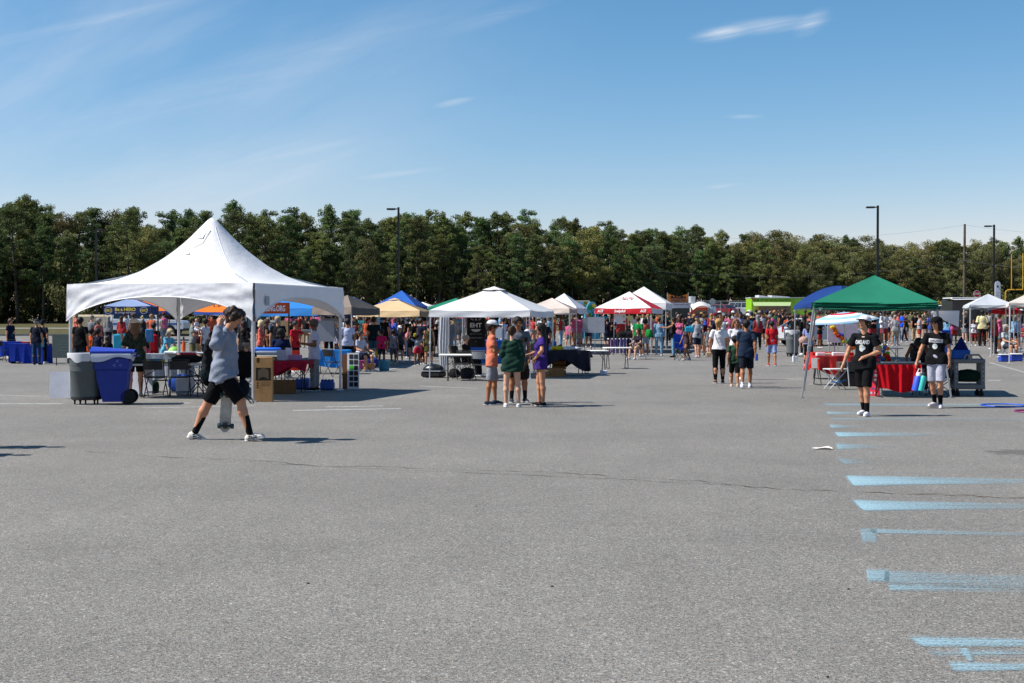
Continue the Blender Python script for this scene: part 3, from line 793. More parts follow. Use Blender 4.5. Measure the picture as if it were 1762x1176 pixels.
    def bottom(s, kind, e=.014):
        f = s.fat; lf = 1 + (f - 1) * .6; p = s.pel; P = [(p + s.t * .03, p + s.t * .085, (.132 if not s.fem else .138) * min(f, 1.25) + e * .3, .118 * f, (1, .70, 1), 2), (p - s.t * .025, p + s.t * .05, .137 + e * .5, .14 + e * .5, (1, .76, 1)), (p - np.array((0, 0, .075)), p, .09, .12, (1, .95, 1))]
        fr, r0, r1 = {'shorts': (.86, .1, .088), 'short_shorts': (.36, .1, .1), 'long_shorts': (1.0, .102, .088), 'pants': (1, .095, .07), 'leggings': (1, .093, .066), 'skirt': (.5, .1, .14), 'jeans': (1, .092, .065)}[kind]
        for i in (0, 1):
            h = s.hip[i]; k = s.knee[i]; a = s.ank[i]; full = kind in ('pants', 'leggings', 'jeans')
            P.append((h, h + (k - h) * fr, r0 * lf, r1 * lf, None, 0 if full else 2))
            if full:
                r2, r3 = {'pants': (.068, .062), 'leggings': (.062, .043), 'jeans': (.066, .054)}[kind]; r2 *= lf; r3 *= (1 + lf) / 2
                m = k + (a - k) * .3; P += [(k, m, r2, r2), (m, k + (a - k) * .97, r2, r3, None, 2)]
        return P

    def shoes(s, e=.0):
        P = []
        for i in (0, 1):
            a = s.ank[i]; td = nrm(np.array(s.toe[i])); dn = np.array((0, 0, -1)); dn = nrm(dn - td * (dn @ td)); q = a + dn * .045
            P += [(q - td * .035, q + td * .06, .045 + e, .043 + e, None), (q + td * .06 + dn * .004, q + td * .15 + dn * .012, .043 + e, .032 + e), (a + dn * .02 - td * .01, a + dn * .045, .042 + e, .045 + e)]
        return P

    def soles(s):
        P = []
        for i in (0, 1):
            a = s.ank[i]; td = nrm(np.array(s.toe[i])); dn = np.array((0, 0, -1)); dn = nrm(dn - td * (dn @ td)); q = a + dn * .07
            P += [(q - td * .045, q + td * .06, .042, .044, (1, 1, .45)), (q + td * .06, q + td * .155, .044, .034, (1, 1, .45))]
        return P

    def socks(s, h=.4):
        P = []
        for i in (0, 1):
            k = s.knee[i]; a = s.ank[i]; P.append((a + (k - a) * h, a, .042 + .02 * h, .041, None, 1))
        return P

    def hair(s, kind):
        H = s.hs; c = s.hc; F = s.ff; U = s.fu; R = s.fr
        P = [(c + U * .036 * H + F * .008, c + U * .034 * H - F * .035, .1 * H, .1 * H), (c - F * .035 - U * .01, c - F * .04 - U * .045, .07, .055)]
        sub = [(c + F * .105 - U * .04, c + F * .125 - U * .1, .08 * H, .09 * H), (c + F * .12 + U * .01, c + F * .12 + U * .012, .062 * H, .062 * H)]
        if kind == 'messy':
            rm = random.Random(8)
            for _ in range(46):
                a = rm.uniform(0, 2 * PI); q = rm.uniform(-.1, 1.0); d_ = R * (math.cos(a) * math.sqrt(1 - q * q * .98)) + F * (math.sin(a) * math.sqrt(1 - q * q * .98)) + U * q
                b_ = c + U * .03 + d_ * .085; e_ = b_ + d_ * .028 + (R * rm.uniform(-1, 1) - U * rm.uniform(-.2, 1.2) + F * rm.uniform(-.8, .8)) * .03; P.append((b_, e_, .02, .009))
        if kind == 'messy': P += [(c + U * .06 + R * x + F * y, c + U * z + R * x * 1.5 + F * y * 1.4, .05, .03) for x, y, z in ((.03, .05, .1), (-.04, .06, .07), (.05, -.04, .1), (-.03, -.03, .13), (0, -.1, .02), (.0, .08, .03), (.06, .01, .02), (-.06, .02, .01))]
        if kind in ('long', 'verylong'):
            L_ = .3 if kind == 'long' else .5
            P += [(c - F * .05, c - F * .085 - np.array((0, 0, L_ * .55)), .075, .075, (1.1, .8, 1)), (c - F * .085 - np.array((0, 0, L_ * .5)), c - F * .1 - np.array((0, 0, L_)), .078, .045, (1.1, .7, 1))]
            for q in (-1, 1): P.append((c + R * q * .07 - F * .02, c + R * q * .085 - F * .03 - np.array((0, 0, .2)), .035, .03))
        if kind == 'bob':
            for q in (-1, 0, 1): P.append((c + R * q * .07 - F * (.05 if q == 0 else .02), c + R * q * .085 - F * (.06 if q == 0 else .02) - U * .1, .05, .05))
        if kind == 'pony': P += [(c - F * .1 + U * .05, c - F * .14 + U * .02, .028, .036), (c - F * .14 + U * .02, c - F * .13 - np.array((0, 0, .2)), .036, .02)]
        if kind == 'bun': P += [(c - F * .1 + U * .07, c - F * .12 + U * .075, .045, .042)]
        if kind == 'bald': P = [(c - F * .03 - U * .0, c - F * .03 - U * .03, .088 * H, .08)]; sub = [(c + F * .06 + U * .09, c - F * .05 + U * .12, .09, .085)] + sub
        return P, sub

    def cap(s, e=.0):
        H = s.hs; c = s.hc; F = s.ff; U = s.fu; q = c + U * .055 * H
        dome = [(q + F * .012, q - F * .03, .103 * H + e, .103 * H + e, (1, 1, .92))]
        n = -U; pl = [(n[0], n[1], n[2], float(n @ (c + U * .045 * H)))]
        b = c + U * .05 * H; brim = [(b + F * .09, b + F * .165 - U * .012, .075, .06, (1, 1, .17))]
        return dome, brim, pl


def person_meshes(fig, top, bottom, hair, hat=None, shoes=True, socks=0, h=.012, seed=0, te=.016, hem=.1, fingers=False, be=.014, wr=.0025):
    out = {}
    P, Q = field(fig.body(fingers), h, .024)
    if fingers:
        mb = MB()
        for i in (0, 1):
            w = fig.wri[i]; hd = fig.hdir[i]; sgn = (1, -1)[i]; ac = nrm(np.cross(hd, (0, 0, 1)) if abs(hd[2]) < .8 else np.cross(hd, (1, 0, 0))); pn = np.cross(hd, ac)
            if pn @ (fig.pel - w) < 0: pn = -pn
            for kf, L_ in enumerate((.068, .078, .073, .056)):
                b = w + hd * .082 + ac * (.03 - .02 * kf); m = b + hd * L_ * .5 + pn * .006; t = m + (hd * .8 + pn * .55) * L_ * .5; mb.tube([b - hd * .03, b, m, t], [.0095, .01, .009, .006], 6)
            b = w + hd * .03 + ac * .026; mb.tube([b, b + hd * .035 + ac * .02 + pn * .01, b + hd * .065 + ac * .022 + pn * .022], [.011, .011, .008], 6)
        out['_fingers'] = mb
    out['body'] = (P, Q)
    if top == 'dress': out['shirt'] = field(fig.top_('tank', te, .05) + [(fig.pel - fig.t * .0, fig.pel - fig.t * .4, .16, .21, (1, .8, 1), 2)], h, .02, wr=wr, seed=seed)
    elif top: out['shirt'] = field(fig.top_(top, te, hem), h, .02, wr=wr, seed=seed)
    if bottom: out[{'shorts': 'shorts', 'short_shorts': 'shorts', 'long_shorts': 'shorts', 'skirt': 'skirt'}.get(bottom, 'trousers')] = field(fig.bottom(bottom, be), h, .025 if bottom != 'skirt' else .09, wr=wr * .8, seed=seed + 3)
    if hair: hp, sub = fig.hair(hair); out['hair'] = field(hp, h, .02, sub, wr=.004, seed=seed + 1)
    if hat:
        d, b, pl = fig.cap(); P1 = field(d, h, .01, planes=pl); out['cap'] = P1; out['cap_brim'] = field(b, h * .7, .01)
    if shoes: out['shoe'] = field(fig.shoes(), h, .015, planes=())
    if socks: out['sock'] = field(fig.socks(socks), h, .005)
    return out


SKINS = {'pale': 'd9a88c', 'fair': 'c98f6e', 'tan': 'a8704c', 'brown': '7d5036', 'dark': '4a2f22', 'pink': 'd59a80'}
HAIRC = {'black': '100c0b', 'dark brown': '2a1a12', 'brown': '4a3020', 'blond': 'a8854f', 'grey': '8d8a86', 'white': 'c9c6c0', 'red': '6e3018'}
MATOF = {'body': SKIN, 'hair': HAIR}
_cache = {}


def hexmix(c): return hx(c)


def place_person(label, px, feet, head, rz, pose, top=None, tc='888888', bottom='shorts', bc='222222', hair='short', hc='dark brown', skin='fair', hat=None, hatc='ffffff', brimc=None, shoe='dddddd', socks=0, sockc='111111',
                 fem=False, fat=1.0, child=False, h=.013, seed=None, Y=None, height=None, te=.016, hem=.1, fingers=False, soles='e8e8e8', glasses=False, face=True, group=None, be=.014, pantsmat=None, key=None, z=None, shirtmat=None, wr=.0025):
    """rz in degrees: 0 faces the camera, 90 faces right, 180 away"""
    p = G(px, feet) if Y is None else D(px, Y)
    if z is not None: p.z = z
    if height is None: height = (feet - head) * p.y / FPX
    k = (pose if isinstance(pose, str) else id(pose), top, bottom, hair, bool(hat), socks, fem, fat, child, h, te, hem, fingers, be)
    if k not in _cache:
        fig = Fig(globals()[pose] if isinstance(pose, str) else pose, fem, fat, child)
        ms = person_meshes(fig, top, bottom, hair, hat, True, socks, h, (seed or 0), te, hem, fingers, be, wr)
        fi = ms.pop('_fingers', None); md = {}
        for n_, (P, Q) in ms.items(): md[n_] = np_mesh(n_, P, Q, {'body': SKIN, 'hair': HAIR}.get(n_, PRINTED if (n_ == 'shorts' and pantsmat) or (n_ == 'shirt' and shirtmat) else CLOTH))
        if fi:
            P, Q = ms['body']; F4 = [tuple(f) for f in fi.f if len(f) == 4]; a = np.concatenate([P, np.array(fi.v)]); b = np.concatenate([Q, np.array(F4) + len(P)]); md['body'] = np_mesh('body', a, b, SKIN)
        P, Q = field(fig.soles(), h * .8, .01); md['sole'] = np_mesh('sole', P, Q, CLOTH)
        _cache[k] = (fig, md)
    fig, md = _cache[k]
    t = thing('person', label, 'person', p, math.radians(rz), group); s = height / fig.top; t.scale = (s, s, s)
    parts = {}
    cols = {'body': SKINS.get(skin, skin), 'shirt': tc, 'shorts': bc, 'trousers': bc, 'skirt': bc, 'hair': HAIRC.get(hc, hc), 'cap': hatc, 'cap_brim': brimc or hatc, 'shoe': shoe, 'sock': sockc, 'sole': soles}
    for n_, me in md.items():
        if n_ in ('sole', 'cap_brim'): continue
        parts[n_] = link(me, n_, t, cols[n_])
    if h < .02: parts['sole'] = link(md['sole'], 'sole', parts['shoe'], cols['sole'])
    if 'cap_brim' in md: parts['cap_brim'] = link(md['cap_brim'], 'brim', parts['cap'], cols['cap_brim'])
    if face and h < .02:
        c = fig.hc; F, U, R = fig.ff, fig.fu, fig.fr; H = fig.hs
        Mx = Matrix((tuple(R), tuple(-F), tuple(U))).transposed()
        if glasses:
            gm = MB()
            for q in (-1, 1): gm.ell(c + F * .092 * H + R * q * .034 + U * .012, (.03, .012, .02), 10, 6, Mx); gm.bar(c + R * q * .06 + F * .08 + U * .016, c + R * q * .092 - F * .0 + U * .016, .006)
            gm.bar(c + R * -.02 + F * .1 + U * .016, c + R * .02 + F * .1 + U * .016, .006); gm.build('sunglasses', GLASS, t)
        else:
            for q in (-1, 1):
                m_ = MB(); m_.ell(c + F * .088 * H + R * q * .033 * H + U * .012, (.014, .008, .009), 8, 5, Mx); m_.build('eye', INK, t, '1a120e')
        b = MB()
        for q in (-1, 1): b.tube([c + F * .09 * H + R * q * .018 + U * .034, c + F * .093 * H + R * q * .034 + U * .039, c + F * .082 * H + R * q * .052 + U * .032], [.003, .005, .003], 5)
        b.build('eyebrow', HAIR, t, HAIRC.get(hc, '2a1a12'))
        MB().ell(c + F * .082 * H - U * .062 * H, (.024, .009, .007), 10, 6, Mx).build('mouth', INK, t, '8a4a40')
    t['_fig'] = 0
    del t['_fig']
    return t, fig, parts, s


def chest_print(mb, shirt, parent, col, name='lettering', back=False):
    """lay flat artwork given in x-z on to the front (or back) of a shirt"""
    me = shirt.data; tree = bvhtree.BVHTree.FromPolygons([v.co.copy() for v in me.vertices], [tuple(p.vertices) for p in me.polygons]); vs = []
    sg = 1 if back else -1
    for x, y, z in mb.v:
        h_ = tree.ray_cast(V((x, sg * 1.0, z)), V((0, -sg, 0))); yy = h_[0].y if h_[0] is not None else sg * .1
        vs.append((x if not back else -x, yy + sg * .006, z))
    if back:  # keep letters readable from behind
        vs = []
        for x, y, z in mb.v:
            h_ = tree.ray_cast(V((-x, 1.0, z)), V((0, -1, 0))); vs.append((-x, (h_[0].y if h_[0] is not None else .1) + .006, z))
    mb.v = vs; return mb.build(name, INK, shirt, col, smooth=False)

# ---------------------------------------------------------------- canopies
def cpanel(A, B, apex, style, n=10, vmax=1.0, sag=.05, over=0.0):
    """one sloping roof side between eave corners A, B and the apex"""
    mb = MB(); A, B, C_ = V(A), V(B), V(apex); out = ((A + B) / 2 - V((C_.x, C_.y, (A.z + B.z) / 2))); out.z = 0; out.normalize()

    def fn(u, v):
        v *= vmax; e = A.lerp(B, u); p = e.lerp(C_, v)
        if style == 'dome': hh = math.sin(v * PI / 2) ** .9
        else: hh = v
        p.z = e.z + (C_.z - e.z) * hh
        w = math.sin(PI * u) * (1 - v)
        p.z -= sag * w * (1.2 if v < .02 else 1) * (.4 + 1.6 * v) * 1.3
        p.z += .006 * math.sin(u * 19 + v * 7) * (1 - v)
        return p
    return mb.grid(fn, n, n)


def canopy(label, FL, FR, BR, ztop, zbot, zpeak, cols, vcols=None, legc='c9cbce', style='pyramid', slant=0.0, legr=.022, cat='canopy tent', name='canopy_tent', group=None, droop=.04, legs=True, wall=None, back=True, folds=0):
    FL, FR, BR = V(FL), V(FR), V(BR); BL = FL + BR - FR; BL.z = FL.z; c = (FL + BR) / 2; c.z = g(c.x, c.y)
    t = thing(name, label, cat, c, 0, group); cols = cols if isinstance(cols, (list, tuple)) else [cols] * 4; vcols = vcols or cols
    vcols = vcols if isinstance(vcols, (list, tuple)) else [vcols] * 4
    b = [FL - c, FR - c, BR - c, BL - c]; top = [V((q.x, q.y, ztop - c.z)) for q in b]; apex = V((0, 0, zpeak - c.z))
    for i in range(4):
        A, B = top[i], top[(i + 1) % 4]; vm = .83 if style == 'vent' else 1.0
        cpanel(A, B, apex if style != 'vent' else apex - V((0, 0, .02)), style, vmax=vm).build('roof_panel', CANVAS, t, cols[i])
        if style == 'vent':
            A2 = A.lerp(apex, .81); B2 = B.lerp(apex, .81); A2.z = B2.z = A.z + (apex.z - A.z) * .85; ap2 = V((0, 0, apex.z + .0)); cpanel(A2, B2, ap2, 'pyramid', 4, sag=0).build('vent_flap', CANVAS, t, cols[i])
        dz = ztop - zbot; ph = i * 1.7 + FL.x

        def val(u, v, A=A, B=B, ph=ph, dz=dz):
            e = A.lerp(B, u); o = V((B.y - A.y, A.x - B.x, 0)).normalized(); w = math.sin(PI * u)
            # on this winding the outward normal is (dy,-dx)
            return e + o * (.012 + .02 * v + .012 * math.sin(u * 14 + ph + v * 3) * v + folds * (math.sin(v * 13 + 2.2 * math.sin(u * 3 + 1)) * (.55 + .45 * math.sin(u * 5)) * .45 + .3 * math.sin(v * 23 + u * 7))) + V((0, 0, -dz * v - droop * w * (1 - v * .3) + .006 * math.sin(9 * u + ph) * v))
        MB().grid(val, 30, 5 if not folds else 22).build('valance', CANVAS, t, vcols[i])
    if legs:
        for i in range(4):
            out = V((b[i].x, b[i].y, 0)).normalized() * slant; f = V((b[i].x, b[i].y, g(c.x + b[i].x, c.y + b[i].y) - c.z)) + out; u = V((b[i].x, b[i].y, ztop - c.z - .03)) - V((b[i].x, b[i].y, 0)).normalized() * .04
            mid = f.lerp(u, .5); m = MB(); m.tube([f + V((0, 0, .02)), mid], legr * 1.0, 4); m.tube([mid - (u - f) * .03, u], legr * 1.3, 4); m.box(f + V((0, 0, .008)), (.09, .09, .014)); m.rbox(f.lerp(u, .53), (.055, .055, .09), .01); m.build('leg', METAL, t, legc)
        m = MB()
        for i in range(4):      # scissor truss below each eave
            A, B = top[i] * 1.0, top[(i + 1) % 4] * 1.0; k = .965
            A = V((A.x * k, A.y * k, A.z - .05)); B = V((B.x * k, B.y * k, B.z - .05)); M_ = (A + B) / 2; dn = V((0, 0, -.15))
            for P, Q in ((A, M_ + dn), (A + dn, M_), (M_, B + dn), (M_ + dn, B)): m.bar(P, Q, .02)
            m.bar(A, apex * .0 + V((0, 0, apex.z - .08)), .022)
        m.build('truss', METAL, t, legc)
    return t, b, top, c


def canopy_px(label, fl, fr, br, ytop, ybot, ypeak, cols, px_peak=None, **kw):
    """corners as (pixel column, distance)"""
    Yf = fl[1]; Yc = (fl[1] + br[1]) / 2
    return canopy(label, D(*fl), D(*fr), D(*br), ZP(ytop, Yf), ZP(ybot, Yf), ZP(ypeak, Yc), cols, **kw)


# --- the large peaked frame tent
BFL, BFR, BBR = G(118, 686), G(437, 692), G(589, 672); BFL.z = BFR.z = BBR.z = 0; BBL = BFL + BBR - BFR; BC = (BFL + BBR) / 2
BT = thing('peaked_tent', 'large peaked white frame tent with arched valances and grey bins at its corner', 'tent', BC)
bq = [q - BC for q in (BFL, BFR, BBR, BBL)]; EV = 2.49; PK = 4.13


def bxy(u, v): return bq[0] * (1 - u) * (1 - v) + bq[1] * u * (1 - v) + bq[2] * u * v + bq[3] * (1 - u) * v


def broof(a, b_):
    p = bxy((a + 1) / 2, (b_ + 1) / 2); r = (abs(a) ** 2.3 + abs(b_) ** 2.3) ** (1 / 2.3); edge = max(abs(a), abs(b_)); w_ = edge ** 1.6; rr = edge * w_ + r * (1 - w_); rr = min(1, max(0, rr))
    z = EV + (PK - EV) * max(0, (1 - rr)) ** 1.68 - .03 * max(0, 1 - (1 - rr) / .12) * 0
    if rr < .05: z -= (.05 - rr) * 1.2
    cn = max(0, min(abs(a), abs(b_)) / max(.01, edge) - .55) * 2.2; z += .006 * math.sin(a * 31 + b_ * 9) * (1 - rr) * rr * 2 + .006 * math.sin((a * b_) * 40 + a * 12) * cn * rr * (1 - rr) * 3
    return V((p.x * 1.006, p.y * 1.006, z))


BIGCV = mat('vinyl', 'e2e2e4', .5, .03, 3, .45, 7, trans=.1, spec=.35)
mb = MB(); mb.grid(lambda u, v: broof(2 * u - 1, 2 * v - 1), 64, 64); mb.build('roof', BIGCV, BT)
for i in range(4):
    A, B = bq[i].copy(), bq[(i + 1) % 4].copy(); o = V((B.y - A.y, A.x - B.x, 0)).normalized(); wk = 1.0 if i == 0 else .5

    def bval(u, v, A=A, B=B, o=o, i=i, wk=wk):
        e = A.lerp(B, u); arch = max(0, 1 - abs(2 * u - 1) ** 2.3) ** .8; drop = .80 - .52 * arch
        crn = abs(2 * u - 1) ** 3
        wr_ = .013 * wk * math.sin(9 * v + 26 * abs(u - .5) * (1 if i != 1 else .4) + i) * crn + .010 * wk * math.sin((u + v * .35) * 44 + 2 * math.sin(u * 11) + i) * v * (.3 + crn) + .018 * wk * math.sin(v * 7 + u * 18 + 2 * math.sin(v * 5)) * crn * v + .006 * wk * math.sin(v * 16 - abs(u - .5) * 30) * (.15 + crn)
        return e + o * (.03 + .03 * v + wr_) + V((0, 0, EV - drop * v))
    MB().grid(bval, 90, 14).build('valance', BIGCV, BT)
    hm = MB(); hm.tube([bval(k / 60, 1.0) for k in range(61)], .011, 5); hm.build('valance_hem', BIGCV, BT)
for i, q in enumerate(bq):
    m = MB(); m.tube([V((q.x * .985, q.y * .985, .02)), V((q.x * .985, q.y * .985, EV - .06))], .034, 10); m.box((q.x * .985, q.y * .985, .012), (.16, .16, .02)); m.build('pole', mat('aluminium', 'b9bdc2', .35, .08, 4, metal=.6), BT)
m = MB()
for i in range(4):
    A, B = bq[i] * .985, bq[(i + 1) % 4] * .985; m.tube([A + V((0, 0, EV - .06)), B + V((0, 0, EV - .06))], .028, 8); m.tube([A + V((0, 0, EV - .06)), V((0, 0, 3.1))], .02, 6)
m.tube([(0, 0, 3.0), (0, 0, PK - .12)], .03, 8); m.build('frame', MATS['aluminium'], BT)
for sa, sb in ((1, 1), (1, -1), (-1, 1), (-1, -1)):
    MB().tube([broof(sa * k / 24, sb * k / 24) + V((0, 0, .004)) for k in range(2, 24)], .006, 5).build('seam', BIGCV, BT)
for i in range(4):      # webbing straps tied round the corner poles
    m = MB(); q = bq[i] * .985; m.tube([(q.x + .05 * math.cos(k * .7), q.y + .05 * math.sin(k * .7), 1.72 + .012 * k) for k in range(19)], .008, 4); m.build('webbing_tie', mat('webbing', 'd8d4c8', .8), BT)
# corner seam strip, patch on the valance and the loose repair flaps on the roof
m = MB(); m.box((bq[1].x * 1.012, bq[1].y * 1.012, EV - .40), (.03, .03, .8)); m.build('corner_strap', mat('strap', '3a3d44', .7), BT)
pA = bq[1].lerp(bq[2], .085) + V((0, 0, EV - .27)); m = MB(); dr = (bq[2] - bq[1]).normalized(); no = V((dr.y, -dr.x, 0))
m.add([pA + no * .085, pA + no * .085 + dr * .17, pA + no * .085 + dr * .17 - V((0, 0, .2)), pA + no * .085 - V((0, 0, .2))], [(0, 1, 2, 3)]); m.build('patch', mat('patch', '9aa0ab', .6), BT)
for (a, b_, sa, sb, rr_, nm) in ((-.02, -.20, .045, .03, .3, 'roof_flap'), (-.06, -.40, .035, .012, .5, 'roof_flap')):
    m = MB(); P0 = broof(a, b_); 
    m.add([broof(a - sa, b_ - sb) + V((0, -.01, .012)), broof(a + sa, b_ - sb) + V((0, -.015, .022)), broof(a + sa, b_ + sb) + V((0, 0, .012)), broof(a - sa, b_ + sb) + V((0, 0, .012))], [(0, 1, 2, 3)]); m.build(nm, BIGCV, BT)
m = MB(); m.tube([broof(.06, -.14) + V((0, -.005, .012)), broof(.055, -.21) + V((0, -.005, .012)), broof(.05, -.28) + V((0, -.005, .012)), broof(-.02, -.33) + V((0, -.005, .012))], .007, 5); m.build('tie_rope', mat('rope', 'c8c4ba', .8), BT)

# --- white canopy with a banner
EHT, eb, et, ec = canopy_px('wide white canopy with a gathered curtain and black banner, behind four chatting people', (739, 39.5), (912, 39.2), (952, 43.4), 534, 545, 493, ('f4f4f6', 'eef0f4', 'f0f0f2', 'f2f2f4'), style='vent', legc='e6e7ea')
cu = thing('curtain', 'white gathered curtain hanging from the left side of the wide white canopy', 'curtain', D(765, 42.2))


def curt(u, v):
    w = .30 + .12 * (1 - abs(v - .5) * 2) - .13 * v; x = (u - .5) * w - .06 * v; return V((x, .05 * math.sin(u * 26) * (1 - .3 * v), 1.95 - 1.93 * v))


MB().grid(curt, 30, 14).build('cloth', CANVAS, cu, 'eef0f5')
bn = thing('banner', 'black upright EHT banner with winged white emblem under the white canopy', 'banner', D(819, 42.6)); s_ = 42.6 / FPX
zt, zb = ZP(538, 42.6), ZP(598, 42.6)
MB().box((0, 0, (zt + zb) / 2), (31 * s_, .02, zt - zb)).build('panel', CANVAS, bn, '101012')
m = MB(); m.bar((-.29, .03, .0), (-.29, .03, zt), .025); m.box((0, .03, .03), (.6, .2, .05)); m.build('stand', METAL, bn, 'b0b2b5')
lettering('EHT', 20 * s_, 7.5 * s_, bn, (0, -.014, ZP(560, 42.6)), 'c9cbd2', bold=.02)
lettering('Egg Harbor Township', 20 * s_, 1.9 * s_, bn, (0, -.014, ZP(575, 42.6)), '8e919a'); lettering('Education Foundation', 22 * s_, 1.9 * s_, bn, (0, -.014, ZP(581.5, 42.6)), '8e919a'); lettering('Inc', 3 * s_, 1.8 * s_, bn, (0, -.014, ZP(587.5, 42.6)), '8e919a')
m = MB(); zc = ZP(551.5, 42.6)
for q in (-1, 1):
    for k in range(4): m.add([(q * (.03 + .02 * k), -.014, zc + .0 - .01 * k), (q * (.19 - .012 * k), -.014, zc + .085 - .024 * k), (q * (.15 - .012 * k), -.014, zc + .05 - .022 * k)], [(0, 1, 2)])
m.add([(-.03, -.014, zc), (0, -.014, zc + .07), (.03, -.014, zc)], [(0, 1, 2)])
zc = ZP(568.5, 42.6); m.add([(-.16, -.014, zc + .03), (.16, -.014, zc + .03), (.11, -.014, zc - .03), (0, -.014, zc - .06), (-.11, -.014, zc - .03)], [(0, 1, 2, 3, 4)]); m.build('emblem', INK, bn, 'a9abb2', smooth=False)

# --- green canopy in front at the right (legs splayed outwards)
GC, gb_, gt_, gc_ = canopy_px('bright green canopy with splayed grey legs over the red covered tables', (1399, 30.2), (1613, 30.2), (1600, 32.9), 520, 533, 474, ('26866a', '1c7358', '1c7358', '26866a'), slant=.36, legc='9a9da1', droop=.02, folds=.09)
m = MB(); q = gt_[0]; m.add([(q.x + .1, q.y - .06, q.z - .13), (q.x + .2, q.y - .06, q.z - .13), (q.x + .17, q.y - .06, q.z - .17), (q.x + .13, q.y - .06, q.z - .2)], [(0, 3, 2, 1)]); m.build('logo', INK, GC, 'e4efe8', smooth=False)
# --- navy domed canopy behind it
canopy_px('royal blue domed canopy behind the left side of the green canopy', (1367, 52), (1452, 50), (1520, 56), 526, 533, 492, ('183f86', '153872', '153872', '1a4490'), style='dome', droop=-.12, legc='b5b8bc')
# --- ACE red and white canopy with the white one behind it
ACE, ab, at_, ac_ = canopy_px('red and white canopy lettered ACE and helpful over its red valance', (1023.5, 64), (1120.5, 62.5), (1140, 67), 530.5, 539.5, 502, ('f4f2f2', 'd01f2e', 'f2f2f2', 'd01f2e'), vcols=('d01f2e', 'eceef2', 'd01f2e', 'eceef2'), legc='eceef0')
aw = (ab[1] - ab[0]); ang = math.atan2(aw.y, aw.x); nrm_ = V((aw.y, -aw.x, 0)).normalized()
for tx, u, w_ in (('ACE', .11, .3), ('helpful', .46, .55), ('ACE', .87, .3)):
    p = at_[0].lerp(at_[1], u) + nrm_ * .06 - V((0, 0, .12 + .04 * math.sin(PI * u))); lettering(tx, w_, .13 if tx == 'ACE' else .17, ACE, p, 'f6f2f2', rz=ang, italic=.25, bold=.04)
q0 = at_[0].lerp(at_[1], .5); apx = V((0, 0, ZP(502, 65) - ac_.z)); sl = (apx - q0); pp = q0 + sl * .55; M_ = Matrix((aw.normalized(), -sl.normalized().cross(aw.normalized()) * -1, sl.normalized())).transposed()
lettering('ACE', .62, .3, ACE, pp + nrm_ * .0 + V((0, -.03, .045)), 'd8404c', italic=.25, bold=.03, M=M_)
canopy_px('white pop up canopy directly behind the red and white canopy', (1058, 69.5), (1146, 68.5), (1155.5, 72.5), 521, 533, 493.5, 'f2f3f6', legc='e8eaec')
poster = thing('poster_board', 'white poster board with red and blue paper stars under the red valance', 'poster board', D(1066.5, 63.6)); s_ = 63.6 / FPX; z0, z1 = ZP(562, 63.6), ZP(539, 63.6)
MB().box((0, 0, (z0 + z1) / 2), (20.5 * s_, .02, z1 - z0)).build('board', INK, poster, 'f2f2f2')
m = MB(); m.bar((-.27, .03, 0), (-.27, .03, z1), .02); m.bar((.27, .03, 0), (.27, .03, z1), .02); m.build('stand', METAL, poster, 'dddddd')


def star(p, r, m, y=-.02):
    vs = [(p[0] + r * (1 if k % 2 == 0 else .42) * math.sin(k * PI / 5), y, p[1] + r * (1 if k % 2 == 0 else .42) * math.cos(k * PI / 5)) for k in range(10)]; m.add(vs + [(p[0], y, p[1])], [(k, 10, (k + 1) % 10) for k in range(10)])


for (px, py, r, cl) in ((1060, 539.5, 3.4, '1f3f9a'), (1072, 541, 3, 'cf2130'), (1059.5, 560.5, 3, '2a4fb5'), (1074, 558.5, 3, 'cf2130'), (1073.5, 549, 1.6, '2a4fb5')):
    m = MB(); star(((px - 1066.5) * s_, ZP(py, 63.6)), r * s_, m); m.build('star', INK, poster, cl, smooth=False)
# --- tents further back
HT, hb, ht_, hc_ = canopy_px('blue and pale grey canopy lettered Be a HERO beside the parked white truck', (178.5, 78), (260, 77.5), (271, 81.5), 527, 541.5, 512, ('8fa3cc', '1d3f86', '24498f', '24498f'), vcols=('1a2a5c', '1a3270', '1a2a5c', '1a3270'), style='vent', legc='e2e4e8')
hw = (hb[1] - hb[0]); Ls = hw.length; an = math.atan2(hw.y, hw.x); no = V((hw.y, -hw.x, 0)).normalized()
for tx, u, dz, w_, h_, cl in (('Be a HERO', .47, .16, 1.25, .2, 'e8d44a'), ('Be a Designated Driver', .47, .36, 1.25, .1, 'c8ccd8'), ('HERO', .11, .22, .36, .16, 'd8c84a'), ('HERO', .86, .22, .4, .15, 'd8c84a')):
    lettering(tx, w_, h_, HT, ht_[0].lerp(ht_[1], u) + no * .07 - V((0, 0, dz + .03)), cl, rz=an, bold=.02)
for u in (.11, .86):
    m = MB(); c0 = ht_[0].lerp(ht_[1], u) + no * .065 - V((0, 0, .25))
    for k in range(24):
        a0, a1 = 2 * PI * k / 24, 2 * PI * (k + 1) / 24
        m.add([c0 + hw.normalized() * math.cos(a) * r * 1.25 + V((0, 0, math.sin(a) * r)) for a, r in ((a0, .19), (a1, .19), (a1, .165), (a0, .165))], [(0, 1, 2, 3)])
    m.build('emblem', INK, HT, 'b8bccb', smooth=False)
canopy_px('orange canopy with a blue rim behind the Be a HERO canopy', (212, 84), (292, 84), (305, 88), 535, 541, 512, 'e8741a', vcols=('2450a0',) * 4, legc='303236')
O2, ob_, ot_, oc_ = canopy_px('orange canopy with black roof lettering and a blue rim inside the peaked tent view', (334, 62), (424, 61), (440, 65), 536.5, 541.5, 519, 'ee7a16', vcols=('2450a0',) * 4, legc='b5b8bc', style='dome')
lettering('CATS', .62, .26, O2, V((.02, -1.22, ZP(528.5, 62) - oc_.z + .06)), '231a14', bold=.03, M=Matrix.Rotation(math.radians(-38), 3, 'X'))
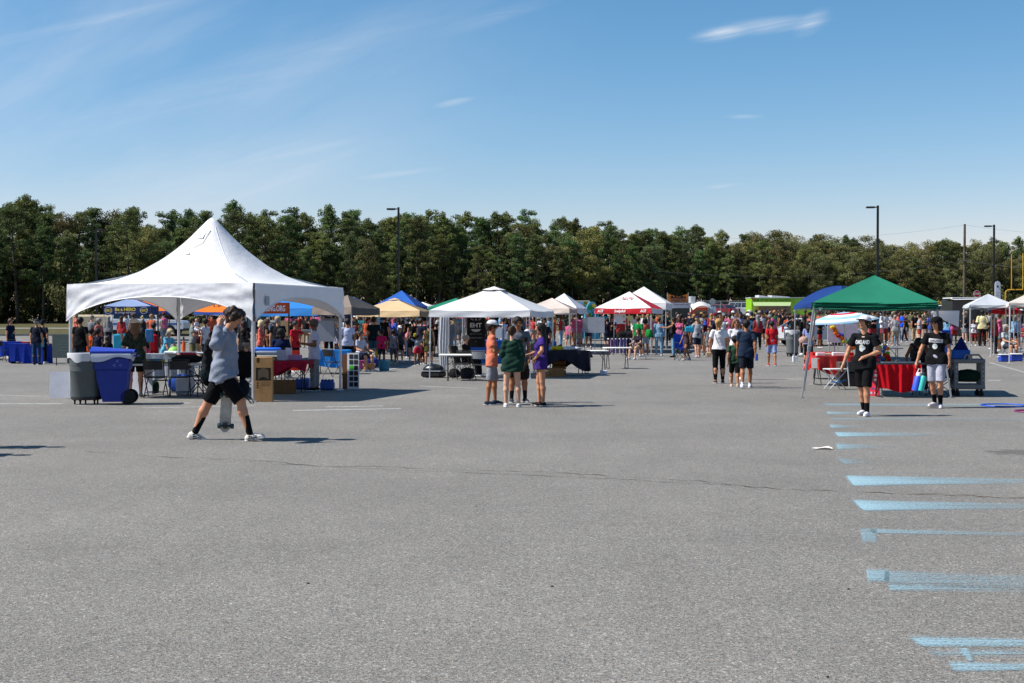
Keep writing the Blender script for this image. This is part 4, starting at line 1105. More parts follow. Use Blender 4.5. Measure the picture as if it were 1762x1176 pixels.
canopy_px('bright blue canopy behind the orange .ORG banner inside the peaked tent view', (395, 52), (552, 50), (606, 56), 531, 543.5, 509, ('2f86d6', '1d58b0', '1d58b0', '2f86d6'), legc='d2d5d8')
bo = thing('banner', 'orange banner lettered RACING.ORG on a black pole under the peaked tent', 'banner', D(474, 46)); s_ = 46 / FPX
MB().box((-4 * s_, 0, ZP(530.5, 46)), (54 * s_, .02, 19 * s_)).build('panel', CANVAS, bo, 'c8521a')
lettering('RACING.ORG', 44 * s_, 10.5 * s_, bo, (-5 * s_, -.014, ZP(531, 46)), 'd8dcec', bold=.03)
MB().bar((23 * s_, .02, 0), (23 * s_, .02, ZP(521, 46)), .045).build('pole', METAL, bo, '17171a')
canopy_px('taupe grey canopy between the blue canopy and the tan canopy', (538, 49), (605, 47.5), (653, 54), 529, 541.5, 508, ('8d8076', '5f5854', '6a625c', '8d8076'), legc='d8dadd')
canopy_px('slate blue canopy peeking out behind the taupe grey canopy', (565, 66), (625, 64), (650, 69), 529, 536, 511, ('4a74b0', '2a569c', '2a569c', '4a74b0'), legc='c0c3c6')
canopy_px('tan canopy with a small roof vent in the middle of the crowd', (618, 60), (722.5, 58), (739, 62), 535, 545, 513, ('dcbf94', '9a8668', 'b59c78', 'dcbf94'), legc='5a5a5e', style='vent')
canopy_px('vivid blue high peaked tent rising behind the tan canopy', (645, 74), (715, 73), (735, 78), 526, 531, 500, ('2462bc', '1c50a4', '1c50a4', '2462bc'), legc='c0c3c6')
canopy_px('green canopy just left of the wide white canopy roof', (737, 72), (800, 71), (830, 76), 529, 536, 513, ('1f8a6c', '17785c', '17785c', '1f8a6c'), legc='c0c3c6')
canopy_px('low white canopy top between the tan and green canopies', (705, 86), (742, 86), (748, 90), 526, 531, 520, 'f0eee6', legc='c0c3c6')
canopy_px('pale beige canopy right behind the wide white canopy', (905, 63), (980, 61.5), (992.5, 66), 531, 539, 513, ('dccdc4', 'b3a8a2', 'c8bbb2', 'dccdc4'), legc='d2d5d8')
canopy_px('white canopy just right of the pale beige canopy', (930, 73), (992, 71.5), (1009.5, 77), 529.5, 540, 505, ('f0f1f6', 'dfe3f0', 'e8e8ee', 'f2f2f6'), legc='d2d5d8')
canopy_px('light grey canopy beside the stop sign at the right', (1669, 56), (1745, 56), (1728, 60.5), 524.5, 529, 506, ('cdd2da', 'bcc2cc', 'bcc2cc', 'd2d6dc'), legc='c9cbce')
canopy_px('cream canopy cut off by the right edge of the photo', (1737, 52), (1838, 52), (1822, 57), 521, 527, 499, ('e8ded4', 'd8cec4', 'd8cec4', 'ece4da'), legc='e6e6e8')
canopy_px('low red canopy under the cream canopy at the right', (1705, 57), (1752, 57), (1756, 58.6), 533, 540, 528, 'c8202e', legc='d8dadd', style='dome')


# ---------------------------------------------------------------- furniture, bins and goods
def folding_table(label, p, rz, L=1.83, Wd=.74, H=.74, top='e9e7e1', legc='2b2c2f', name='folding_table', group=None):
    t = thing(name, label, 'table', p, rz, group)
    MB().rbox((0, 0, H - .022), (L, Wd, .044), .015).build('tabletop', PLASTIC, t, top)
    for q in (-1, 1):
        m = MB(); x = q * L * .36
        for y in (-1, 1): m.tube([(x, y * Wd * .12, H - .05), (x, y * Wd * .18, H * .6), (x, y * Wd * .42, .015)], .014, 6)
        m.tube([(x, -Wd * .18, H * .6), (x, Wd * .18, H * .6)], .012, 6); m.tube([(x, -Wd * .42, .02), (x, Wd * .42, .02)], .014, 6); m.tube([(x, 0, H * .6), (q * L * .12, 0, H - .05)], .011, 6); m.build('leg', METAL, t, legc)
    return t


def folding_chair(label, p, rz, col='17171a', seatc=None, frame=None, group=None):
    """faces -y in its own frame"""
    t = thing('folding_chair', label, 'chair', p, rz, group); seatc = seatc or col; frame = frame or col
    MB().rbox((0, -.02, .45), (.4, .38, .03), .012).build('seat', PLASTIC, t, seatc)
    m = MB(); m.grid(lambda u, v: V(((u - .5) * .4, .21 + .03 * (1 - (2 * u - 1) ** 2) + .02 * v, .62 + .2 * v)), 8, 4); m.grid(lambda u, v: V(((.5 - u) * .4, .225 + .03 * (1 - (2 * u - 1) ** 2) + .02 * v, .62 + .2 * v)), 8, 4); m.build('backrest', PLASTIC, t, seatc)
    for q in (-1, 1):
        m = MB(); m.tube([(q * .22, .24, .84), (q * .22, .12, .47), (q * .22, -.2, .012)], .012, 6); m.build('leg', METAL, t, frame)
        m = MB(); m.tube([(q * .205, -.17, .47), (q * .205, .04, .25), (q * .205, .24, .012)], .012, 6); m.build('leg', METAL, t, frame)
    m = MB(); m.tube([(-.22, -.13, .12), (.22, -.13, .12)], .009, 5); m.tube([(-.2, .16, .11), (.2, .16, .11)], .009, 5); m.tube([(-.22, .245, .84), (.22, .245, .84)], .012, 6); m.build('crossbar', METAL, t, frame)
    return t


def camp_chair(label, p, rz, col, group=None):
    t = thing('camp_chair', label, 'camp chair', p, rz, group)
    MB().grid(lambda u, v: V(((u - .5) * .52, -.22 + .44 * v, .44 - .08 * math.sin(PI * u) * math.sin(PI * v))), 8, 6).build('seat', CANVAS, t, col)
    MB().grid(lambda u, v: V(((u - .5) * .54, .2 + .14 * v + .06 * math.sin(PI * u), .4 + .52 * v)), 8, 6).build('backrest', CANVAS, t, col)
    m = MB()
    for q in (-1, 1):
        m.tube([(q * .28, -.26, .0), (q * .26, .24, .44)], .01, 5); m.tube([(q * .28, .26, .0), (q * .28, -.24, .44), (q * .3, -.24, .62)], .01, 5); m.tube([(q * .28, .2, .0), (q * .28, .34, .92)], .01, 5); m.tube([(q * .3, -.25, .62), (q * .29, .26, .62)], .016, 5)
    m.tube([(-.28, -.26, 0), (.28, -.24, .44)], .01, 5); m.tube([(.28, -.26, 0), (-.28, -.24, .44)], .01, 5); m.tube([(-.28, .26, 0), (.28, .24, .42)], .01, 5); m.tube([(.28, .26, 0), (-.28, .24, .42)], .01, 5); m.build('frame', METAL, t, '24262a'); return t


def tablecloth(label, p, rz, L, Wd, H, drop, col, name='tablecloth', folds=.02, hemvar=.05, pinch=0.0, front=None, seed=0, mat_=None):
    t = thing(name, label, 'tablecloth', p, rz); m = MB(); e = .012; X, Y = L / 2 + e, Wd / 2 + e
    m.grid(lambda u, v: V((X * (2 * u - 1), Y * (2 * v - 1), H + .006 + .003 * math.sin(u * 13 + v * 9))), 10, 6)
    per = [(-X, -Y), (X, -Y), (X, Y), (-X, Y)]
    for i in range(4):
        a, b = V((*per[i], 0)), V((*per[(i + 1) % 4], 0)); o = V((b.y - a.y, a.x - b.x, 0)).normalized(); dd = front if (front is not None and i == 0) else drop

        def fn(u, v, a=a, b=b, o=o, i=i, dd=dd):
            e_ = a.lerp(b, u); ctr = (a + b) / 2; e_ = e_.lerp(ctr, pinch * v); ln = (b - a).length
            return e_ + o * (.004 + (folds * (math.sin(u * ln * 17 + i * 2 + seed) + .5 * math.sin(u * ln * 37 + seed)) + folds * .8) * v) + V((0, 0, H + .005 - v * (dd + hemvar * math.sin(u * ln * 4 + i + seed))))
        m.grid(fn, max(16, int((b - a).length * 24)), 8)
    m.build('cloth', mat_ or CLOTH, t, col); return t


def box_thing(label, p, rz, d, col, cat='box', name='cardboard_box', m_=None, lid=None, tape=None):
    t = thing(name, label, cat, p, rz); MB().rbox((0, 0, d[2] / 2), d, .008).build('body', m_ or CARD, t, col)
    if tape: MB().box((0, -d[1] / 2 - .002, d[2] * .5), (d[0] * .98, .004, d[2] * .05)).build('tape', INK, t, tape)
    if lid: MB().rbox((0, 0, d[2] + .02), (d[0] + .02, d[1] + .02, .045), .01).build('lid', PLASTIC, t, lid)
    return t


def cooler(label, p, rz, col, lid='f0f0f0', d=(.55, .34, .36)):
    t = thing('cooler', label, 'cooler', p, rz); MB().rbox((0, 0, d[2] * .42), (d[0], d[1], d[2] * .84), .03).build('body', PLASTIC, t, col); MB().rbox((0, 0, d[2] * .93), (d[0] + .02, d[1] + .02, d[2] * .17), .02).build('lid', PLASTIC, t, lid)
    m = MB()
    for q in (-1, 1): m.tube([(q * (d[0] / 2 + .01), -.08, d[2] * .7), (q * (d[0] / 2 + .04), -.08, d[2] * .62), (q * (d[0] / 2 + .04), .08, d[2] * .62), (q * (d[0] / 2 + .01), .08, d[2] * .7)], .01, 5)
    m.build('handle', PLASTIC, t, lid); return t


def trash_can(label, p, rz, col='6d7275', H=1.05, R=.34, liner='e9eaee', dolly=True):
    t = thing('trash_can', label, 'trash can', p, rz); b = .14 if dolly else 0; h = H - b
    MB().lathe([(.001, b), (R * .80, b), (R * .82, b + .03), (R * .93, b + h * .72), (R * .95, b + h * .73), (R * .95, b + h * .78), (R * .985, b + h * .97), (R * 1.03, b + h * .975), (R * 1.03, b + h), (R * .95, b + h), (R * .93, b + h * .6), (.001, b + h * .6)], n=36).build('body', PLASTIC, t, col)
    m = MB(); k = 48; vs = []; 
    for i in range(k):
        a = 2 * PI * i / k; hh = .13 + .05 * math.sin(3 * a + 1) + .02 * math.sin(8 * a)
        for r, z in ((R * .9, b + h - .06), (R * .97, b + h + .012), (R * 1.045, b + h + .006), (R * 1.05, b + h - .03), (R * 1.03, b + h - hh * (1.0))): vs.append((r * math.cos(a), r * math.sin(a), z))
    m.add(vs, [(i * 5 + j, ((i + 1) % k) * 5 + j, ((i + 1) % k) * 5 + j + 1, i * 5 + j + 1) for i in range(k) for j in range(4)]); m.build('liner', CANVAS, t, liner)
    for q in (-1, 1): m = MB(); m.rbox((q * R * .99, 0, b + h * .84), (.05, .12, .12), .015); m.build('handle', PLASTIC, t, col)
    if dolly:
        MB().lathe([(.001, b - .045), (R * .78, b - .045), (R * .86, b - .03), (R * .86, b + .02), (R * .8, b + .025), (.001, b + .025)], n=24).build('dolly', PLASTIC, t, '1a1b1d')
        for k in range(5):
            a = 2 * PI * k / 5 + .4; m = MB(); m.wheel((R * .66 * math.cos(a), R * .66 * math.sin(a), .045), .045, .035, 'x', 14); m.box((R * .66 * math.cos(a), R * .66 * math.sin(a), .09), (.05, .05, .04)); m.build('caster', RUB, t)
    return t


# bins at the front left corner of the peaked tent
q = G(149, 696); trash_can('grey round trash can on a wheeled dolly beside the blue recycling bin', q, .3, col='525a5c', H=1.04, R=.355)
q = G(193, 697); q.y += .25; rb = thing('recycling_bin', 'blue wheeled recycling bin with open white liner at the peaked tent corner', 'recycling bin', q, math.radians(8))
RBc = '0d2f92'
MB().prism([(-.22, .06), (.2, .06), (.26, .5), (.28, 1.0), (-.36, 1.0), (-.33, .5)], -.27, .27).build('body', PLASTIC, rb, RBc)
MB().rbox((-.04, 0, .83), (.68, .6, .26), .02).build('collar', PLASTIC, rb, RBc)
m = MB(); m.grid(lambda u, v: V((-.46 + .86 * u, -.33 + .66 * v, 1.055 + .09 * math.sin(PI * v) * (1 - .35 * u) + .03 * (1 - u))), 12, 8); m.grid(lambda u, v: V((.40 - .86 * u, -.33 + .66 * v, 1.03 + .03 * math.sin(PI * v))), 12, 8)
for y in (-.33, .33): m.box((-.03, y, 1.06), (.84, .02, .05))
m.build('lid', PLASTIC, rb, '1a40b4')
m = MB(); k = 60; vs = []
for i in range(k):
    a = 2 * PI * i / k; cx_, sx_ = math.cos(a), math.sin(a); rr = 1 / max(abs(cx_) / .385, abs(sx_) / .335); hh = .1 + .05 * math.sin(3 * a + 2)
    for f, z in ((.9, 1.0), (1.0, 1.05), (1.04, 1.02), (1.03, 1.02 - hh)): vs.append((rr * f * cx_ - .04, rr * f * sx_, z))
m.add(vs, [(i * 4 + j, ((i + 1) % k) * 4 + j, ((i + 1) % k) * 4 + j + 1, i * 4 + j + 1) for i in range(k) for j in range(3)]); m.build('liner', CANVAS, rb, 'e4e6f4')
for y in (-.24, .24): m = MB(); m.wheel((.27, y, .15), .15, .06, 'y', 22); m.wheel((.27, y, .15), .15, .062, 'y', 16, r2=.07); m.build('wheel', RUB, rb)
m = MB(); m.tube([(.4, -.25, 1.0), (.44, -.22, .98), (.44, .22, .98), (.4, .25, 1.0)], .017, 6); m.build('handle', PLASTIC, rb, RBc)
m = MB()
for dx, dz in ((0, .055), (-.06, -.03), (.06, -.03)):
    for k in range(3): a = 2 * PI * k / 3; m.add([(.08 + dx + .022 * math.cos(a), -.302, .83 + dz + .022 * math.sin(a)), (.08 + dx + .03 * math.cos(a + 1.2), -.302, .83 + dz + .03 * math.sin(a + 1.2)), (.08 + dx + .018 * math.cos(a + 1.5), -.302, .83 + dz + .018 * math.sin(a + 1.5))], [(0, 1, 2)])
m.build('emblem', INK, rb, 'a8b8e8', smooth=False)
# boards at the left
q = G(99, 686); m = MB(); m.box((0, 0, .29), (.42, .03, .58)); o = m.build('white_board', PLASTIC, None, 'e6e6ec', loc=q + V((0, .1, .0))); o.rotation_euler = (-.12, 0, .05); tag(o, 'plain white panel leaning beside the left tent pole', 'panel')
q = D(115, 50); t = thing('sign_board', 'grey green chalkboard sign standing behind the left tent pole', 'sign', q)
MB().box((0, 0, ZP(597, 50)), (1.07, .03, 40 * 50 / FPX)).build('panel', PLASTIC, t, '5d6b66')
for x in (-.4, .4): MB().bar((x, .04, 0), (x, .04, ZP(600, 50)), .03).build('leg', METAL, t, '3a3d3f')
for k, w_ in enumerate((.5, .62, .4, .56)): lettering('Thank you to all our', w_, .045, t, (0, -.018, ZP(588 + k * 5.2, 50)), '8e9a94') if k == 0 else lettering(('sponsors of the day', 'see inside', 'for more details')[k - 1], w_, .045, t, (0, -.018, ZP(588 + k * 5.2, 50)), '8e9a94')
# far left tables with blue cloths
for k, (px, Y, L_, lb) in enumerate(((6, 55.5, 1.25, 'folding table under the left half of the blue cloths at far left'), (52, 52.2, 1.35, 'folding table under the blue cloth next to the man in jeans'))):
    folding_table(lb, D(px, Y), .0, L=L_, legc='303236')
tablecloth('royal blue tablecloth with a short hem at the far left edge', D(6, 55.5), 0, 1.27, .76, .745, .62, '1c3fae', seed=1)
tablecloth('royal blue tablecloth reaching the ground beside the man in jeans', D(52, 52.2), 0, 1.36, .76, .745, .72, '1a37a0', seed=4)
for (px, lb, c_) in ((44, 'red box lying on the blue covered table', 'c03038'), (20, 'dark box lying on the blue covered table at far left', '17181c')):
    o = MB().rbox((0, 0, .03), (.28, .2, .06), .01).build('box', CARD, None, c_, loc=D(px, 52.3 if px == 44 else 55.4) + V((0, 0, .76))); tag(o, lb, 'box')
folding_chair('black folding chair by the blue tables at the far left edge', D(-2, 53.4), PI)

# under the peaked tent: table with chairs at the left
YT = 30.6; p0 = D(296, YT); folding_table('white topped folding table under the left half of the peaked tent', p0, .0, L=1.75, Wd=.76, top='c9c6be', legc='202124')
folding_chair('black folding chair pushed under the left end of the white topped table', D(268, YT - .45), PI); folding_chair('black folding chair pushed under the middle of the white topped table', D(309, YT - .4), PI + .15)
folding_chair('black folding chair on the far side of the white topped table', D(342, YT + .2), PI / 2)
for (px, dx, d, c_, lb, rz_) in ((277, 0, (.62, .3, .02), '2a2c30', 'flat dark folder on the white topped table', .1), (271, .1, (.3, .2, .1), '8fb8d8', 'pale blue tray of goods on the white topped table', 0), (250, .05, (.16, .14, .09), 'e89a30', 'small orange box on the white topped table', .3)):
    o = MB().rbox((0, 0, d[2] / 2), d, .008).build('box', CARD, None, c_, loc=D(px, YT + dx) + V((0, 0, .742))); o.rotation_euler.z = rz_; tag(o, lb, 'box')
for (px, c_, lb) in ((254, 'c8d850', 'yellow green ball at the left end of the white topped table'), (280, 'e8d24a', 'yellow ball by the pale blue tray')):
    o = MB().ell((0, 0, .05), (.05, .05, .05), 12, 8).build('ball', PLASTIC, None, c_, loc=D(px, YT - .12) + V((0, 0, .742))); tag(o, lb, 'ball')
o = MB().lump((0, 0, .09), (.34, .16, .1)).build('jacket', CLOTH, None, '131316', loc=D(322, YT + .02) + V((0, 0, .742))); tag(o, 'black jacket heaped on the white topped table under the tent', 'jacket')
m = MB(); m.rbox((0, 0, .2), (.36, .3, .4), .03); o = m.build('water_pack', PLASTIC, None, 'dfe3ee', loc=D(318, YT + .5)); tag(o, 'pack of water bottles on the ground under the white topped table', 'water pack')
m = MB(); m.lump((0, 0, .2), (.3, .2, .22)); o = m.build('duffel_bag', CLOTH, None, '1d3f88', loc=D(314, YT + 1.4) + V((0, 0, 0))); tag(o, 'blue duffel bag on the ground behind the white topped table', 'bag')
m = MB(); m.rbox((0, 0, .38), (.02, .6, .7), .01); o = m.build('folded_board', PLASTIC, None, 'c2c6d2', loc=D(243, YT + .1)); o.rotation_euler.z = 1.2; tag(o, 'pale folded panel leaning on the left end of the white topped table', 'panel')
o = MB().lump((0, 0, .16), (.2, .16, .17)).build('shopping_bag', CLOTH, None, '1c3a2a', loc=D(257, YT + .6)); tag(o, 'dark green bag on the ground under the left end of the table', 'bag')
# second table behind with grey cloth, helmet, red tub
folding_table('folding table under the grey cloth behind the white topped table', D(287, 38.5), 0, L=1.2, legc='303236'); tablecloth('light grey tablecloth hanging to the ground behind the white topped table', D(287, 38.5), 0, 1.22, .76, .745, .68, '9aa0aa', seed=7, folds=.035)
t = thing('helmet', 'green and white helmet on the grey covered table', 'helmet', D(300, 38.3) + V((0, 0, .757))); MB().lathe([(.16, 0), (.155, .08), (.12, .15), (.06, .19), (.001, .2)], sx=1.15).build('shell', PLASTIC, t, '8fd05a'); MB().lathe([(.165, -.0), (.168, .045), (.15, .05)], sx=1.15).build('rim', PLASTIC, t, 'f0f0f0')
m = MB(); m.rbox((0, 0, .04), (.5, .3, .08), .03); o = m.build('tray', PLASTIC, None, 'd8dce2', loc=D(299, 38.05) + V((0, 0, .757))); tag(o, 'white tray next to the green helmet', 'tray')
folding_table('narrow folding table carrying the red tub', D(330, 37.5), 0, L=.9, Wd=.6, H=.82, top='c2c4ca')
t = thing('tub', 'red fabric tub with a grey rim on the narrow folding table', 'tub', D(326, 37.3) + V((0, 0, .825 - .62 + .0))); t.location.z = .825
m = MB(); m.rbox((0, 0, -.17), (.52, .08, .34), .02); m.v = [(x, y - .36, z) for x, y, z in m.v]; m.build('body', CLOTH, t, 'c01c3c'); m = MB(); m.box((0, -.36, .01), (.54, .09, .03)); m.build('rim', PLASTIC, t, 'b9bcc2')
t = thing('bottle', 'tall orange and black bottle beside the tent pole', 'bottle', D(316, 37.4) + V((0, 0, .825))); MB().lathe([(.001, 0), (.05, .0), (.052, .22), (.02, .3), (.02, .34), (.001, .34)], n=14).build('body', PLASTIC, t, 'd85a1c'); MB().lathe([(.024, .33), (.024, .42), (.001, .42)], n=12).build('neck', PLASTIC, t, '17171a')

# tall cardboard box and photo board
q = G(452.5, 692); t = thing('cardboard_box', 'tall printed cardboard box standing against the front right tent pole', 'box', q + V((0, .13, 0)), math.radians(3)); s_ = q.y / FPX
bw, bh = 30 * s_, 77 * s_; MB().rbox((0, 0, bh / 2), (bw, .22, bh), .006).build('body', CARD, t, 'cf9c66')
MB().box((0, -.112, bh * .62), (bw * .86, .004, bh * .29)).build('print', INK, t, '3a3228')
MB().grid(lambda u, v: V(((u - .5) * bw * .6, -.1155, bh * (.5 + .2 * v + .06 * math.sin(PI * u)))), 6, 4).build('print', INK, t, '7a6650')
MB().box((0, -.1125, bh * .49), (bw * .98, .003, .012)).build('tape', INK, t, 'b08050')
m = MB(); m.add([(-.1 * bw - .07 + .035 * math.cos(a), -.1125, bh * .93 - .0 + .06 * math.sin(a)) for a in np.linspace(0, 6.28, 17)[:-1]], [tuple(range(16))]); m.build('print', INK, t, '5a4228', smooth=False)
for k in range(3): MB().box((-.12, -.1125, bh * (.42 - .05 * k)), (.035, .003, .03)).build('print', INK, t, '4a3624')
for k in range(3): lettering('LED STRING CANOPY', bw * .5, .02, t, (.05, -.1125, bh * (.43 - .035 * k)), '6a5038')
MB().box((-bw / 2 - .03, .1, bh * .4), (.03, .18, bh * .86)).build('flap', CARD, t, 'a8703c')
q = G(607, 670); t = thing('photo_board', 'white board pinned with dark photographs leaning on the right rear tent pole', 'photo board', q + V((0, .1, 0)), -.35); s_ = q.y / FPX
MB().box((0, 0, 31 * s_), (22 * s_, .03, 62 * s_)).build('panel', PLASTIC, t, 'd4d8e2')
rp = random.Random(3)
for r_ in range(6):
    for c_ in range(2):
        col_ = rp.choice(['1b1c20', '2a2a30', '141418', '3a2a22', '20303a']) if (r_, c_) != (2, 0) else '40b838'
        MB().box((((c_ - .35) * 9) * s_, -.018, (56 - r_ * 9.6) * s_), (7.4 * s_, .006, 7.6 * s_)).build('photo', INK, t, col_)
MB().box((-16 * s_, .06, 30 * s_), (10 * s_, .12, 60 * s_)).build('side_panel', CARD, t, '6a4c38')

# red covered table under the right half
folding_table('folding table under the dark red cloth by the tall cardboard box', D(497, 32.2), 0, L=.95, legc='202124')
tablecloth('crumpled dark red tablecloth beside the tall cardboard box', D(497, 32.2), 0, 1.0, .8, .745, .22, 'a81c38', folds=.03, hemvar=.16, pinch=.12, seed=2, front=.3)
for (px, d, c_, lb, rz_, dy) in ((463, (.3, .25, .06), 'b89a70', 'low tan box on the dark red table', 0, -.2), (484, (.2, .12, .25), 'aeb4cc', 'pale lilac jar carton on the dark red table', .1, -.15), (496, (.16, .03, .3), 'd8dcf0', 'white leaning card on the dark red table', -.1, 0.05), (508, (.3, .2, .13), 'b08ab8', 'lilac patterned tin on the dark red table', 0, .1)):
    o = MB().rbox((0, 0, d[2] / 2), d, .01).build('box', CARD, None, c_, loc=D(px, 32.2 + dy) + V((0, 0, .755))); o.rotation_euler = ((-.15 if px == 496 else 0), 0, rz_); tag(o, lb, 'box')
box_thing('open brown cardboard box on the ground under the dark red table', D(489, 31.7), .1, (.52, .34, .32), '7a5a3c'); box_thing('black storage crate under the dark red table', D(470, 32.0), 0, (.4, .4, .3), '1a1a1d', m_=PLASTIC, name='crate', cat='crate')
for (px, Y, c_, lb) in ((520, 33.6, '2a4a9a', 'wrapped blue water pack left of the man in grey trousers'), (527, 34.2, '8a98c0', 'pale wrapped pack behind the man in grey trousers'), (563, 33.3, '2a56a8', 'blue wrapped water pack right of the man in grey trousers')):
    m = MB(); m.rbox((0, 0, .11), (.34, .26, .22), .04)
    for i in range(4):
        for j in range(3): m.lathe([(.03, .2), (.032, .24), (.016, .26), (.001, .265)], (-.12 + .08 * i, -.08 + .08 * j, 0), 8)
    o = m.build('water_pack', PLASTIC, None, c_, loc=D(px, Y)); tag(o, lb, 'water pack')
camp_chair('orange red camp chair behind the dark red table', D(508, 36), PI * .9, 'e8432c'); camp_chair('black camp chair under the seated person in navy', D(482, 40), PI, '17181c')
folding_table('folding table with a blue tub behind the dark red table', D(462, 37.5), 0, L=1.1, legc='2a2b2e')
for (px, d, c_, lb, nm) in ((458, (.75, .5, .2), '1f6ae0', 'bright blue shallow tub on the rear folding table', 'tub'), (460, (.6, .4, .12), '7a8898', 'grey plastic bin in front of the bright blue tub', 'bin')):
    o = MB().rbox((0, 0, d[2] / 2), d, .03).build(nm, PLASTIC, None, c_, loc=D(px, 37.5 if nm == 'tub' else 36.9) + V((0, 0, .745 if nm == 'tub' else .745))); tag(o, lb, nm)
folding_table('folding table under the bright blue cloth by the right tent pole', D(571, 43), 0, L=1.1, legc='2a2b2e'); tablecloth('bright sky blue tablecloth near the right rear tent pole', D(571, 43), 0, 1.12, .76, .745, .5, '2c8ae0', seed=5)
folding_chair('black folding chair in front of the sky blue tablecloth', D(573, 40.5), PI * .8)
for (px, Y, w_, h0, h1, c_, lb) in ((560, 49, .62, 552, 588, 'a4a8b2', 'grey display board behind the man in the white shirt'), (490, 50, .3, 552, 578, 'c9a070', 'tan display board behind the black pole'), (571, 50.5, .8, 548, 582, '8e939c', 'wide grey display board by the blue canopy legs')):
    o = MB().box((0, 0, (ZP(h0, Y) + ZP(h1, Y)) / 2), (w_, .03, (h1 - h0) * Y / FPX)).build('display_board', PLASTIC, None, c_, loc=V((D(px, Y).x, Y, 0))); tag(o, lb, 'display board')
# goods on the ground right of the tent
for (px, Y, r, h, c_, nm, lb) in ((635, 46, .22, .22, 'b07c4a', 'basket', 'round wicker basket on the ground below the taupe canopy'), (661, 45.2, .2, .34, '1f7c98', 'bucket', 'teal bucket behind the child in pink')):
    o = MB().lathe([(.001, 0), (r * .8, 0), (r, h * .9), (r * 1.04, h), (r * .95, h), (r * .75, .05), (.001, .05)], n=20).build(nm, PLASTIC, None, c_, loc=D(px, Y)); tag(o, lb, nm)
m = MB(); m.lump((0, 0, .18), (.4, .3, .22)); o = m.build('blue_bag', CLOTH, None, '2c3f8c', loc=D(632, 48)); tag(o, 'blue sack behind the wicker basket', 'sack'); box_thing('pink and white box beside the wicker basket', D(620, 47), .2, (.36, .3, .3), 'd85a9a')

# under the white canopy
folding_table('white folding table under the wide white canopy behind the man in orange', D(808, 38.4), .0, L=1.7, Wd=.76, top='efeee8', legc='1d1e20')
folding_chair('black folding chair at the white folding table beside the seated man', D(828, 38.2), PI * .9, '1a1b1e', seatc='8a8d92'); folding_chair('black folding chair under the left end of the white folding table', D(795, 39.0), PI * 1.1)
t = thing('grill', 'black rounded portable grill on the ground by the left canopy leg', 'grill', D(746, 40.3), -.35)
MB().grid(lambda u, v: V((-.31 + .62 * v, -.26 * math.cos(PI * u) * (math.sin(PI * v) ** .25 if 0 < v < 1 else 0.0), .2 + .21 * math.sin(PI * u) ** .8 * (math.sin(PI * v) ** .35 if 0 < v < 1 else 0.0))), 16, 18).build('lid', PAINT, t, '121417'); MB().rbox((0, 0, .1), (.62, .5, .17), .04).build('body', PLASTIC, t, '0f1012'); MB().box((0, 0, .2), (.64, .53, .03)).build('rim', METAL, t, '9a9da2')
for (px, Y, c_, lb, r_) in ((782, 39.5, '17181b', 'black bag on the ground left of the white folding table', (.16, .14, .14)), (803, 38.6, '2a2c30', 'dark rucksack on the ground below the white folding table', (.2, .16, .17))):
    o = MB().lump((0, 0, r_[2]), r_).build('bag', CLOTH, None, c_, loc=D(px, Y)); tag(o, lb, 'bag')
t = thing('cooler_box', 'blue covered stand with flyers behind the man in the grey shirt', 'table', D(838, 52)); MB().rbox((0, 0, .45), (1.5, .6, .9), .03).build('cloth', CLOTH, t, '1e4f9c')
t = thing('sign_stand', 'wooden sign stand with a white page between the orange and green shirts', 'sign', D(858, 47)); MB().box((0, 0, ZP(573, 47)), (.22, .02, .36)).build('page', INK, t, 'dce4ee'); m = MB(); m.bar((-.16, .02, 0), (-.16, .02, 1.6), .04); m.bar((.16, .02, 0), (.16, .02, 1.6), .04); m.build('frame', CARD, t, 'b07a48')
folding_table('folding table with a blue cloth behind the grey shirted man', D(916, 56), 0, L=1.9); tablecloth('blue tablecloth on the table behind the grey shirted man', D(916, 56), 0, 1.92, .76, .745, .5, '2a5aa8', seed=9)

# tarp covered table, crates
YB = 41.8; folding_table('folding table buried under the dark tarp right of the white canopy', D(974, YB), .15, L=1.25, Wd=.8, legc='2a2b2e')
tablecloth('dark grey and navy tarp draped low over the table right of the white canopy', D(974, YB), .15, 1.3, .86, .76, .38, '2b2c38', folds=.06, hemvar=.18, seed=3, front=.45)
o = MB().lump((0, 0, .06), (.2, .13, .07)).build('yellow_cloth', CLOTH, None, 'd8c628', loc=D(958, YB - .1) + V((0, 0, .77))); tag(o, 'yellow cloth bundled on the tarp covered table', 'cloth')
o = MB().lump((0, 0, .05), (.34, .2, .06)).build('white_cloth', CLOTH, None, 'e9e9ee', loc=D(980, YB) + V((0, 0, .77))); tag(o, 'white cloth bundled on the tarp covered table', 'cloth')


def wood_crate(label, p, rz, d):
    t = thing('wooden_crate', label, 'crate', p, rz); n = 3; hgt = d[2] / n
    for y in (-1, 1):
        for k in range(n): MB().box((0, y * d[1] / 2, hgt * (k + .5)), (d[0], .015, hgt * .8)).build('slat', CARD, t, 'a5794c')
    for x in (-1, 1):
        for k in range(n): MB().box((x * (d[0] / 2 - .01), 0, hgt * (k + .5)), (.015, d[1] - .02, hgt * .8)).build('slat', CARD, t, '9a6f45')
    MB().box((0, 0, .01), (d[0] - .04, d[1] - .04, .02)).build('bottom', CARD, t, '8a6238'); return t


wood_crate('wooden slat crate standing beside the tarp covered table', D(955, 40.9), .2, (.5, .34, .26)); wood_crate('smaller wooden crate stacked behind the first by the tarp table', D(962, 42.2), -.1, (.42, .3, .46))

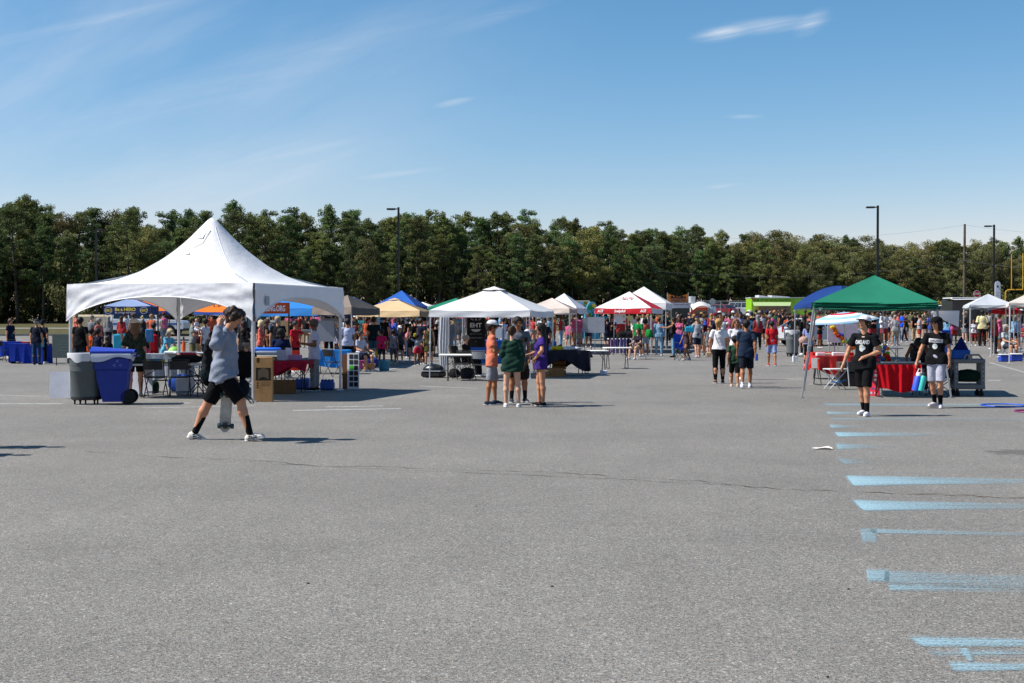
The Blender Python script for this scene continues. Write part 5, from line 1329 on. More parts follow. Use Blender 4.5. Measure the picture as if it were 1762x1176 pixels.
# two white folding tables in the open
for (px, Y, L_, lb) in ((1024, 43.2, .66, 'white folding table with black legs nearest the tarp covered table'), (1062, 47.5, .82, 'white folding table with black legs in front of the red valance canopy')):
    folding_table(lb, D(px, Y), .12, L=L_ + .1, Wd=.7, top='f2f0ea', legc='26272a')
o = MB().rbox((0, 0, .07), (.22, .2, .14), .01).build('white_box', CARD, None, 'dfe2f2', loc=D(1039, 42.2)); tag(o, 'small white box on the ground below the nearest open folding table', 'box')
camp_chair('royal blue camp chair among the crowd right of the white canopy', D(1174, 55), .3, '1f50c8').scale = (.9, .9, 1.15)
t = thing('coat_rack', 'low rack hung with striped purple cloths under the red valance canopy', 'rack', D(1085, 60)); MB().bar((-1, 0, .8), (.6, 0, .8), .03).build('rail', METAL, t, '3a3b40')
for k in range(10): MB().grid(lambda u, v, k=k: V((-.95 + .16 * k + .12 * u, .03 * math.sin(6 * u + k), .78 - .66 * v)), 4, 3).build('cloth', CLOTH, t, random.Random(k).choice(['4a3a70', '7a6aa8', '2a2a4a', '8a6a8a']))
folding_table('folding table loaded with black bags under the red valance canopy', D(1080, 61.5), 0, L=1.8); 
for k, (px, c_) in enumerate(((1072, '17181b'), (1084, '202226'), (1092, '1a1b2e'))):
    o = MB().lump((0, 0, .15), (.25, .2, .17)).build('bag', CLOTH, None, c_, loc=D(px, 61.5) + V((0, 0, .745))); tag(o, ('left', 'middle', 'right')[k] + ' of the three black bags on the table by the star board', 'bag', 'black bags by the star board')
o = MB().lump((0, 0, .0), (.15, .12, .19)).build('sack', CLOTH, None, '1f8a3c', loc=at(1117, 575, 58)); tag(o, 'bright green bag beside the person in pink plaid', 'bag')
folding_chair('white framed chair with the seated bare legged person near the canopy', D(1100, 56.5), .5, 'c9ccd0')
for (px, Y, h0, h1, w_, c_, lb) in ((1026, 62, 546, 573, .75, 'c2c2c8', 'plain grey board left of the red valance canopy'), (1012, 63, 548, 572, .5, 'a8aab2', 'narrow grey board beside the plain grey board')):
    t = thing('display_board', lb, 'display board', D(px, Y)); z0 = t.location.z; MB().box((0, 0, (ZP(h0, Y) + ZP(h1, Y)) / 2 - z0), (w_, .03, (h1 - h0) * Y / FPX)).build('panel', PLASTIC, t, c_)
    for x in (-.3 * w_, .3 * w_): MB().bar((x, .03, 0), (x, .03, ZP(h1, Y) - z0 + .1), .03).build('leg', METAL, t, '3a3b40')

# right: bin, red tables, umbrella
trash_can('grey round trash can with a white liner beside the woman in lavender', D(1363.5, 58.6), .2, H=1.12, R=.30)
o = MB().rbox((0, 0, .1), (.18, .14, .24), .01).build('white_bag', CARD, None, 'e8eaf0', loc=D(1368, 53.5)); tag(o, 'small white carton on the ground below the grey trash can', 'carton')
folding_table('folding table under the shiny red cloth at the left of the green canopy', D(1430, 35.8), .1, L=1.0, legc='2a2b2e')
tablecloth('shiny red tablecloth on the left table under the green canopy', D(1430, 35.8), .1, 1.05, .85, .76, .36, 'c2231c', folds=.05, hemvar=.12, seed=6, mat_=PLASTIC)
for (px, dy, d, c_, lb) in ((1412, -.1, (.22, .2, .08), 'd8dce4', 'white paper stack at the left of the shiny red table'), (1428, .1, (.3, .2, .06), 'c8b8a8', 'tan craft tray on the shiny red table'), (1443, -.1, (.32, .14, .09), 'eceef0', 'white tray of supplies on the shiny red table')):
    o = MB().rbox((0, 0, d[2] / 2), d, .008).build('tray', CARD, None, c_, loc=D(px, 35.8 + dy) + V((0, 0, .77))); tag(o, lb, 'tray')
o = MB().grid(lambda u, v: V((-.1 + .2 * u, -.03 * v, .0 - .26 * v)), 4, 4).build('white_sheet', INK, None, 'f0ece6', loc=D(1403, 35.3) + V((0, 0, .72))); tag(o, 'white sheet of paper taped to the left corner of the red table', 'paper')
tablecloth('bright red cloth on the rear table below the dusty blue umbrella', D(1428, 39.5), 0, 1.15, .8, .76, .5, 'c8241c', folds=.04, seed=11); folding_table('folding table under the bright red cloth below the dusty blue umbrella', D(1428, 39.5), 0, L=1.1, legc='2a2b2e')
t = thing('display_board', 'white display board hung with rainbow garland behind the red table', 'display board', D(1450, 37.2)); z0, z1 = ZP(590, 37.2), ZP(559, 37.2)
MB().box((0, 0, (z0 + z1) / 2), (.82, .03, z1 - z0)).build('panel', PLASTIC, t, 'd9c8d4')
lc = ['e8c020', 'e87018', 'e87018', 'd02828', '3a48b0', 'e87018', 'c8c020', '38a048', '4048b0', 'd03020', 'e87018']
for k in range(22): MB().ell((-.3 + .58 * k / 21 + .02 * math.sin(k * 3), -.05, z1 - .08 - .55 * (k / 21) ** .9 + .05 * math.sin(k * .9)), (.055, .04, .055), 8, 6).build('garland_flower', CLOTH, t, lc[k // 2 % 11])
m = MB(); m.bar((-.36, .03, 0), (-.36, .03, z1), .025); m.bar((.36, .03, 0), (.36, .03, z1), .025); m.build('stand', METAL, t, 'b8bac0')
t = thing('box', 'dark storage box on the ground behind the white chair', 'box', D(1462, 35.2)); MB().rbox((0, 0, .18), (.6, .4, .36), .02).build('body', PLASTIC, t, '2a1c1c'); MB().rbox((0, 0, .5), (.62, .42, .26), .02).build('upper_box', PLASTIC, t, '55504e')
t = thing('folding_stool', 'white folding stool with a blue strap in front of the shiny red table', 'stool', D(1437, 33.6), .3)
MB().rbox((0, 0, .5), (.5, .34, .03), .012).build('seat', PLASTIC, t, 'dfe0e4')
for q in (-1, 1):
    MB().tube([(-.24, q * .15, .48), (.22, q * .15, .012)], .012, 6).build('leg', METAL, t, 'd4d6da'); MB().tube([(.24, q * .14, .48), (-.22, q * .14, .012)], .012, 6).build('leg', METAL, t, 'd4d6da')
MB().tube([(-.2, -.16, .2), (.0, -.17, .17), (.2, -.16, .24)], .018, 6).build('strap', CLOTH, t, '2f8ac8')
# beach umbrella
t = thing('beach_umbrella', 'beach umbrella with red, white and light blue bands under the green canopy', 'umbrella', D(1462, 34.6)); ur = .86; zc = ZP(537, 34.6)
MB().tube([(0, 0, 0), (0, 0, zc)], .016, 8).build('pole', METAL, t, 'c4c8cc')
ub = ['9fd0ea', 'd8263a', 'f2f2f4', '9fd0ea', 'e8eaf0', '8fb4cc']
rings = [0, .2, .38, .56, .74, .9, 1.0]
for k in range(6):
    m = MB(); m.grid(lambda u, v, k=k: V(((rings[k] + (rings[k + 1] - rings[k]) * v) * ur * math.cos(2 * PI * u) * (1 - .03 * math.cos(8 * 2 * PI * u)), (rings[k] + (rings[k + 1] - rings[k]) * v) * ur * math.sin(2 * PI * u) * (1 - .03 * math.cos(8 * 2 * PI * u)), zc - .22 * (rings[k] + (rings[k + 1] - rings[k]) * v) ** 1.8)), 64, 2); m.build('canopy_band', CANVAS, t, ub[k])
m = MB()
for k in range(8): a = 2 * PI * k / 8; m.tube([(0, 0, zc - .02), (ur * .5 * math.cos(a), ur * .5 * math.sin(a), zc - .06), (ur * .98 * math.cos(a), ur * .98 * math.sin(a), zc - .22)], .006, 4)
m.build('ribs', METAL, t, 'd0d2d6'); t.rotation_euler = (.05, -.1, 0)
t = thing('beach_umbrella', 'dusty blue and mauve umbrella low behind the red table', 'umbrella', D(1436, 40)); zc = ZP(546, 40); ur = .72
MB().tube([(0, 0, 0), (0, 0, zc)], .016, 8).build('pole', METAL, t, 'c4c8cc')
for k in range(8):
    MB().grid(lambda u, v, k=k: V((ur * v * math.cos(2 * PI * (k + u) / 8), ur * v * math.sin(2 * PI * (k + u) / 8), zc - .22 * v ** 1.7)), 6, 6).build('canopy_panel', CANVAS, t, ('5f8098', '8a5a66')[k % 2])
# red covered table in front
YR = 30.3; pr = D(1545, YR); folding_table('black topped folding table behind the red banner cloth', pr, 0, L=1.15, Wd=.7, top='2a2c32', legc='1d1e20', H=.76)
t = thing('banner_cloth', 'bright red cloth hanging in folds from the front of the black topped table', 'banner cloth', D(1544, YR - .4))


def redc(u, v):
    w = 1.03 - .24 * v; return V(((u - .5) * w + .02, -.03 + .028 * math.sin(u * 17 + 1) * (.3 + v) + .014 * math.sin(u * 41), .735 - (.56 - .05 * math.cos(u * 5)) * v))


MB().grid(redc, 60, 14).build('cloth', CLOTH, t, 'c8101f')
t = thing('pop_up_sign', 'red and white printed upright panel beside the red banner cloth', 'sign', G(1500, 682) + V((0, .1, 0)), math.radians(-62)); MB().box((0, 0, .42), (.55, .025, .84)).build('panel', PLASTIC, t, 'c42436')
rp = random.Random(9)
for i in range(4):
    for j in range(8):
        if rp.random() < .75: MB().box((-.2 + .13 * i + rp.uniform(-.02, .02), -.016, .07 + .1 * j), (.09 * rp.uniform(.5, 1), .004, .06 * rp.uniform(.5, 1))).build('print', INK, t, rp.choice(['f0f0f0', '9ab0d0', 'e8d8d8', '3a4a80']))
o = MB().rbox((0, 0, .012), (.8, .3, .02), .005).build('papers', CARD, None, '6a7480', loc=pr + V((.0, -.1, .762))); tag(o, 'grey sheets laid along the black topped table', 'papers')
lm = thing('garland_pile', 'pile of red, orange and rainbow flower garlands on the table behind the capped man', 'garlands', D(1521, 30.6) + V((0, 0, .762)))
rl = random.Random(4)
for k in range(34):
    z = rl.uniform(0, .38); MB().ell((rl.uniform(-.17, .17) * (1 - z * 1.3) - .04, rl.uniform(-.1, .1), z + .03), (.05, .05, .045), 8, 6).build('flower', CLOTH, lm, rl.choice(['d82018', 'd82018', 'e8701c', 'e8a020', '4068c8', '70b840']))
camp_chair('black camp chair behind the man with the bottles', D(1618, 30.9), -.5, '17181b')
folding_table('grey folding table out in the lot behind the capped man', D(1527, 47), 0, L=.9, top='6a7078', legc='4a4d52'); folding_chair('dark folding chair tipped beside the grey folding table', D(1535, 42), 1.2, '26282c')
# utility cart
q = G(1672, 683); q.y += .3; ct = thing('utility_cart', 'grey plastic two shelf utility cart with a dark green bag on its lower shelf', 'cart', q, math.radians(-6)); s_ = q.y / FPX; cw = 52 * s_; CT = '6c6f70'
for z in (.79, .22):
    m = MB(); m.rbox((0, 0, z), (cw, .48, .10 if z > .5 else .12), .015); m.build('shelf', PLASTIC, ct, CT)
for x in (-1, 1):
    for y in (-1, 1):
        m = MB(); m.rbox((x * (cw / 2 - .05), y * .2, .5), (.09, .07, .5), .012); m.build('post', PLASTIC, ct, CT); 
        for k in range(4): m = MB(); m.wheel((x * (cw / 2 - .05), y * .236, .36 + .1 * k), .012, .006, 'y', 8, r2=.012); m.build('post_hole', INK, ct, 'c8c8c4')
        m = MB(); m.wheel((x * (cw / 2 - .08), y * .18, .06), .06, .04, 'y', 16); m.box((x * (cw / 2 - .08), y * .18, .13), (.06, .05, .06)); m.build('caster', RUB, ct)
m = MB(); m.tube([(-cw * .18, -.2, .82), (-cw * .12, -.2, .93), (cw * .3, -.2, .93), (cw * .46, -.2, .80)], .022, 8); m.tube([(cw * .02, -.2, .83), (cw * .02, -.2, .93)], .05, 6); m.build('handle', PLASTIC, ct, '7a7c7c')
o = MB().rbox((0, 0, .1), (.36, .3, .2), .01).build('blue_box', CARD, None, '2a58a8', loc=q + V((-.17, -.02, .84))); tag(o, 'blue patterned box on the top shelf of the utility cart', 'box')
m = MB(); m.prism([(-.2, 0), (.2, 0), (.02, .34)], -.02, .02); o = m.build('blue_folder', CARD, None, '1a2460', loc=q + V((-.13, .08, 1.0))); tag(o, 'dark blue triangular folder propped behind the patterned box', 'folder')
o = MB().lump((0, 0, .1), (.3, .17, .15)).build('bag', CLOTH, None, '10281e', loc=q + V((.02, 0, .34))); tag(o, 'dark green bag slumped on the lower shelf of the cart', 'bag')
# hoops
for (px, py, r, c_, lb) in ((1728, 699, .44, '1f5ad0', 'large blue hoop lying on the asphalt near the cart'), (1775, 709, .30, '8a2a6a', 'purple hoop lying on the asphalt at the right edge')):
    q = G(px, py); m = MB(); m.tube([(r * math.cos(2 * PI * k / 48), r * math.sin(2 * PI * k / 48), .014) for k in range(49)], .014, 8, cap=False); o = m.build('hoop', PLASTIC, None, c_, loc=q); tag(o, lb, 'hoop')
# napkin
q = G(1414, 773); m = MB(); m.grid(lambda u, v: V((-.11 + .22 * u + .02 * math.sin(7 * v), -.08 + .16 * v + .02 * math.sin(5 * u), .01 + .03 * abs(math.sin(3 * u + 2 * v)) * u)), 8, 8); o = m.build('napkin', CLOTH, None, 'efe6e4', loc=q); tag(o, 'crumpled white napkin lying alone on the open asphalt', 'napkin')
rl = random.Random(21)
LIT = {819: 'in the middle distance', 530: 'in the near centre', 309: 'pale and far to the left', 1460: 'just left of the blue marks', 1424: 'at the bottom edge', 950: 'right of the near centre'}
for (px, py) in ((819, 872), (530, 1005), (309, 856), (1460, 1015), (1424, 1166), (950, 1010)):
    o = MB().ell((0, 0, .004), (.011 * rl.uniform(.6, 1.4), .008, .005), 6, 4).build('pebble', PLASTIC, None, '2a2826' if py != 856 else 'd8d4cc', loc=G(px, py)); tag(o, 'tiny bit of litter on the asphalt, ' + LIT[px], 'litter', 'specks of litter on the asphalt')
# things at the far right
for (px, Y, lb) in ((1728, 53, 'blue cooler with a white lid left of the cream canopy leg'), (1748, 53.4, 'blue cooler with a white lid right of the cream canopy leg')): cooler(lb, D(px, Y), 0, '2a4fc0', d=(.38, .3, .3) if px < 1740 else (.46, .3, .3))
o = thing('shade_sail', 'big white slanting cloth sheet behind the man with the bottles', 'cloth', D(1628, 62)); z0 = o.location.z
MB().grid(lambda u, v: V(((-.55 + 1.15 * u), .3 * v - .2 * u * v, (ZP(535, 62) - z0) * (1 - v) + (ZP(563, 62) - z0) * v * (.15 + .85 * u) + (ZP(538, 62) - z0) * v * (1 - u) * .85)), 12, 8).build('cloth', CANVAS, o, 'eef0f4')
t = thing('recycling_bin', 'blue bin standing below the slanting white cloth', 'bin', D(1625, 60)); MB().rbox((0, 0, .5), (.45, .45, 1.0), .03).build('body', PLASTIC, t, '1d4fb4'); MB().rbox((0, 0, 1.03), (.48, .48, .07), .03).build('lid', PLASTIC, t, '2a62d0')

# ---------------------------------------------------------------- poles, signs, goal post, fence
def light_pole(px, ytop, Y, lb, side=-1, col='141416'):
    p = D(px, Y); H = ZP(ytop, Y) - p.z; t = thing('light_pole', lb, 'light pole', p)
    MB().box((0, 0, H / 2), (.14, .14, H)).build('pole', METAL, t, col); MB().lathe([(.26, 0), (.26, .7), (.2, .72), (.001, .72)], n=16).build('base', CONC, t)
    m = MB(); m.bar((0, 0, H - .12), (side * .25, 0, H - .12), .07); m.build('arm', METAL, t, col); m = MB(); m.rbox((side * .52, 0, H - .13), (.62, .34, .12), .03); m.build('lamp_head', METAL, t, col)
    m = MB(); m.box((side * .52, 0, H - .193), (.4, .26, .008)); m.build('lens', GLASS, t)


light_pole(166, 394, 118, 'distant black light pole in front of the woods at far left', 1); light_pole(686, 357, 96, 'tall black light pole behind the vivid blue peaked tent'); light_pole(1509.5, 354, 98, 'tall black light pole rising behind the green canopy'); light_pole(1709.5, 387, 118, 'black light pole beside the tall white sign at the right')
# wooden utility pole with wires
p = D(1659, 150); H = ZP(386, 150) - p.z; t = thing('utility_pole', 'grey wooden utility pole carrying thin wires at the right', 'utility pole', p)
MB().tube([(0, 0, 0), (0, 0, H)], [.17, .12], 10).build('pole', BARK, t); m = MB(); m.box((0, -.1, H - 4.0), (.9, .1, .1)); m.build('crossarm', METAL, t, '8a8478'); t_ = t
for k, (zz, x1, dz) in enumerate(((H - .1, 34, -.6), (H - 4.0, 34, -.8), (H - 7.6, 34, -.8))):
    for sg in (1, -1):
        pts = []
        for i in range(25):
            u = i / 24; pts.append((sg * x1 * u, 0, zz - (1.1 * 4 * u * (1 - u)) + (dz * u if sg > 0 else dz * 1.4 * u)))
        m = MB(); m.tube(pts, .02 if k == 1 and sg > 0 else .009, 4); m.build('wire', METAL, t, '8a9098' if k != 1 else 'a2a8b0')
# stop sign seen face on, and one seen from behind
def stop_sign(lb, px, py, r, Y, front=True):
    p = D(px, Y); z = ZP(py, Y) - p.z; R = r * Y / FPX; t = thing('stop_sign', lb, 'stop sign', p)
    MB().bar((0, .04, 0), (0, .04, z + R), .06).build('post', METAL, t, '9aa0a6')
    pl = [(R * math.cos(PI / 8 + k * PI / 4), z + R * math.sin(PI / 8 + k * PI / 4)) for k in range(8)]; MB().prism(pl, -.012, .0).build('plate', METAL, t, 'eeeeee' if front else 'a9adb0')
    if front:
        k_ = .9; MB().prism([((a) * k_, z + (b - z) * k_) for a, b in pl], -.018, -.013).build('face', INK, t, 'c0182a'); lettering('STOP', R * 1.45, R * .62, t, (0, -.024, z), 'f4f4f4', bold=.03)


stop_sign('red STOP sign standing just left of the light grey canopy', 1680.5, 506, 6.3, 92); stop_sign('octagonal sign seen from its plain grey back near the parked cars', 1226, 519.5, 5.6, 88, False)
p = D(1716, 88); z0, z1 = ZP(520, 88) - p.z, ZP(484, 88) - p.z; t = thing('feather_sign', 'tall narrow white sign with a rounded top beside the light grey canopy', 'sign', p); w_ = 9.5 * 88 / FPX / 2
MB().prism([(-w_, .3), (w_, .3), (w_, z1 - w_), (w_ * .7, z1 - w_ * .35), (0, z1), (-w_ * .7, z1 - w_ * .35), (-w_, z1 - w_)], -.05, .0).build('panel', PLASTIC, t, 'e9edf4'); MB().ell((0, -.06, z1 - .35), (.06, .01, .09), 8, 6).build('emblem', INK, t, '3a4050')
for k in range(3): lettering('INFORMATION', w_ * 1.4, .07, t, (0, -.056, z1 - .75 - .17 * k), '9aa8b8')
m = MB(); m.box((0, 0, .15), (.7, .4, .3)); m.build('base', PLASTIC, t, '808488')
# goal post
Y = 108; p = D(1732, Y); t = thing('goal_post', 'yellow gooseneck goal post rising behind the cream canopy', 'goal post', p); z = lambda py: ZP(py, Y) - p.z; sx = Y / FPX
m = MB(); m.tube([(0, .3, 0), (0, .3, z(508)), (.03, .3, z(502)), (.2, .3, z(499)), (.8, .0, z(498.8)), (27.5 * sx, 0, z(498.8))], .05, 8); m.build('crossbar', METAL, t, 'c89a1c')
for x, yt in ((8 * sx, 438), (27.5 * sx, 436)): m = MB(); m.tube([(x, 0, z(499)), (x, 0, z(yt))], .036, 8); m.build('upright', METAL, t, 'c8a028')
# chain link fence
fx0, fx1, Yf = 1150, 1420, 150; p0 = D(fx0, Yf); p1 = D(fx1, Yf); L_ = p1.x - p0.x; ft = thing('chain_link_fence', 'grey chain link fence with barbed top rail behind the parked cars', 'fence', p0); FH = ZP(518.5, Yf) - p0.z
n = 9
for k in range(n + 1): MB().tube([(L_ * k / n, 0, 0), (L_ * k / n, 0, FH + (.0))], .035, 6).build('post', METAL, ft, 'a0a4a6')
MB().tube([(0, 0, FH), (L_, 0, FH)], .03, 6).build('rail', METAL, ft, 'a9adaf'); MB().tube([(0, 0, FH - .42), (L_, 0, FH - .42)], .02, 6).build('rail', METAL, ft, 'a9adaf')
m = MB(); st = .16
for k in range(int((L_ + FH) / st)):
    for sg in (0, 1):
        x0 = k * st - FH; a = V((max(0, x0), .01, max(0, -x0))); b_ = V((min(L_, x0 + FH), .01, min(FH, L_ - x0)))
        if b_.z <= a.z: continue
        if sg: a = V((L_ - a.x, -.01, a.z)); b_ = V((L_ - b_.x, -.01, b_.z))
        m.tube([a, b_], .006, 3, cap=False)
mo = m.build('mesh', METAL, ft, '8e9294', smooth=False); mo['kind'] = 'stuff'

# ---------------------------------------------------------------- vehicles and stalls
def car(label, p, rz, col, kind='suv', name='parked_car', stripe=None):
    """nose towards +x in its own frame"""
    t = thing(name, label, 'car' if kind != 'pickup' else 'truck', p, rz)
    if kind == 'suv': Lc, Wc = 4.6, 1.85; low = [(-2.28, .42), (-2.3, .9), (-2.25, 1.08), (.95, 1.06), (1.7, .98), (2.15, .84), (2.3, .62), (2.28, .35), (-2.2, .33)]; b0, b1 = (-2.2, .98), (-1.85, .42); hr = 1.68; z0 = 1.05; wr = .35; wx = (-1.42, 1.4)
    elif kind == 'sedan': Lc, Wc = 4.6, 1.8; low = [(-2.3, .4), (-2.3, .85), (-2.0, .98), (.85, .96), (1.8, .85), (2.25, .68), (2.3, .35), (-2.2, .3)]; b0, b1 = (-1.9, 1.0), (-1.1, .25); hr = 1.44; z0 = .95; wr = .33; wx = (-1.4, 1.42)
    else: Lc, Wc = 5.2, 1.98; low = [(-2.6, .5), (-2.62, 1.15), (.85, 1.17), (2.45, 1.1), (2.6, .95), (2.6, .5), (-2.5, .45)]; b0, b1 = (-2.55, .95), (-2.45, .45); hr = 1.95; z0 = 1.16; wr = .4; wx = (-1.65, 1.65)
    m = MB(); m.prism(low, -Wc / 2, Wc / 2); m.build('body', PAINT, t, col)
    wb, wt = Wc / 2 - .03, Wc / 2 - .17; m = MB()
    vs = [(b0[0], -wb, z0), (b0[1], -wb, z0), (b0[1], wb, z0), (b0[0], wb, z0), (b1[0], -wt, hr), (b1[1], -wt, hr), (b1[1], wt, hr), (b1[0], wt, hr)]
    m.add(vs, [(0, 1, 5, 4), (1, 2, 6, 5), (2, 3, 7, 6), (3, 0, 4, 7), (4, 5, 6, 7)]); m.build('cabin', PAINT, t, col)
    for sg in (-1, 1):
        for u0, u1 in ((.06, .36), (.39, .66), (.69, .94)):
            q = []
            for u, v in ((u0, .1), (u1, .1), (u1, .88), (u0, .88)):
                xb = b0[0] + (b0[1] - b0[0]) * u; xt = b1[0] + (b1[1] - b1[0]) * u; q.append((xb + (xt - xb) * v, sg * (wb + (wt - wb) * v + .012), z0 + (hr - z0) * v))
            m = MB(); m.add(q if sg < 0 else q[::-1], [(0, 1, 2, 3)]); m.build('window', GLASS, t)
    for xb, xt, s in ((b0[1], b1[1], 1), (b0[0], b1[0], -1)):
        m = MB(); q = [(xb + (xt - xb) * v + s * .015, y * (wb + (wt - wb) * v) * .9, z0 + (hr - z0) * v) for y, v in ((-1, .1), (1, .1), (1, .9), (-1, .9))]; m.add(q if s > 0 else q[::-1], [(0, 1, 2, 3)]); m.build('windscreen' if s > 0 else 'rear_window', GLASS, t)
    for x in wx:
        for y in (-1, 1):
            m = MB(); m.wheel((x, y * (Wc / 2 - .06), wr), wr, .2, 'y', 22); w_ = m.build('wheel', RUB, t); m = MB(); m.wheel((x, y * (Wc / 2 - .055), wr), wr, .205, 'y', 16, r2=wr * .56); m.build('rim', METAL, w_, 'a4a8ac')
    for y in (-1, 1):
        MB().box((low[-3][0] - .03 if kind == 'sedan' else 2.27 if kind == 'suv' else 2.58, y * Wc * .36, .78 if kind != 'pickup' else .92), (.08, .32, .14)).build('headlight', GLASS if 0 else INK, t, 'dfe4e8'); MB().box((-Lc / 2 - .0, y * Wc * .42, .88), (.06, .16, .3)).build('tail_light', INK, t, '8a1018')
    MB().box((Lc / 2 - .02, 0, .46), (.12, Wc * .98, .18)).build('bumper', PLASTIC, t, '26282b')
    if stripe:
        for y in (-1, 1): MB().box((-.1, y * (Wc / 2 + .004), .86), (Lc * .97, .006, .13)).build('stripe', INK, t, stripe)
    return t


car('white truck with a blue side stripe parked under the orange canopy edge', D(258, 97), 0, 'eceff2', 'pickup', 'parked_truck', '3f6fa8')
t = thing('camper_van', 'beige boxy van with twin windows behind the people at left', 'van', D(172, 100)); s_ = 100 / FPX; zt = ZP(543, 100) - t.location.z
MB().rbox((0, 0, zt / 2 + .25), (78 * s_, 2.2, zt - .5), .08).build('body', PAINT, t, 'cdbb98'); MB().rbox((-.05, 0, zt - .02), (72 * s_, 2.1, .12), .04).build('roof', PAINT, t, 'e2d4b6')
for x in (-10, -4.5): MB().box((x * s_, -1.11, zt - .62), (4.6 * s_, .02, .36)).build('window', GLASS, t)
MB().box((-7.2 * s_, -1.105, zt - .62), (13 * s_, .02, .5)).build('window_frame', PAINT, t, 'b8a888')
for x in (-1.1, 1.2): MB().wheel((x, -.98, .38), .38, .24).build('wheel', RUB, t)
for (px, Y, rz, c_, k_, lb) in ((1266, 160, 2.6, 'a9b0b8', 'suv', 'silver car parked before the chain link fence'), (1237, 152, 2.3, '8a1a20', 'sedan', 'dark red car parked left of the silver car'), (1296, 158, 2.8, 'c4c8cc', 'sedan', 'pale car half hidden behind the lime food truck'), (1232, 163, .2, '8f7f6c', 'suv', 'tan car parked behind the dark red car'),
                                (432, 100, .1, '5a6a78', 'suv', 'slate blue car parked behind the people under the tent'), (540, 100, 0, '2a3f4c', 'sedan', 'dark teal car parked behind the blue canopy legs'), (1030, 92, .3, '2a9ac4', 'sedan', 'turquoise car behind the plain grey boards'),
                                (1408, 72, .2, 'c9cdd2', 'sedan', 'pale silver car parked behind the domed blue canopy'), (700, 98, .1, '3a7a9a', 'suv', 'blue car behind the tan canopy'), (1640, 130, .4, 'b8bcc0', 'suv', 'silver car beside the brownish bushes'), (1622, 138, 1.2, 'e8e8ea', 'sedan', 'white car just right of the green canopy')):
    car(lb, D(px, Y), rz, c_, k_)
# lime food truck
Y = 100; s_ = Y / FPX; p = D(1345, Y); z = lambda py, Y=100: ZP(py, Y) - p.z
t = thing('food_truck', 'lime green food truck with an open serving window and roof panels', 'food truck', p); LIME = '9ad62a'; X = lambda px: (px - 1345) * s_
MB().rbox(((X(1292) + X(1404)) / 2, 1.1, (z(513) + .4) / 2), (X(1404) - X(1292), 2.2, z(513) - .4), .05).build('body', PAINT, t, LIME)
MB().box(((X(1292) + X(1404)) / 2, 1.1, z(512.6)), (X(1404) - X(1292) + .06, 2.26, .05)).build('roof_trim', METAL, t, 'd9dcdf')
MB().box(((X(1306) + X(1360)) / 2, -.01, (z(526) + z(543)) / 2), (X(1360) - X(1306), .04, z(526) - z(543))).build('serving_window', GLASS, t)
for px in (1317, 1337, 1349): MB().box((X(px), -.04, (z(526) + z(543)) / 2), (.05, .03, z(526) - z(543))).build('window_post', METAL, t, '707478')
MB().box(((X(1304) + X(1362)) / 2, -.2, z(543.5)), (X(1362) - X(1304), .4, .04)).build('counter', METAL, t, 'a9adb0')
m = MB(); m.add([(X(1295), -.03, z(520.8)), (X(1361), -.03, z(520.8)), (X(1356), -.75, z(527.2)), (X(1294), -.75, z(527.2)), (X(1295), -.03, z(520.3)), (X(1361), -.03, z(520.3)), (X(1356), -.75, z(526.7)), (X(1294), -.75, z(526.7))], [(0, 3, 2, 1), (4, 5, 6, 7), (0, 1, 5, 4), (1, 2, 6, 5), (2, 3, 7, 6), (3, 0, 4, 7)]); m.build('awning_flap', METAL, t, 'b4c890', smooth=False)
for px in (1297, 1352): MB().bar((X(px), -.06, z(530)), (X(px), -.68, z(527)), .03).build('strut', METAL, t, '8a8e92')
lettering('HOME OF THE KNUCKLE SANDWICH', X(1361) - X(1296), .17, t, ((X(1361) + X(1296)) / 2, -.03, z(517)), '4a5a1a', bold=.03)
MB().lathe([(.001, -.01), (.07, -.01), (.07, 0), (.001, 0)], n=12).tr(Matrix.Translation((X(1295), -.03, z(514.5))) @ Matrix.Rotation(PI / 2, 4, 'X')).build('emblem', INK, t, 'c03020')
MB().box((X(1302), -.03, z(535)), (.26, .03, .5)).build('poster', INK, t, 'e0a060'); MB().box((X(1364.5), -.012, z(519)), (.03, .02, .5)).build('panel_seam', INK, t, '5a8a1c')
for x0, x1, a in ((1307, 1327, .12), (1329, 1360, .1)):
    m = MB(); m.add([(X(x0), .3, z(508 if x0 == 1307 else 508.5)), (X(x1), .3, z(511)), (X(x1), 1.9, z(511)), (X(x0), 1.9, z(508)), (X(x0), .3, z(511.8)), (X(x1), .3, z(511.8)), (X(x1), 1.9, z(511.8)), (X(x0), 1.9, z(511.8))], [(0, 1, 2, 3), (4, 7, 6, 5), (0, 4, 5, 1), (1, 5, 6, 2), (2, 6, 7, 3), (3, 7, 4, 0)]); m.build('roof_panel', METAL, t, 'd4d6da', smooth=False)
for px in (1308, 1378):
    for y in (.15, 2.05): MB().wheel((X(px), y, .38), .38, .25).build('wheel', RUB, t)
# concession stand with a banner, white urn and the rounded trailer
Y = 84; s_ = Y / FPX; p = D(1170, Y); z = lambda py: ZP(py, Y) - p.z; X = lambda px: (px - 1170) * s_
t = thing('concession_stand', 'concession stand with an orange RAGIN banner above a white sign board', 'food stand', p)
MB().box((X(1170.5), .9, (z(530) + .3) / 2 + .1), (33 * s_, 1.8, z(530) - .3)).build('body', PAINT, t, '22302c'); MB().box((X(1171), -.2, z(525.3)), (33 * s_, .08, 8 * s_)).build('sign_board', PAINT, t, 'eae8ee'); lettering('CAJUN SEAFOOD', 26 * s_, .1, t, (X(1171), -.25, z(525)), 'a04840')
MB().box((X(1171), .8, z(530)), (35 * s_, 2.1, .05)).build('roof', PAINT, t, 'd8d8dc')
for px in (1147.5, 1183.5): MB().bar((X(px), -.25, z(530)), (X(px), -.25, z(503.5)), .035).build('banner_pole', METAL, t, 'c8c4c0')
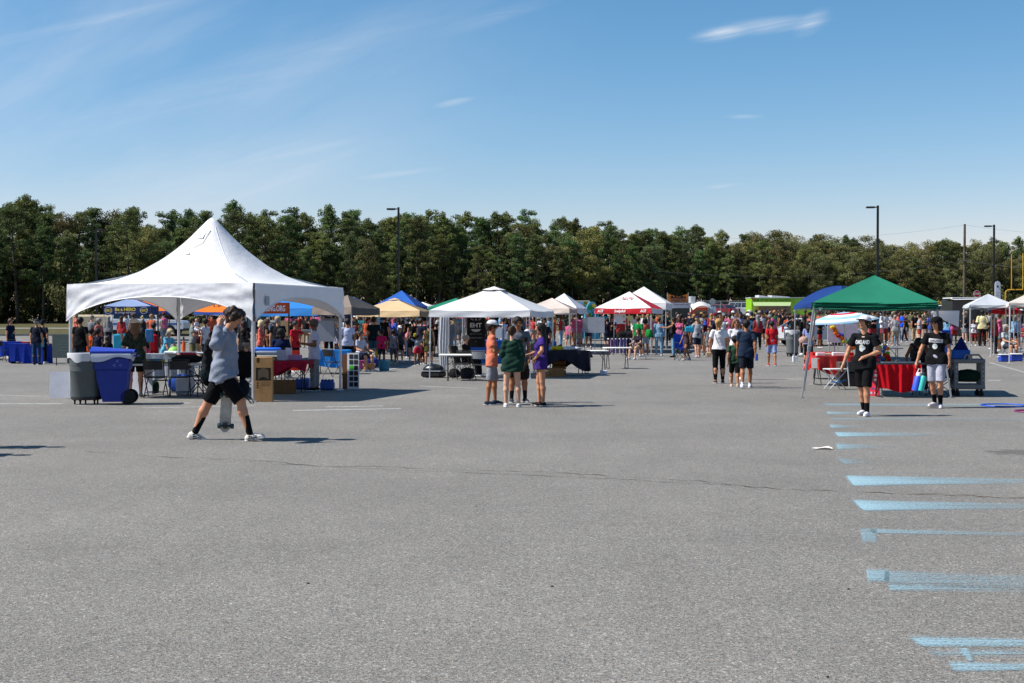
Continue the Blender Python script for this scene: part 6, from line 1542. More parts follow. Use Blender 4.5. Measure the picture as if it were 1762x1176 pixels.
def ban(u, v):
    top_ = z(505.5) - .16 * math.sin(PI * u) ** 1.0; return V((X(1148) + u * 35 * s_, -.27, top_ + (z(520.5) - top_) * v))
MB().grid(ban, 16, 6).build('banner', INK, t, 'd8823c')
MB().grid(lambda u, v: ban(.12 + .76 * u, .26 + .66 * v) + V((0, -.012, 0)), 12, 4).build('banner_print', INK, t, 'a8724a')
lettering('RAGIN', 25 * s_, 5.2 * s_, t, (X(1166), -.30, z(512)), '1c1a2c', bold=.05); lettering('CAJUN', 22 * s_, 3 * s_, t, (X(1166), -.30, z(517.6)), '4a3a58', bold=.03)
for x in (1156, 1186): MB().wheel((X(x), .1, .25), .25, .2).build('wheel', RUB, t)
Y = 86; s_ = Y / FPX; p = D(1210, Y); z = lambda py: ZP(py, Y) - p.z; X = lambda px: (px - 1210) * s_
t = thing('food_trailer', 'white rounded food trailer with a red orange front and open arched awning', 'food trailer', p)
MB().rbox((X(1206), 1.1, (z(523) + .4) / 2), (36 * s_, 2.0, z(523) - .4), .12).build('body', PAINT, t, 'f0f0ee'); MB().box((X(1203), .08, z(538)), (28 * s_, .06, 17 * s_)).build('front', PAINT, t, 'e0502a'); MB().box((X(1205), .04, z(538)), (20 * s_, .04, 8 * s_)).build('serving_window', GLASS, t)
MB().grid(lambda u, v: V((X(1189) + 33 * s_ * u, -.0 - .9 * v, z(522.5) - .26 * v - .28 * (2 * u - 1) ** 2 * (1) + .12)), 14, 4).build('awning', PAINT, t, 'e6e2da')
MB().box((X(1225), -.1, z(540)), (13 * s_, .05, 24 * s_)).build('side_panel', PAINT, t, 'c9dcec'); MB().wheel((X(1212), .1, .28), .28, .2).build('wheel', RUB, t)
t = thing('urn', 'big white round cup shaped tank on top of the food trailer', 'tank', D(1190, Y + .6) + V((0, 0, z(522.5)))); MB().lathe([(.001, 0), (.2, 0), (.215, .1), (.24, .36), (.25, .4), (.25, .44), (.001, .45)], n=20).build('body', PAINT, t, 'eceef0')
# mural trailer and painted pod left of the red valance canopy
Y = 90; s_ = Y / FPX; p = D(1000, Y); z = lambda py: ZP(py, Y) - p.z
t = thing('mural_trailer', 'small trailer with a cream roof and blue and red painted mural', 'trailer', p); MB().rbox((0, 1, (z(526) + .3) / 2), (34 * s_, 1.9, z(526) - .3), .06).build('body', PAINT, t, '6a5a54'); MB().prism([(-17 * s_, z(526)), (17 * s_, z(526)), (14 * s_, z(517)), (-16 * s_, z(517.5))], 0, 2).build('roof', PAINT, t, 'e6d6b4')
for x, w_, c_ in ((-8, 7, '3a78c0'), (0, 8, '9ac8e8'), (7.5, 6, '5a9a3a'), (9, 3, 'c03a30')): MB().box((x * s_, -.02 - (.01 if w_ == 3 else 0), z(521.8)), (w_ * s_, .02, 5 * s_ * (.5 if w_ == 3 else 1))).build('mural', INK, t, c_)
MB().wheel((0, .1, .3), .3, .2).build('wheel', RUB, t)
Y = 84; s_ = Y / FPX; p = D(1019, Y); z = lambda py: ZP(py, Y) - p.z
t = thing('painted_pod', 'rounded turquoise booth painted with green palms beside the mural trailer', 'booth', p); hh = z(519)
m = MB(); pl = [(12 * s_ * math.cos(a), .55 * hh + .45 * hh * math.sin(a)) for a in np.linspace(0, PI, 15)]; m.prism([(12 * s_, .1)] + pl + [(-12 * s_, .1)], 0, 1.6); m.build('body', PAINT, t, '2f9fbe')
for (x, y_, r, c_) in ((-3, 530, .16, '2f8a3c'), (3, 526, .12, 'e0c040'), (-5, 545, .2, '3a9a4a'), (4, 541, .18, '1c6f8c'), (0, 552, .16, '7ac0d8')):
    m = MB(); m.add([(x * s_ + r * (1 + .35 * math.cos(5 * a)) * math.cos(a), -.012, z(y_) + r * (1 + .35 * math.cos(5 * a)) * math.sin(a)) for a in np.linspace(0, 6.283, 25)[:-1]] + [(x * s_, -.012, z(y_))], [(k, (k + 1) % 24, 24) for k in range(24)]); m.build('mural', INK, t, c_, smooth=False)
# white trailer right of the green canopy
Y = 78; s_ = Y / FPX; p = D(1662, Y); z = lambda py: ZP(py, Y) - p.z
t = thing('white_trailer', 'dark trailer stall with a long white awning behind the light grey canopy', 'trailer', p); MB().rbox((.2, 1.1, z(516) / 2 + .15), (58 * s_, 1.9, z(516) - .3), .05).build('body', PAINT, t, '2c2e33'); MB().grid(lambda u, v: V((-28 * s_ + 60 * s_ * u, -.7 * v, z(513.5) - .1 * v + .03 * u)), 6, 2).build('awning', PAINT, t, 'f4f4f6'); MB().box((.1, .5, z(513)), (60 * s_, 1.8, .06)).build('roof', PAINT, t, 'e6e8ea'); MB().wheel((.5, .2, .3), .3, .2).build('wheel', RUB, t)

# ---------------------------------------------------------------- the people
PP = place_person
# 1. walker with the skateboard
SK = dict(legs=(((.02, .49, -.87), (.02, .42, -.9)), ((-.02, -.58, -.8), (.0, -.27, -.96))), arms=(((.12, -.02, -1), (.02, -.12, -1)), ((-.78, .0, -.36), (.34, -.06, 1.0))),
          toe=((.05, -1, -.30), (-.04, -1, .22)), head=(.0, -.085, -.02), yaw=-.15, pitch=.42, lean=(0, -.10, 1), hands=((0, -.1, -1), (.35, -.22, .85)))
t, fig, parts, sc_ = PP('person in grey long sleeved shirt and black shorts walking with a skateboard, hand on head', 384, 758, 531, 86, SK, 'long', '8a93a4', 'long_shorts', '0b0c10', 'messy', '2c1b12', 'fair', socks=.55, sockc='0e1413', shoe='e6e2d8', fat=1.15, h=.0105, fingers=True, te=.034, hem=.14, be=.034, wr=.0045)
chest_print(text_mb('H', .045, .06, bold=.03), parts['shirt'], t, 'd8dde6') if 0 else None
sp = V(G(384, 758)); skY = sp.y + .18
# checkered shoe tops
for i in (0, 1):
    a = fig.ank[i]; td = nrm(np.array(fig.toe[i])); m = MB()
    for r in range(4):
        for c_ in range(5):
            if (r + c_) % 2: continue
            for sg in (-1, 1):
                b = a + td * (.0 + .03 * r) + np.array((sg * .0475, 0, -.045 + .016 * (c_ - 2) * .8)) ; m.box(b, (.004, .024, .012))
    m.build('checker_print', INK, parts['shoe'], '17171a', smooth=False)
# skateboard hanging from the far hand
bp_ = at(385, 746, skY); bd = thing('skateboard', 'worn pale skateboard held upright by its nose with wheels at the bottom', 'skateboard', bp_ + V((0, .02, .0)), 0)
m = MB()
def deck(u, v, o):
    w = .21 * (1 - max(0, (abs(2 * v - 1) - .72) / .28) ** 2.2 * .75); return V((w * (u - .5), o + .03 * abs(2 * v - 1) ** 3 * -1, .02 + .80 * v))
m.grid(lambda u, v: deck(u, v, 0), 8, 24); m.grid(lambda u, v: deck(1 - u, v, .014), 8, 24)
for k in range(24):
    for u in (0, 1): a, b = deck(u, k / 24, 0), deck(u, (k + 1) / 24, 0); c2, d2 = deck(u, (k + 1) / 24, .014), deck(u, k / 24, .014); m.add([a, b, c2, d2], [(0, 1, 2, 3)])
m.build('deck', mat('worn_wood', 'b5b3aa', .6, .25, 9), bd)
m = MB()
for s0 in (.25, .32):
    pts = [deck(u, v, 0) + V((0, -.004, 0)) for u, v in ((.04, s0 + .03), (.25, s0 - .04), (.5, s0), (.75, s0 - .04), (.96, s0 + .03))]; m.tube(pts, .003, 4)
m.build('print', INK, bd, 'a86a5c', smooth=False)
for zz in (.14, .68):
    m = MB(); m.box((0, -.03, zz), (.07, .06, .10)); m.tube([(-.13, -.06, zz), (.13, -.06, zz)], .016, 6); tk = m.build('truck', METAL, bd, '3a3c40')
    for x in (-.12, .12): MB().wheel((x, -.065, zz), .045, .055, 'x', 16).build('wheel', PLASTIC, tk, '2c4a4a')
bd.rotation_euler = (.1, .06, .35); bd.scale = (.78, 1, .84)
# backpack behind the walker's shoulders
bk = thing('backpack', "dark backpack slung on the walker's back behind the grey shirt", 'backpack', at(356, 622, sp.y + .22), 0)
P_, Q_ = field([((0, 0, -.25), (0.02, 0, .22), .11, .10, (.62, 1.1, 1)), ((-.03, 0, -.2), (-.02, 0, -.02), .055, .055)], .014, .03, wr=.006); me = np_mesh('body', P_, Q_, CLOTH); link(me, 'body', bk, '14161b')
MB().tube([(.04, -.1, .24), (.16, -.16, .22), (.24, -.17, .05), (.14, -.14, -.2)], .016, 6).build('strap', CLOTH, bk, '101216'); MB().ell((-.02, -.1, -.18), (.07, .03, .1), 10, 6).build('pocket', CLOTH, bk, '22302f')
bk2 = thing('string_bag', "black bag with a teal strap swinging behind the walker's front leg", 'bag', at(419, 668, sp.y + .35), 0); MB().ell((0, 0, 0), (.09, .07, .13), 12, 8).build('body', CLOTH, bk2, '15202a')
MB().tube([(.02, -.03, -.02), (.05, -.03, -.14), (.11, -.03, -.22), (.15, -.03, -.22), (.13, -.03, -.16), (.04, -.03, -.1)], .009, 5).build('strap', CLOTH, bk2, '1a4a4c')

# 2. the group of four in front of the white canopy
ORA = dict(legs=(((.05, -.2, -1), (.02, -.02, -1)), ((-.05, .12, -1), (-.02, .12, -1))), arms=(((.12, -.08, -1), (-.5, -.85, .05)), ((-.12, -.1, -1), (.35, -.9, .12))), yaw=.1, pitch=.12)
PP('person in orange T-shirt, grey shorts and white and grey cap, standing with folded arms', 846, 697, 553, 100, ORA, 'tee', 'd67a5e', 'long_shorts', '8d9099', 'short', 'dark brown', 'tan', hat=1, hatc='dfe0e4', brimc='5a6068', shoe='23364a', fat=1.02, h=.0125, fingers=True, te=.022, hem=.15, be=.026)
GRN = dict(legs=(((.09, .02, -1), (.01, .02, -1)), ((-.1, -.0, -1), (-.03, .02, -1))), arms=(((.2, -.12, -1), (-.35, -.8, -.45)), ((-.2, -.0, -1), (-.0, -.35, -.9))), pitch=.15)
PP('person with hair in a bun wearing a loose dark green shirt, seen from behind', 881, 701, 562, 178, GRN, 'long', '1b3b30', 'short_shorts', '101214', 'bun', '3a2415', 'pale', shoe='e6e6e4', fem=True, fat=1.1, h=.0125, fingers=True, te=.03, hem=.18, wr=.007)
GRY = dict(legs=(((.14, 0, -1), (.03, .03, -1)), ((-.08, -.05, -1), (-.04, .03, -1))), arms=(((.15, -.05, -1), (-.1, -.4, -.9)), ((-.12, 0, -1), (-.1, -.2, -1))), pitch=.2)
t, fig, parts, s_ = PP('tall person in grey T-shirt with dark goatee standing behind the green shirt', 891, 693, 546, 12, GRY, 'tee', '6b7078', 'long_shorts', '15161a', 'short', 'black', 'tan', socks=.4, sockc='15161a', shoe='3a3c42', fat=1.15, h=.0125, fingers=True, te=.024, hem=.14)
chest_print(MB().add([(.06, 0, 1.28), (.19, 0, 1.28), (.19, 0, 1.36), (.06, 0, 1.36)], [(0, 1, 2, 3)]), parts['shirt'], t, '2a2420', 'print'); lm_ = text_mb('EHT', .1, .045, bold=.03); lm_.v = [(x + .125, y, z + 1.32) for x, y, z in lm_.v]; chest_print(lm_, parts['shirt'], t, 'c89a30')
for v in parts['shirt'].children: v.location.y -= .004 if v.name.startswith('lettering') else 0
o = MB().lump((0, 0, 0), (.13, .1, .2)).build('handbag', CLOTH, None, '2a2420', loc=at(901, 640, 27.9)); tag(o, 'dark bag hanging between the green shirt and the purple shirt', 'bag')
PUR = dict(legs=(((.03, .03, -1), (-.01, .04, -1)), ((-.05, -.08, -1), (.0, .02, -1))), arms=(((.62, -.1, -.85), (-.62, -.35, -.55)), ((-.2, -.2, -1), (.3, -.8, -.2))), yaw=.1)
PP('person with very long black hair in purple T-shirt and teal shorts, hand on hip', 931, 699, 557, -84, PUR, 'tee', '40297a', 'short_shorts', '2a6a78', 'verylong', 'black', 'fair', shoe='2a1c18', fem=True, fat=1.08, h=.0125, fingers=True, te=.024, hem=.17, wr=.005)

# 3. people beside the green canopy
CAPW = dict(legs=(((-.03, -.22, -1), (.02, .02, -1)), ((.02, .12, -1), (.02, .3, -1))), arms=(((.28, .12, -1), (-.72, -.55, -.32)), ((-.42, -.02, -1), (-.28, -.28, -1))), yaw=-.35, pitch=-.22, head=(0, -.01, 0), toe=((.1, -1, 0), (-.3, -1, 0)))
t, fig, parts, s_ = PP('person in white cap, black lettered T-shirt and black shorts looking up to one side', 1487, 716, 545, -34, CAPW, 'tee', '121317', 'long_shorts', '0d0e11', 'short', 'black', 'fair', hat=1, hatc='f0ecf0', brimc='2a2c34', socks=.36, sockc='0c0c0e', shoe='e9e6ee', h=.0125, fingers=True, te=.026, hem=.13, be=.032)
z1 = fig.chest[2]; lm_ = text_mb('OAKLAND', .26, .075, bold=.035); lm_.v = [(x - .01, y, z + z1 + .02) for x, y, z in lm_.v]; chest_print(lm_, parts['shirt'], t, 'd9dde0')
m = MB(); m.add([(-.01 + .055 * math.cos(a) * (1 + .18 * math.cos(3 * a)), 0, z1 - .085 + .06 * math.sin(a) * (1 + .12 * math.cos(4 * a))) for a in np.linspace(0, 6.283, 25)[:-1]] + [(-.01, 0, z1 - .085)], [(k, (k + 1) % 24, 24) for k in range(24)]); chest_print(m, parts['shirt'], t, 'cfd8d6', 'emblem')
m = MB(); m.add([(-.02, 0, z1 + .105), (.03, 0, z1 + .105), (.03, 0, z1 + .125), (-.02, 0, z1 + .125)], [(0, 1, 2, 3)]); chest_print(m, parts['shirt'], t, 'c8b0a0', 'emblem')
CAPB = dict(legs=(((.0, -.16, -1), (.0, .02, -1)), ((-.0, .12, -1), (.08, .3, -1))), arms=(((.2, .02, -1), (.02, -.15, -1)), ((-.4, -.05, -1), (-.3, -.1, -1))), yaw=-.5, toe=((.15, -1, 0), (-.7, -1, 0)))
t, fig, parts, s_ = PP('person in black cap and sunglasses, black T-shirt and pale grey shorts carrying two bottles', 1611, 702, 547, -24, CAPB, 'tee', '111215', 'long_shorts', 'b4b6c6', 'bob', 'black', 'fair', hat=1, hatc='0e0f12', brimc='0e0f12', socks=.4, sockc='0c0c0e', shoe='ddd2d6', h=.0125, fingers=True, te=.026, hem=.10, be=.028, glasses=True)
z1 = fig.chest[2]
m = MB(); m.add([(-.14, 0, z1 - .01), (.12, 0, z1 - .03), (.12, 0, z1 + .055), (-.14, 0, z1 + .07)], [(0, 1, 2, 3)]); m2 = MB(); m2.grid(lambda u, v: V((-.14 + .27 * u, 0, z1 - .005 - .02 * u + .075 * v)), 12, 3); chest_print(m2, parts['shirt'], t, 'c9c9cf', 'print')
lm_ = text_mb('OAKLAND', .22, .04, bold=.03); lm_.v = [(x - .01, y, z + z1 + .025) for x, y, z in lm_.v]; o = chest_print(lm_, parts['shirt'], t, '4a4a52'); o.location.y = -.006
m = MB(); m.add([(-.02 + .05 * math.cos(a), 0, z1 - .09 + .055 * math.sin(a)) for a in np.linspace(0, 6.283, 21)[:-1]] + [(-.02, 0, z1 - .09)], [(k, (k + 1) % 20, 20) for k in range(20)]); chest_print(m, parts['shirt'], t, 'dfe8e6', 'emblem')
Yh = G(1611, 702).y - .12
for (px, c_, lid, lb, dx, r) in ((1576, '2a58d8', 'f0f0f0', 'blue water jug with a white lid in the hand of the black capped person', -.0, .075), (1585, '3cc4b8', '1a1c1e', 'turquoise metal bottle with a black lid in the hand of the black capped person', 0, .06)):
    t = thing('water_bottle', lb, 'bottle', at(px, 671, Yh - (.05 if px > 1580 else 0))); MB().lathe([(.001, -.02), (r, -.02), (r, .24), (r * .75, .28), (.001, .28)], n=20).build('body', PLASTIC, t, c_); MB().lathe([(r * .78, .27), (r * .74, .34), (.001, .35)], n=16).build('lid', PLASTIC, t, lid)
    MB().tube([(-r * .6, 0, .32), (-r * .4, 0, .41), (r * .4, 0, .41), (r * .6, 0, .32)], .01, 6).build('handle', PLASTIC, t, lid); t.rotation_euler = (0, .22, 0)
BEND = dict(legs=(((.12, 0, -1), (.03, .03, -1)), ((-.12, 0, -1), (-.03, .03, -1))), arms=(((.2, -.55, -.9), (.0, -.3, -1)), ((-.4, -.35, -.9), (-.05, -.2, -1))), lean=(0, -.92, .42), head=(0, -.08, -.11), pitch=.9)
PP('person with dark hair bending over the black topped table behind the bottles', 1582, 0, 0, -18, BEND, 'tank', '2c2e36', 'jeans', '1a1c26', 'bob', 'black', 'brown', fem=True, h=.014, Y=31.9, height=1.28)

# 4. walkers in the middle distance on the right
t, fig, parts, s_ = PP('person with blond ponytail in white top and black leggings, seen from behind', 1237, 660, 549, 176, dict(legs=(((.03, .12, -1), (.0, .1, -1)), ((-.03, -.1, -1), (0, .12, -1))), arms=(((.28, -.12, -1), (-.1, -.3, -1)), ((-.32, .05, -1), (.15, -.4, -.9))), yaw=-.5), 'tee', 'ecebef', 'leggings', '0c0c10', 'pony', 'b08a52', 'fair', shoe='5a3a2c', fem=True, fat=1.22, h=.0135, te=.014, hem=.03, fingers=False)
MB().tube([(.12, .165, 1.36), (.07, .185, 1.2), (.0, .17, 1.05)], .009, 5).build('strap', INK, t, '1f2f5c')
o = MB().rbox((0, 0, 0), (.15, .05, .12), .02).build('purse', CLOTH, None, 'cdb08c', loc=at(1219.5, 610, 36.3)); tag(o, 'small tan purse held by the person in black leggings', 'purse')
PP('child in green T-shirt and black shorts walking between the white top and navy shirt', 1264, 666, 578, 172, 'WALK', 'tee', '2e4a38', 'long_shorts', '101114', 'short', 'black', 'tan', shoe='c9a890', child=True, h=.0135)
PP('person in navy shirt and dark flowered shorts holding a blue can, seen from behind', 1284, 668, 551, 170, 'WALK2', 'tee', '1d2c42', 'long_shorts', '171b2a', 'short', 'black', 'tan', shoe='dfe3f2', socks=.12, sockc='e8e8f0', fat=1.12, h=.0135, te=.024, hem=.16, pantsmat=True)
o = MB().lathe([(.001, 0), (.035, 0), (.035, .16), (.028, .175), (.001, .175)], n=14).build('can', PLASTIC, None, '2844a0', loc=at(1302, 621, 34)); tag(o, 'tall blue can held by the person in the navy shirt', 'can')
PP('person with sunglasses and white T-shirt facing the camera behind the navy shirt', 1266, 0, 0, 0, 'STAND', 'tee', 'eceaf0', 'shorts', '3a3c44', 'bob', '8a5a34', 'pink', shoe='d8d8d8', fem=True, fat=1.3, h=.015, Y=39, height=1.73, glasses=True)
PP('person in red T-shirt and light blue shorts walking away alone', 1328, 630, 553, 178, 'WALK', 'tee', 'c8202a', 'long_shorts', '8fa0d0', 'short', 'black', 'tan', shoe='b8383c', fat=1.05, h=.014)
PP('heavy person in maroon polo shirt, khaki shorts and cap walking towards the camera', 1208, 613, 549, 0, 'STAND', 'polo', '4c1424', 'long_shorts', 'b8a888', 'short', 'grey', 'pink', hat=1, hatc='8a9298', shoe='17181c', socks=.3, sockc='e4e4e4', fat=1.35, h=.015)
PP('person in black tank top and light denim shorts beside the grey trash can', 1347, 590, 537, 172, 'STAND', 'tank', '14151a', 'long_shorts', '8fa2b8', 'short', 'dark brown', 'fair', shoe='d8d8dc', fat=1.05, h=.018)
PP('person in lavender T-shirt and black leggings standing behind the slanting green canopy leg', 1391, 631, 553, 150, 'STAND', 'tee', '8b93c4', 'leggings', '101116', 'long', 'dark brown', 'fair', shoe='dcdcf0', fem=True, h=.015)
o = MB().lump((0, 0, 0), (.17, .07, .12)).build('handbag', CLOTH, None, 'd0a99c', loc=at(1384, 586, 46.4)); tag(o, 'pale pink handbag on the arm of the person in lavender', 'handbag')
PP('person with long dark hair in black standing in front of the domed blue canopy', 1384, 0, 0, 190, 'STAND', 'long', '17161a', 'jeans', '1a1c24', 'verylong', 'black', 'fair', fem=True, h=.018, Y=60, height=1.76)
PP('person in royal blue polo shirt and grey blue jeans under the green canopy roof', 1552, 587, 537, 95, 'PHONE', 'polo', '1d4fd0', 'jeans', '7f95a8', 'short', 'black', 'brown', shoe='e4e4e8', fat=1.3, h=.018)
PP('person in black T-shirt with a white back print and khaki trousers, seen from behind', 1575, 588, 538, 180, 'WALK', 'tee', '121317', 'pants', 'c9b392', 'short', 'black', 'tan', shoe='2a2420', fat=1.2, h=.018)
PP('person in pale yellow shirt and dark brown trousers walking alone by the light grey canopy', 1690, 597, 534, 172, 'STAND', 'loose', 'e4d8a4', 'pants', '2a1a16', 'short', 'black', 'dark', shoe='1a1412', fat=1.15, h=.016, te=.03)
PP('small child in white top, pink trousers and pink helmet', 1719, 598, 553, 10, 'WALK', 'tee', 'e4dce4', 'pants', 'c8246a', 'bob', 'e0308a', 'tan', shoe='c04050', child=True, h=.016)
PP('person in striped white sports shirt and black shorts right of the slanting white cloth', 1649, 566, 529, 178, 'STAND', 'tee', 'dcdfe8', 'long_shorts', '121318', 'short', 'black', 'tan', h=.018, shoe='d04030', face=False)
PP('person in pale turquoise T-shirt and denim shorts beside the striped sports shirt', 1668, 566, 533, 175, 'STAND', 'tee', 'a8d0d8', 'shorts', '4a6080', 'short', 'brown', 'fair', fem=True, h=.018, face=False)
PP('person in cap and dark top leaning at the cream canopy at the right edge', 1757, 590, 533, -80, 'POINTING', 'tee', '1a1c22', 'jeans', '2a3f66', 'short', 'dark brown', 'fair', hat=1, hatc='dcdce0', h=.018)
PP('person in wide sun hat sitting under the red canopy', 1730, 0, 0, 30, 'SIT', 'tee', 'b8c4cc', 'shorts', '3a3a44', 'bob', 'grey', 'fair', fem=True, h=.018, Y=55, height=1.38, hat=1, hatc='a8a49c')

# 5. middle: children and people near the tan canopy and the star board
PP('child in bright pink T-shirt and dark shorts holding a yellow toy', 657, 629, 567, 175, 'STAND', 'tee', 'd0205c', 'shorts', '22242e', 'short', 'black', 'brown', shoe='e0b0b0', child=True, h=.015)
PP('child in grey sleeveless shirt and grey shorts walking away', 677, 627, 567, 185, 'WALK2', 'tank', '8d8b96', 'long_shorts', '55555e', 'short', 'black', 'brown', shoe='b8c850', child=True, h=.015)
PP('small child in grey shirt and red skirt with arms raised', 718, 629, 575, 190, dict(legs=STAND['legs'], arms=(((.7, 0, .35), (-.3, 0, .9)), ((-.7, 0, .35), (.3, 0, .9)))), 'tee', '8f949c', 'skirt', 'c02038', 'short', 'black', 'brown', shoe='2a2c38', child=True, h=.015)
PP('small child in dark clothes half hidden beside the red skirted child', 727, 627, 586, 180, 'STAND', 'tee', '6a1c22', 'long_shorts', '1c1c22', 'short', 'black', 'brown', child=True, h=.016)
o = MB().rbox((0, 0, 0), (.1, .05, .14), .02).build('yellow_toy', PLASTIC, None, 'e0c81c', loc=at(714, 577, 50.5)); tag(o, 'yellow toy held up by the child in the red skirt', 'toy')
o = MB().rbox((0, 0, 0), (.09, .05, .2), .02).build('yellow_toy', PLASTIC, None, 'e8cc20', loc=at(647, 608, 50.5)); tag(o, 'yellow toy in the hand of the child in bright pink', 'toy')
PP('person with short hair in olive camouflage sleeveless dress behind the canopy leg', 738, 628, 557, 180, 'STAND', 'dress', '4a4a26', 'short_shorts', '1a1a16', 'short', 'brown', 'fair', shoe='3a2c24', fem=True, fat=1.25, h=.015, shirtmat=True)
PP('person in dark green T-shirt with a white back print and blue shorts', 643, 0, 0, 178, 'STAND', 'tee', '15282a', 'shorts', '35617a', 'short', 'dark brown', 'fair', fat=1.1, h=.017, Y=52, height=1.78)
PP('person in pink top bending forward under the tan canopy', 702, 0, 0, 90, dict(legs=STAND['legs'], arms=(((.1, -.6, -.8), (0, -.5, -.9)), ((-.1, -.6, -.8), (0, -.5, -.9))), lean=(0, -.6, .8), pitch=.6), 'tee', 'c87888', 'jeans', '2a3a5a', 'short', 'dark brown', 'fair', h=.018, Y=57, height=1.62)
PP('person in black tank top with bare arms under the tan canopy', 710, 0, 0, 185, 'STAND', 'tank', '141416', 'shorts', '22242c', 'bun', 'dark brown', 'fair', fem=True, h=.018, Y=54, height=1.68)
PP('person in white sun hat standing by the leg of the tan canopy', 688, 0, 0, 20, 'STAND', 'tee', '3a3c44', 'shorts', '22242c', 'bob', 'grey', 'fair', hat=1, hatc='eceae6', h=.018, Y=53, height=1.42)
PP('person in white T-shirt seated below the taupe canopy', 620, 0, 0, 50, 'SIT', 'tee', 'c8cce0', 'shorts', '22283c', 'short', 'dark brown', 'fair', h=.017, Y=45, height=1.32)
camp_chair('dark camp chair under the seated person below the taupe canopy', D(619, 45.1), math.radians(50), '1c2438')
PP('grey haired person in black seated at the white folding table', 801, 0, 0, 70, 'SIT', 'tee', '141317', 'pants', '17181c', 'short', 'grey', 'pink', h=.015, Y=40.6, height=1.25)
camp_chair('black camp chair under the grey haired person at the white folding table', D(799, 40.7), math.radians(70), '141519')
PP('person in dark grey cap and grey T-shirt seated behind the purple shirt', 918, 0, 0, 20, 'SIT', 'tee', '6a7074', 'shorts', '2a2c34', 'short', 'grey', 'pink', hat=1, hatc='45484e', h=.016, Y=44, height=1.38)
PP('person in white cap beside the grey capped person behind the canopy leg', 908, 0, 0, -30, 'SIT', 'tee', 'b8bcc4', 'shorts', '2a2c34', 'short', 'grey', 'fair', hat=1, hatc='dcdde2', h=.016, Y=45, height=1.36)
PP('person with sunglasses on head looking out behind the long black hair', 936, 0, 0, 0, 'STAND', 'tee', '20222c', 'jeans', '2a3048', 'short', 'black', 'tan', h=.016, Y=48, height=1.75, glasses=True)
PP('person in white dress walking behind the orange shirt', 866, 0, 0, 200, 'WALK', 'dress', 'dfe0f0', 'short_shorts', 'dfe0f0', 'bun', 'brown', 'tan', fem=True, h=.018, Y=58, height=1.72)
PP('person in black vest leaning over the blue table under the white canopy', 832, 0, 0, 160, 'POINTING', 'tee', '2e2c30', 'jeans', '1a1f2c', 'short', 'black', 'tan', h=.018, Y=56, height=1.7)
PP('person in black shirt with white back lettering and khaki trousers striding by the pale canopy', 989, 588, 541, 165, 'WALK', 'tee', '14151b', 'pants', 'b5a488', 'short', 'dark brown', 'fair', h=.018, shoe='2a2624', fat=1.1)
PP('person in black shirt with white back lettering and olive khaki trousers beside the grey boards', 1011, 587, 541, 180, 'STAND', 'tee', '101116', 'pants', '9c8f72', 'short', 'dark brown', 'fair', h=.018, shoe='2a2624', fat=1.2)
for nm in ('x',):
    pass
PP('person with long brown hair in grey top and tiny denim shorts behind the tarp table', 964, 582, 541, 195, 'WALK2', 'tank', '8a9098', 'short_shorts', '3f5878', 'long', 'dark brown', 'tan', fem=True, h=.018, shoe='dcd8d4')
PP('person in navy dress with hair tied up standing left of the star board', 1045, 604, 548, 200, 'PHONE', 'dress', '1a2236', 'short_shorts', '1a2236', 'bun', 'dark brown', 'fair', fem=True, fat=1.15, h=.016)
PP('person with long dark hair and glasses in dark top beside the navy dress', 1053, 603, 544, 10, 'PHONE', 'tee', '1b2030', 'shorts', '1b2438', 'long', 'black', 'fair', fem=True, h=.016, glasses=True)
PP('person in bright green polo shirt under the red valance canopy', 1098, 0, 0, 150, 'STAND', 'polo', '15803f', 'shorts', '2a2c34', 'short', 'brown', 'fair', h=.017, Y=59.5, height=1.72, fat=1.1)
PP('person in coral tank top with dark hair under the red valance canopy', 1110, 0, 0, 190, 'STAND', 'tank', 'c86058', 'shorts', 'a8b8c8', 'bob', 'black', 'tan', fem=True, h=.017, Y=60, height=1.68, fat=1.15)
PP('person in pink plaid shirt and black shorts at the front right canopy leg', 1125, 600, 543, 185, 'STAND', 'loose', 'd88a98', 'shorts', '141418', 'bun', 'black', 'pale', fem=True, h=.016, shoe='ecebed', shirtmat=True)
PP('person in brown and black clothes standing by the white canopy leg', 1144, 598, 543, 160, 'STAND', 'tee', '2c2420', 'jeans', '15181f', 'long', 'dark brown', 'tan', h=.016)
PP('person in light denim between the two canopy legs', 1134, 0, 0, 170, 'STAND', 'long', '7fa4c0', 'jeans', '8ab0c8', 'short', 'brown', 'fair', h=.018, Y=60, height=1.7)
PP('bare legged person sitting on the white framed chair', 1098, 0, 0, -40, 'SIT', 'tee', '2a2430', 'shorts', 'b89a80', 'bob', 'brown', 'pale', fem=True, h=.016, Y=56.3, height=1.25)
PP('person in dark dress with a black bag next to the royal blue camp chair', 1181, 0, 0, -60, 'WALK', 'dress', '4a3a40', 'short_shorts', '3a2c30', 'bun', 'black', 'tan', fem=True, h=.018, Y=55, height=1.45)
PP('child with a turquoise bag near the royal blue camp chair', 1190, 598, 552, 40, 'WALK2', 'tee', '2a80b8', 'shorts', '50607a', 'short', 'black', 'brown', child=True, h=.018)
o = MB().rbox((0, 0, 0), (.34, .1, .24), .05).build('turquoise_bag', CLOTH, None, '2aa8d0', loc=at(1186, 567, 54)); tag(o, 'turquoise bag carried near the royal blue camp chair', 'bag')

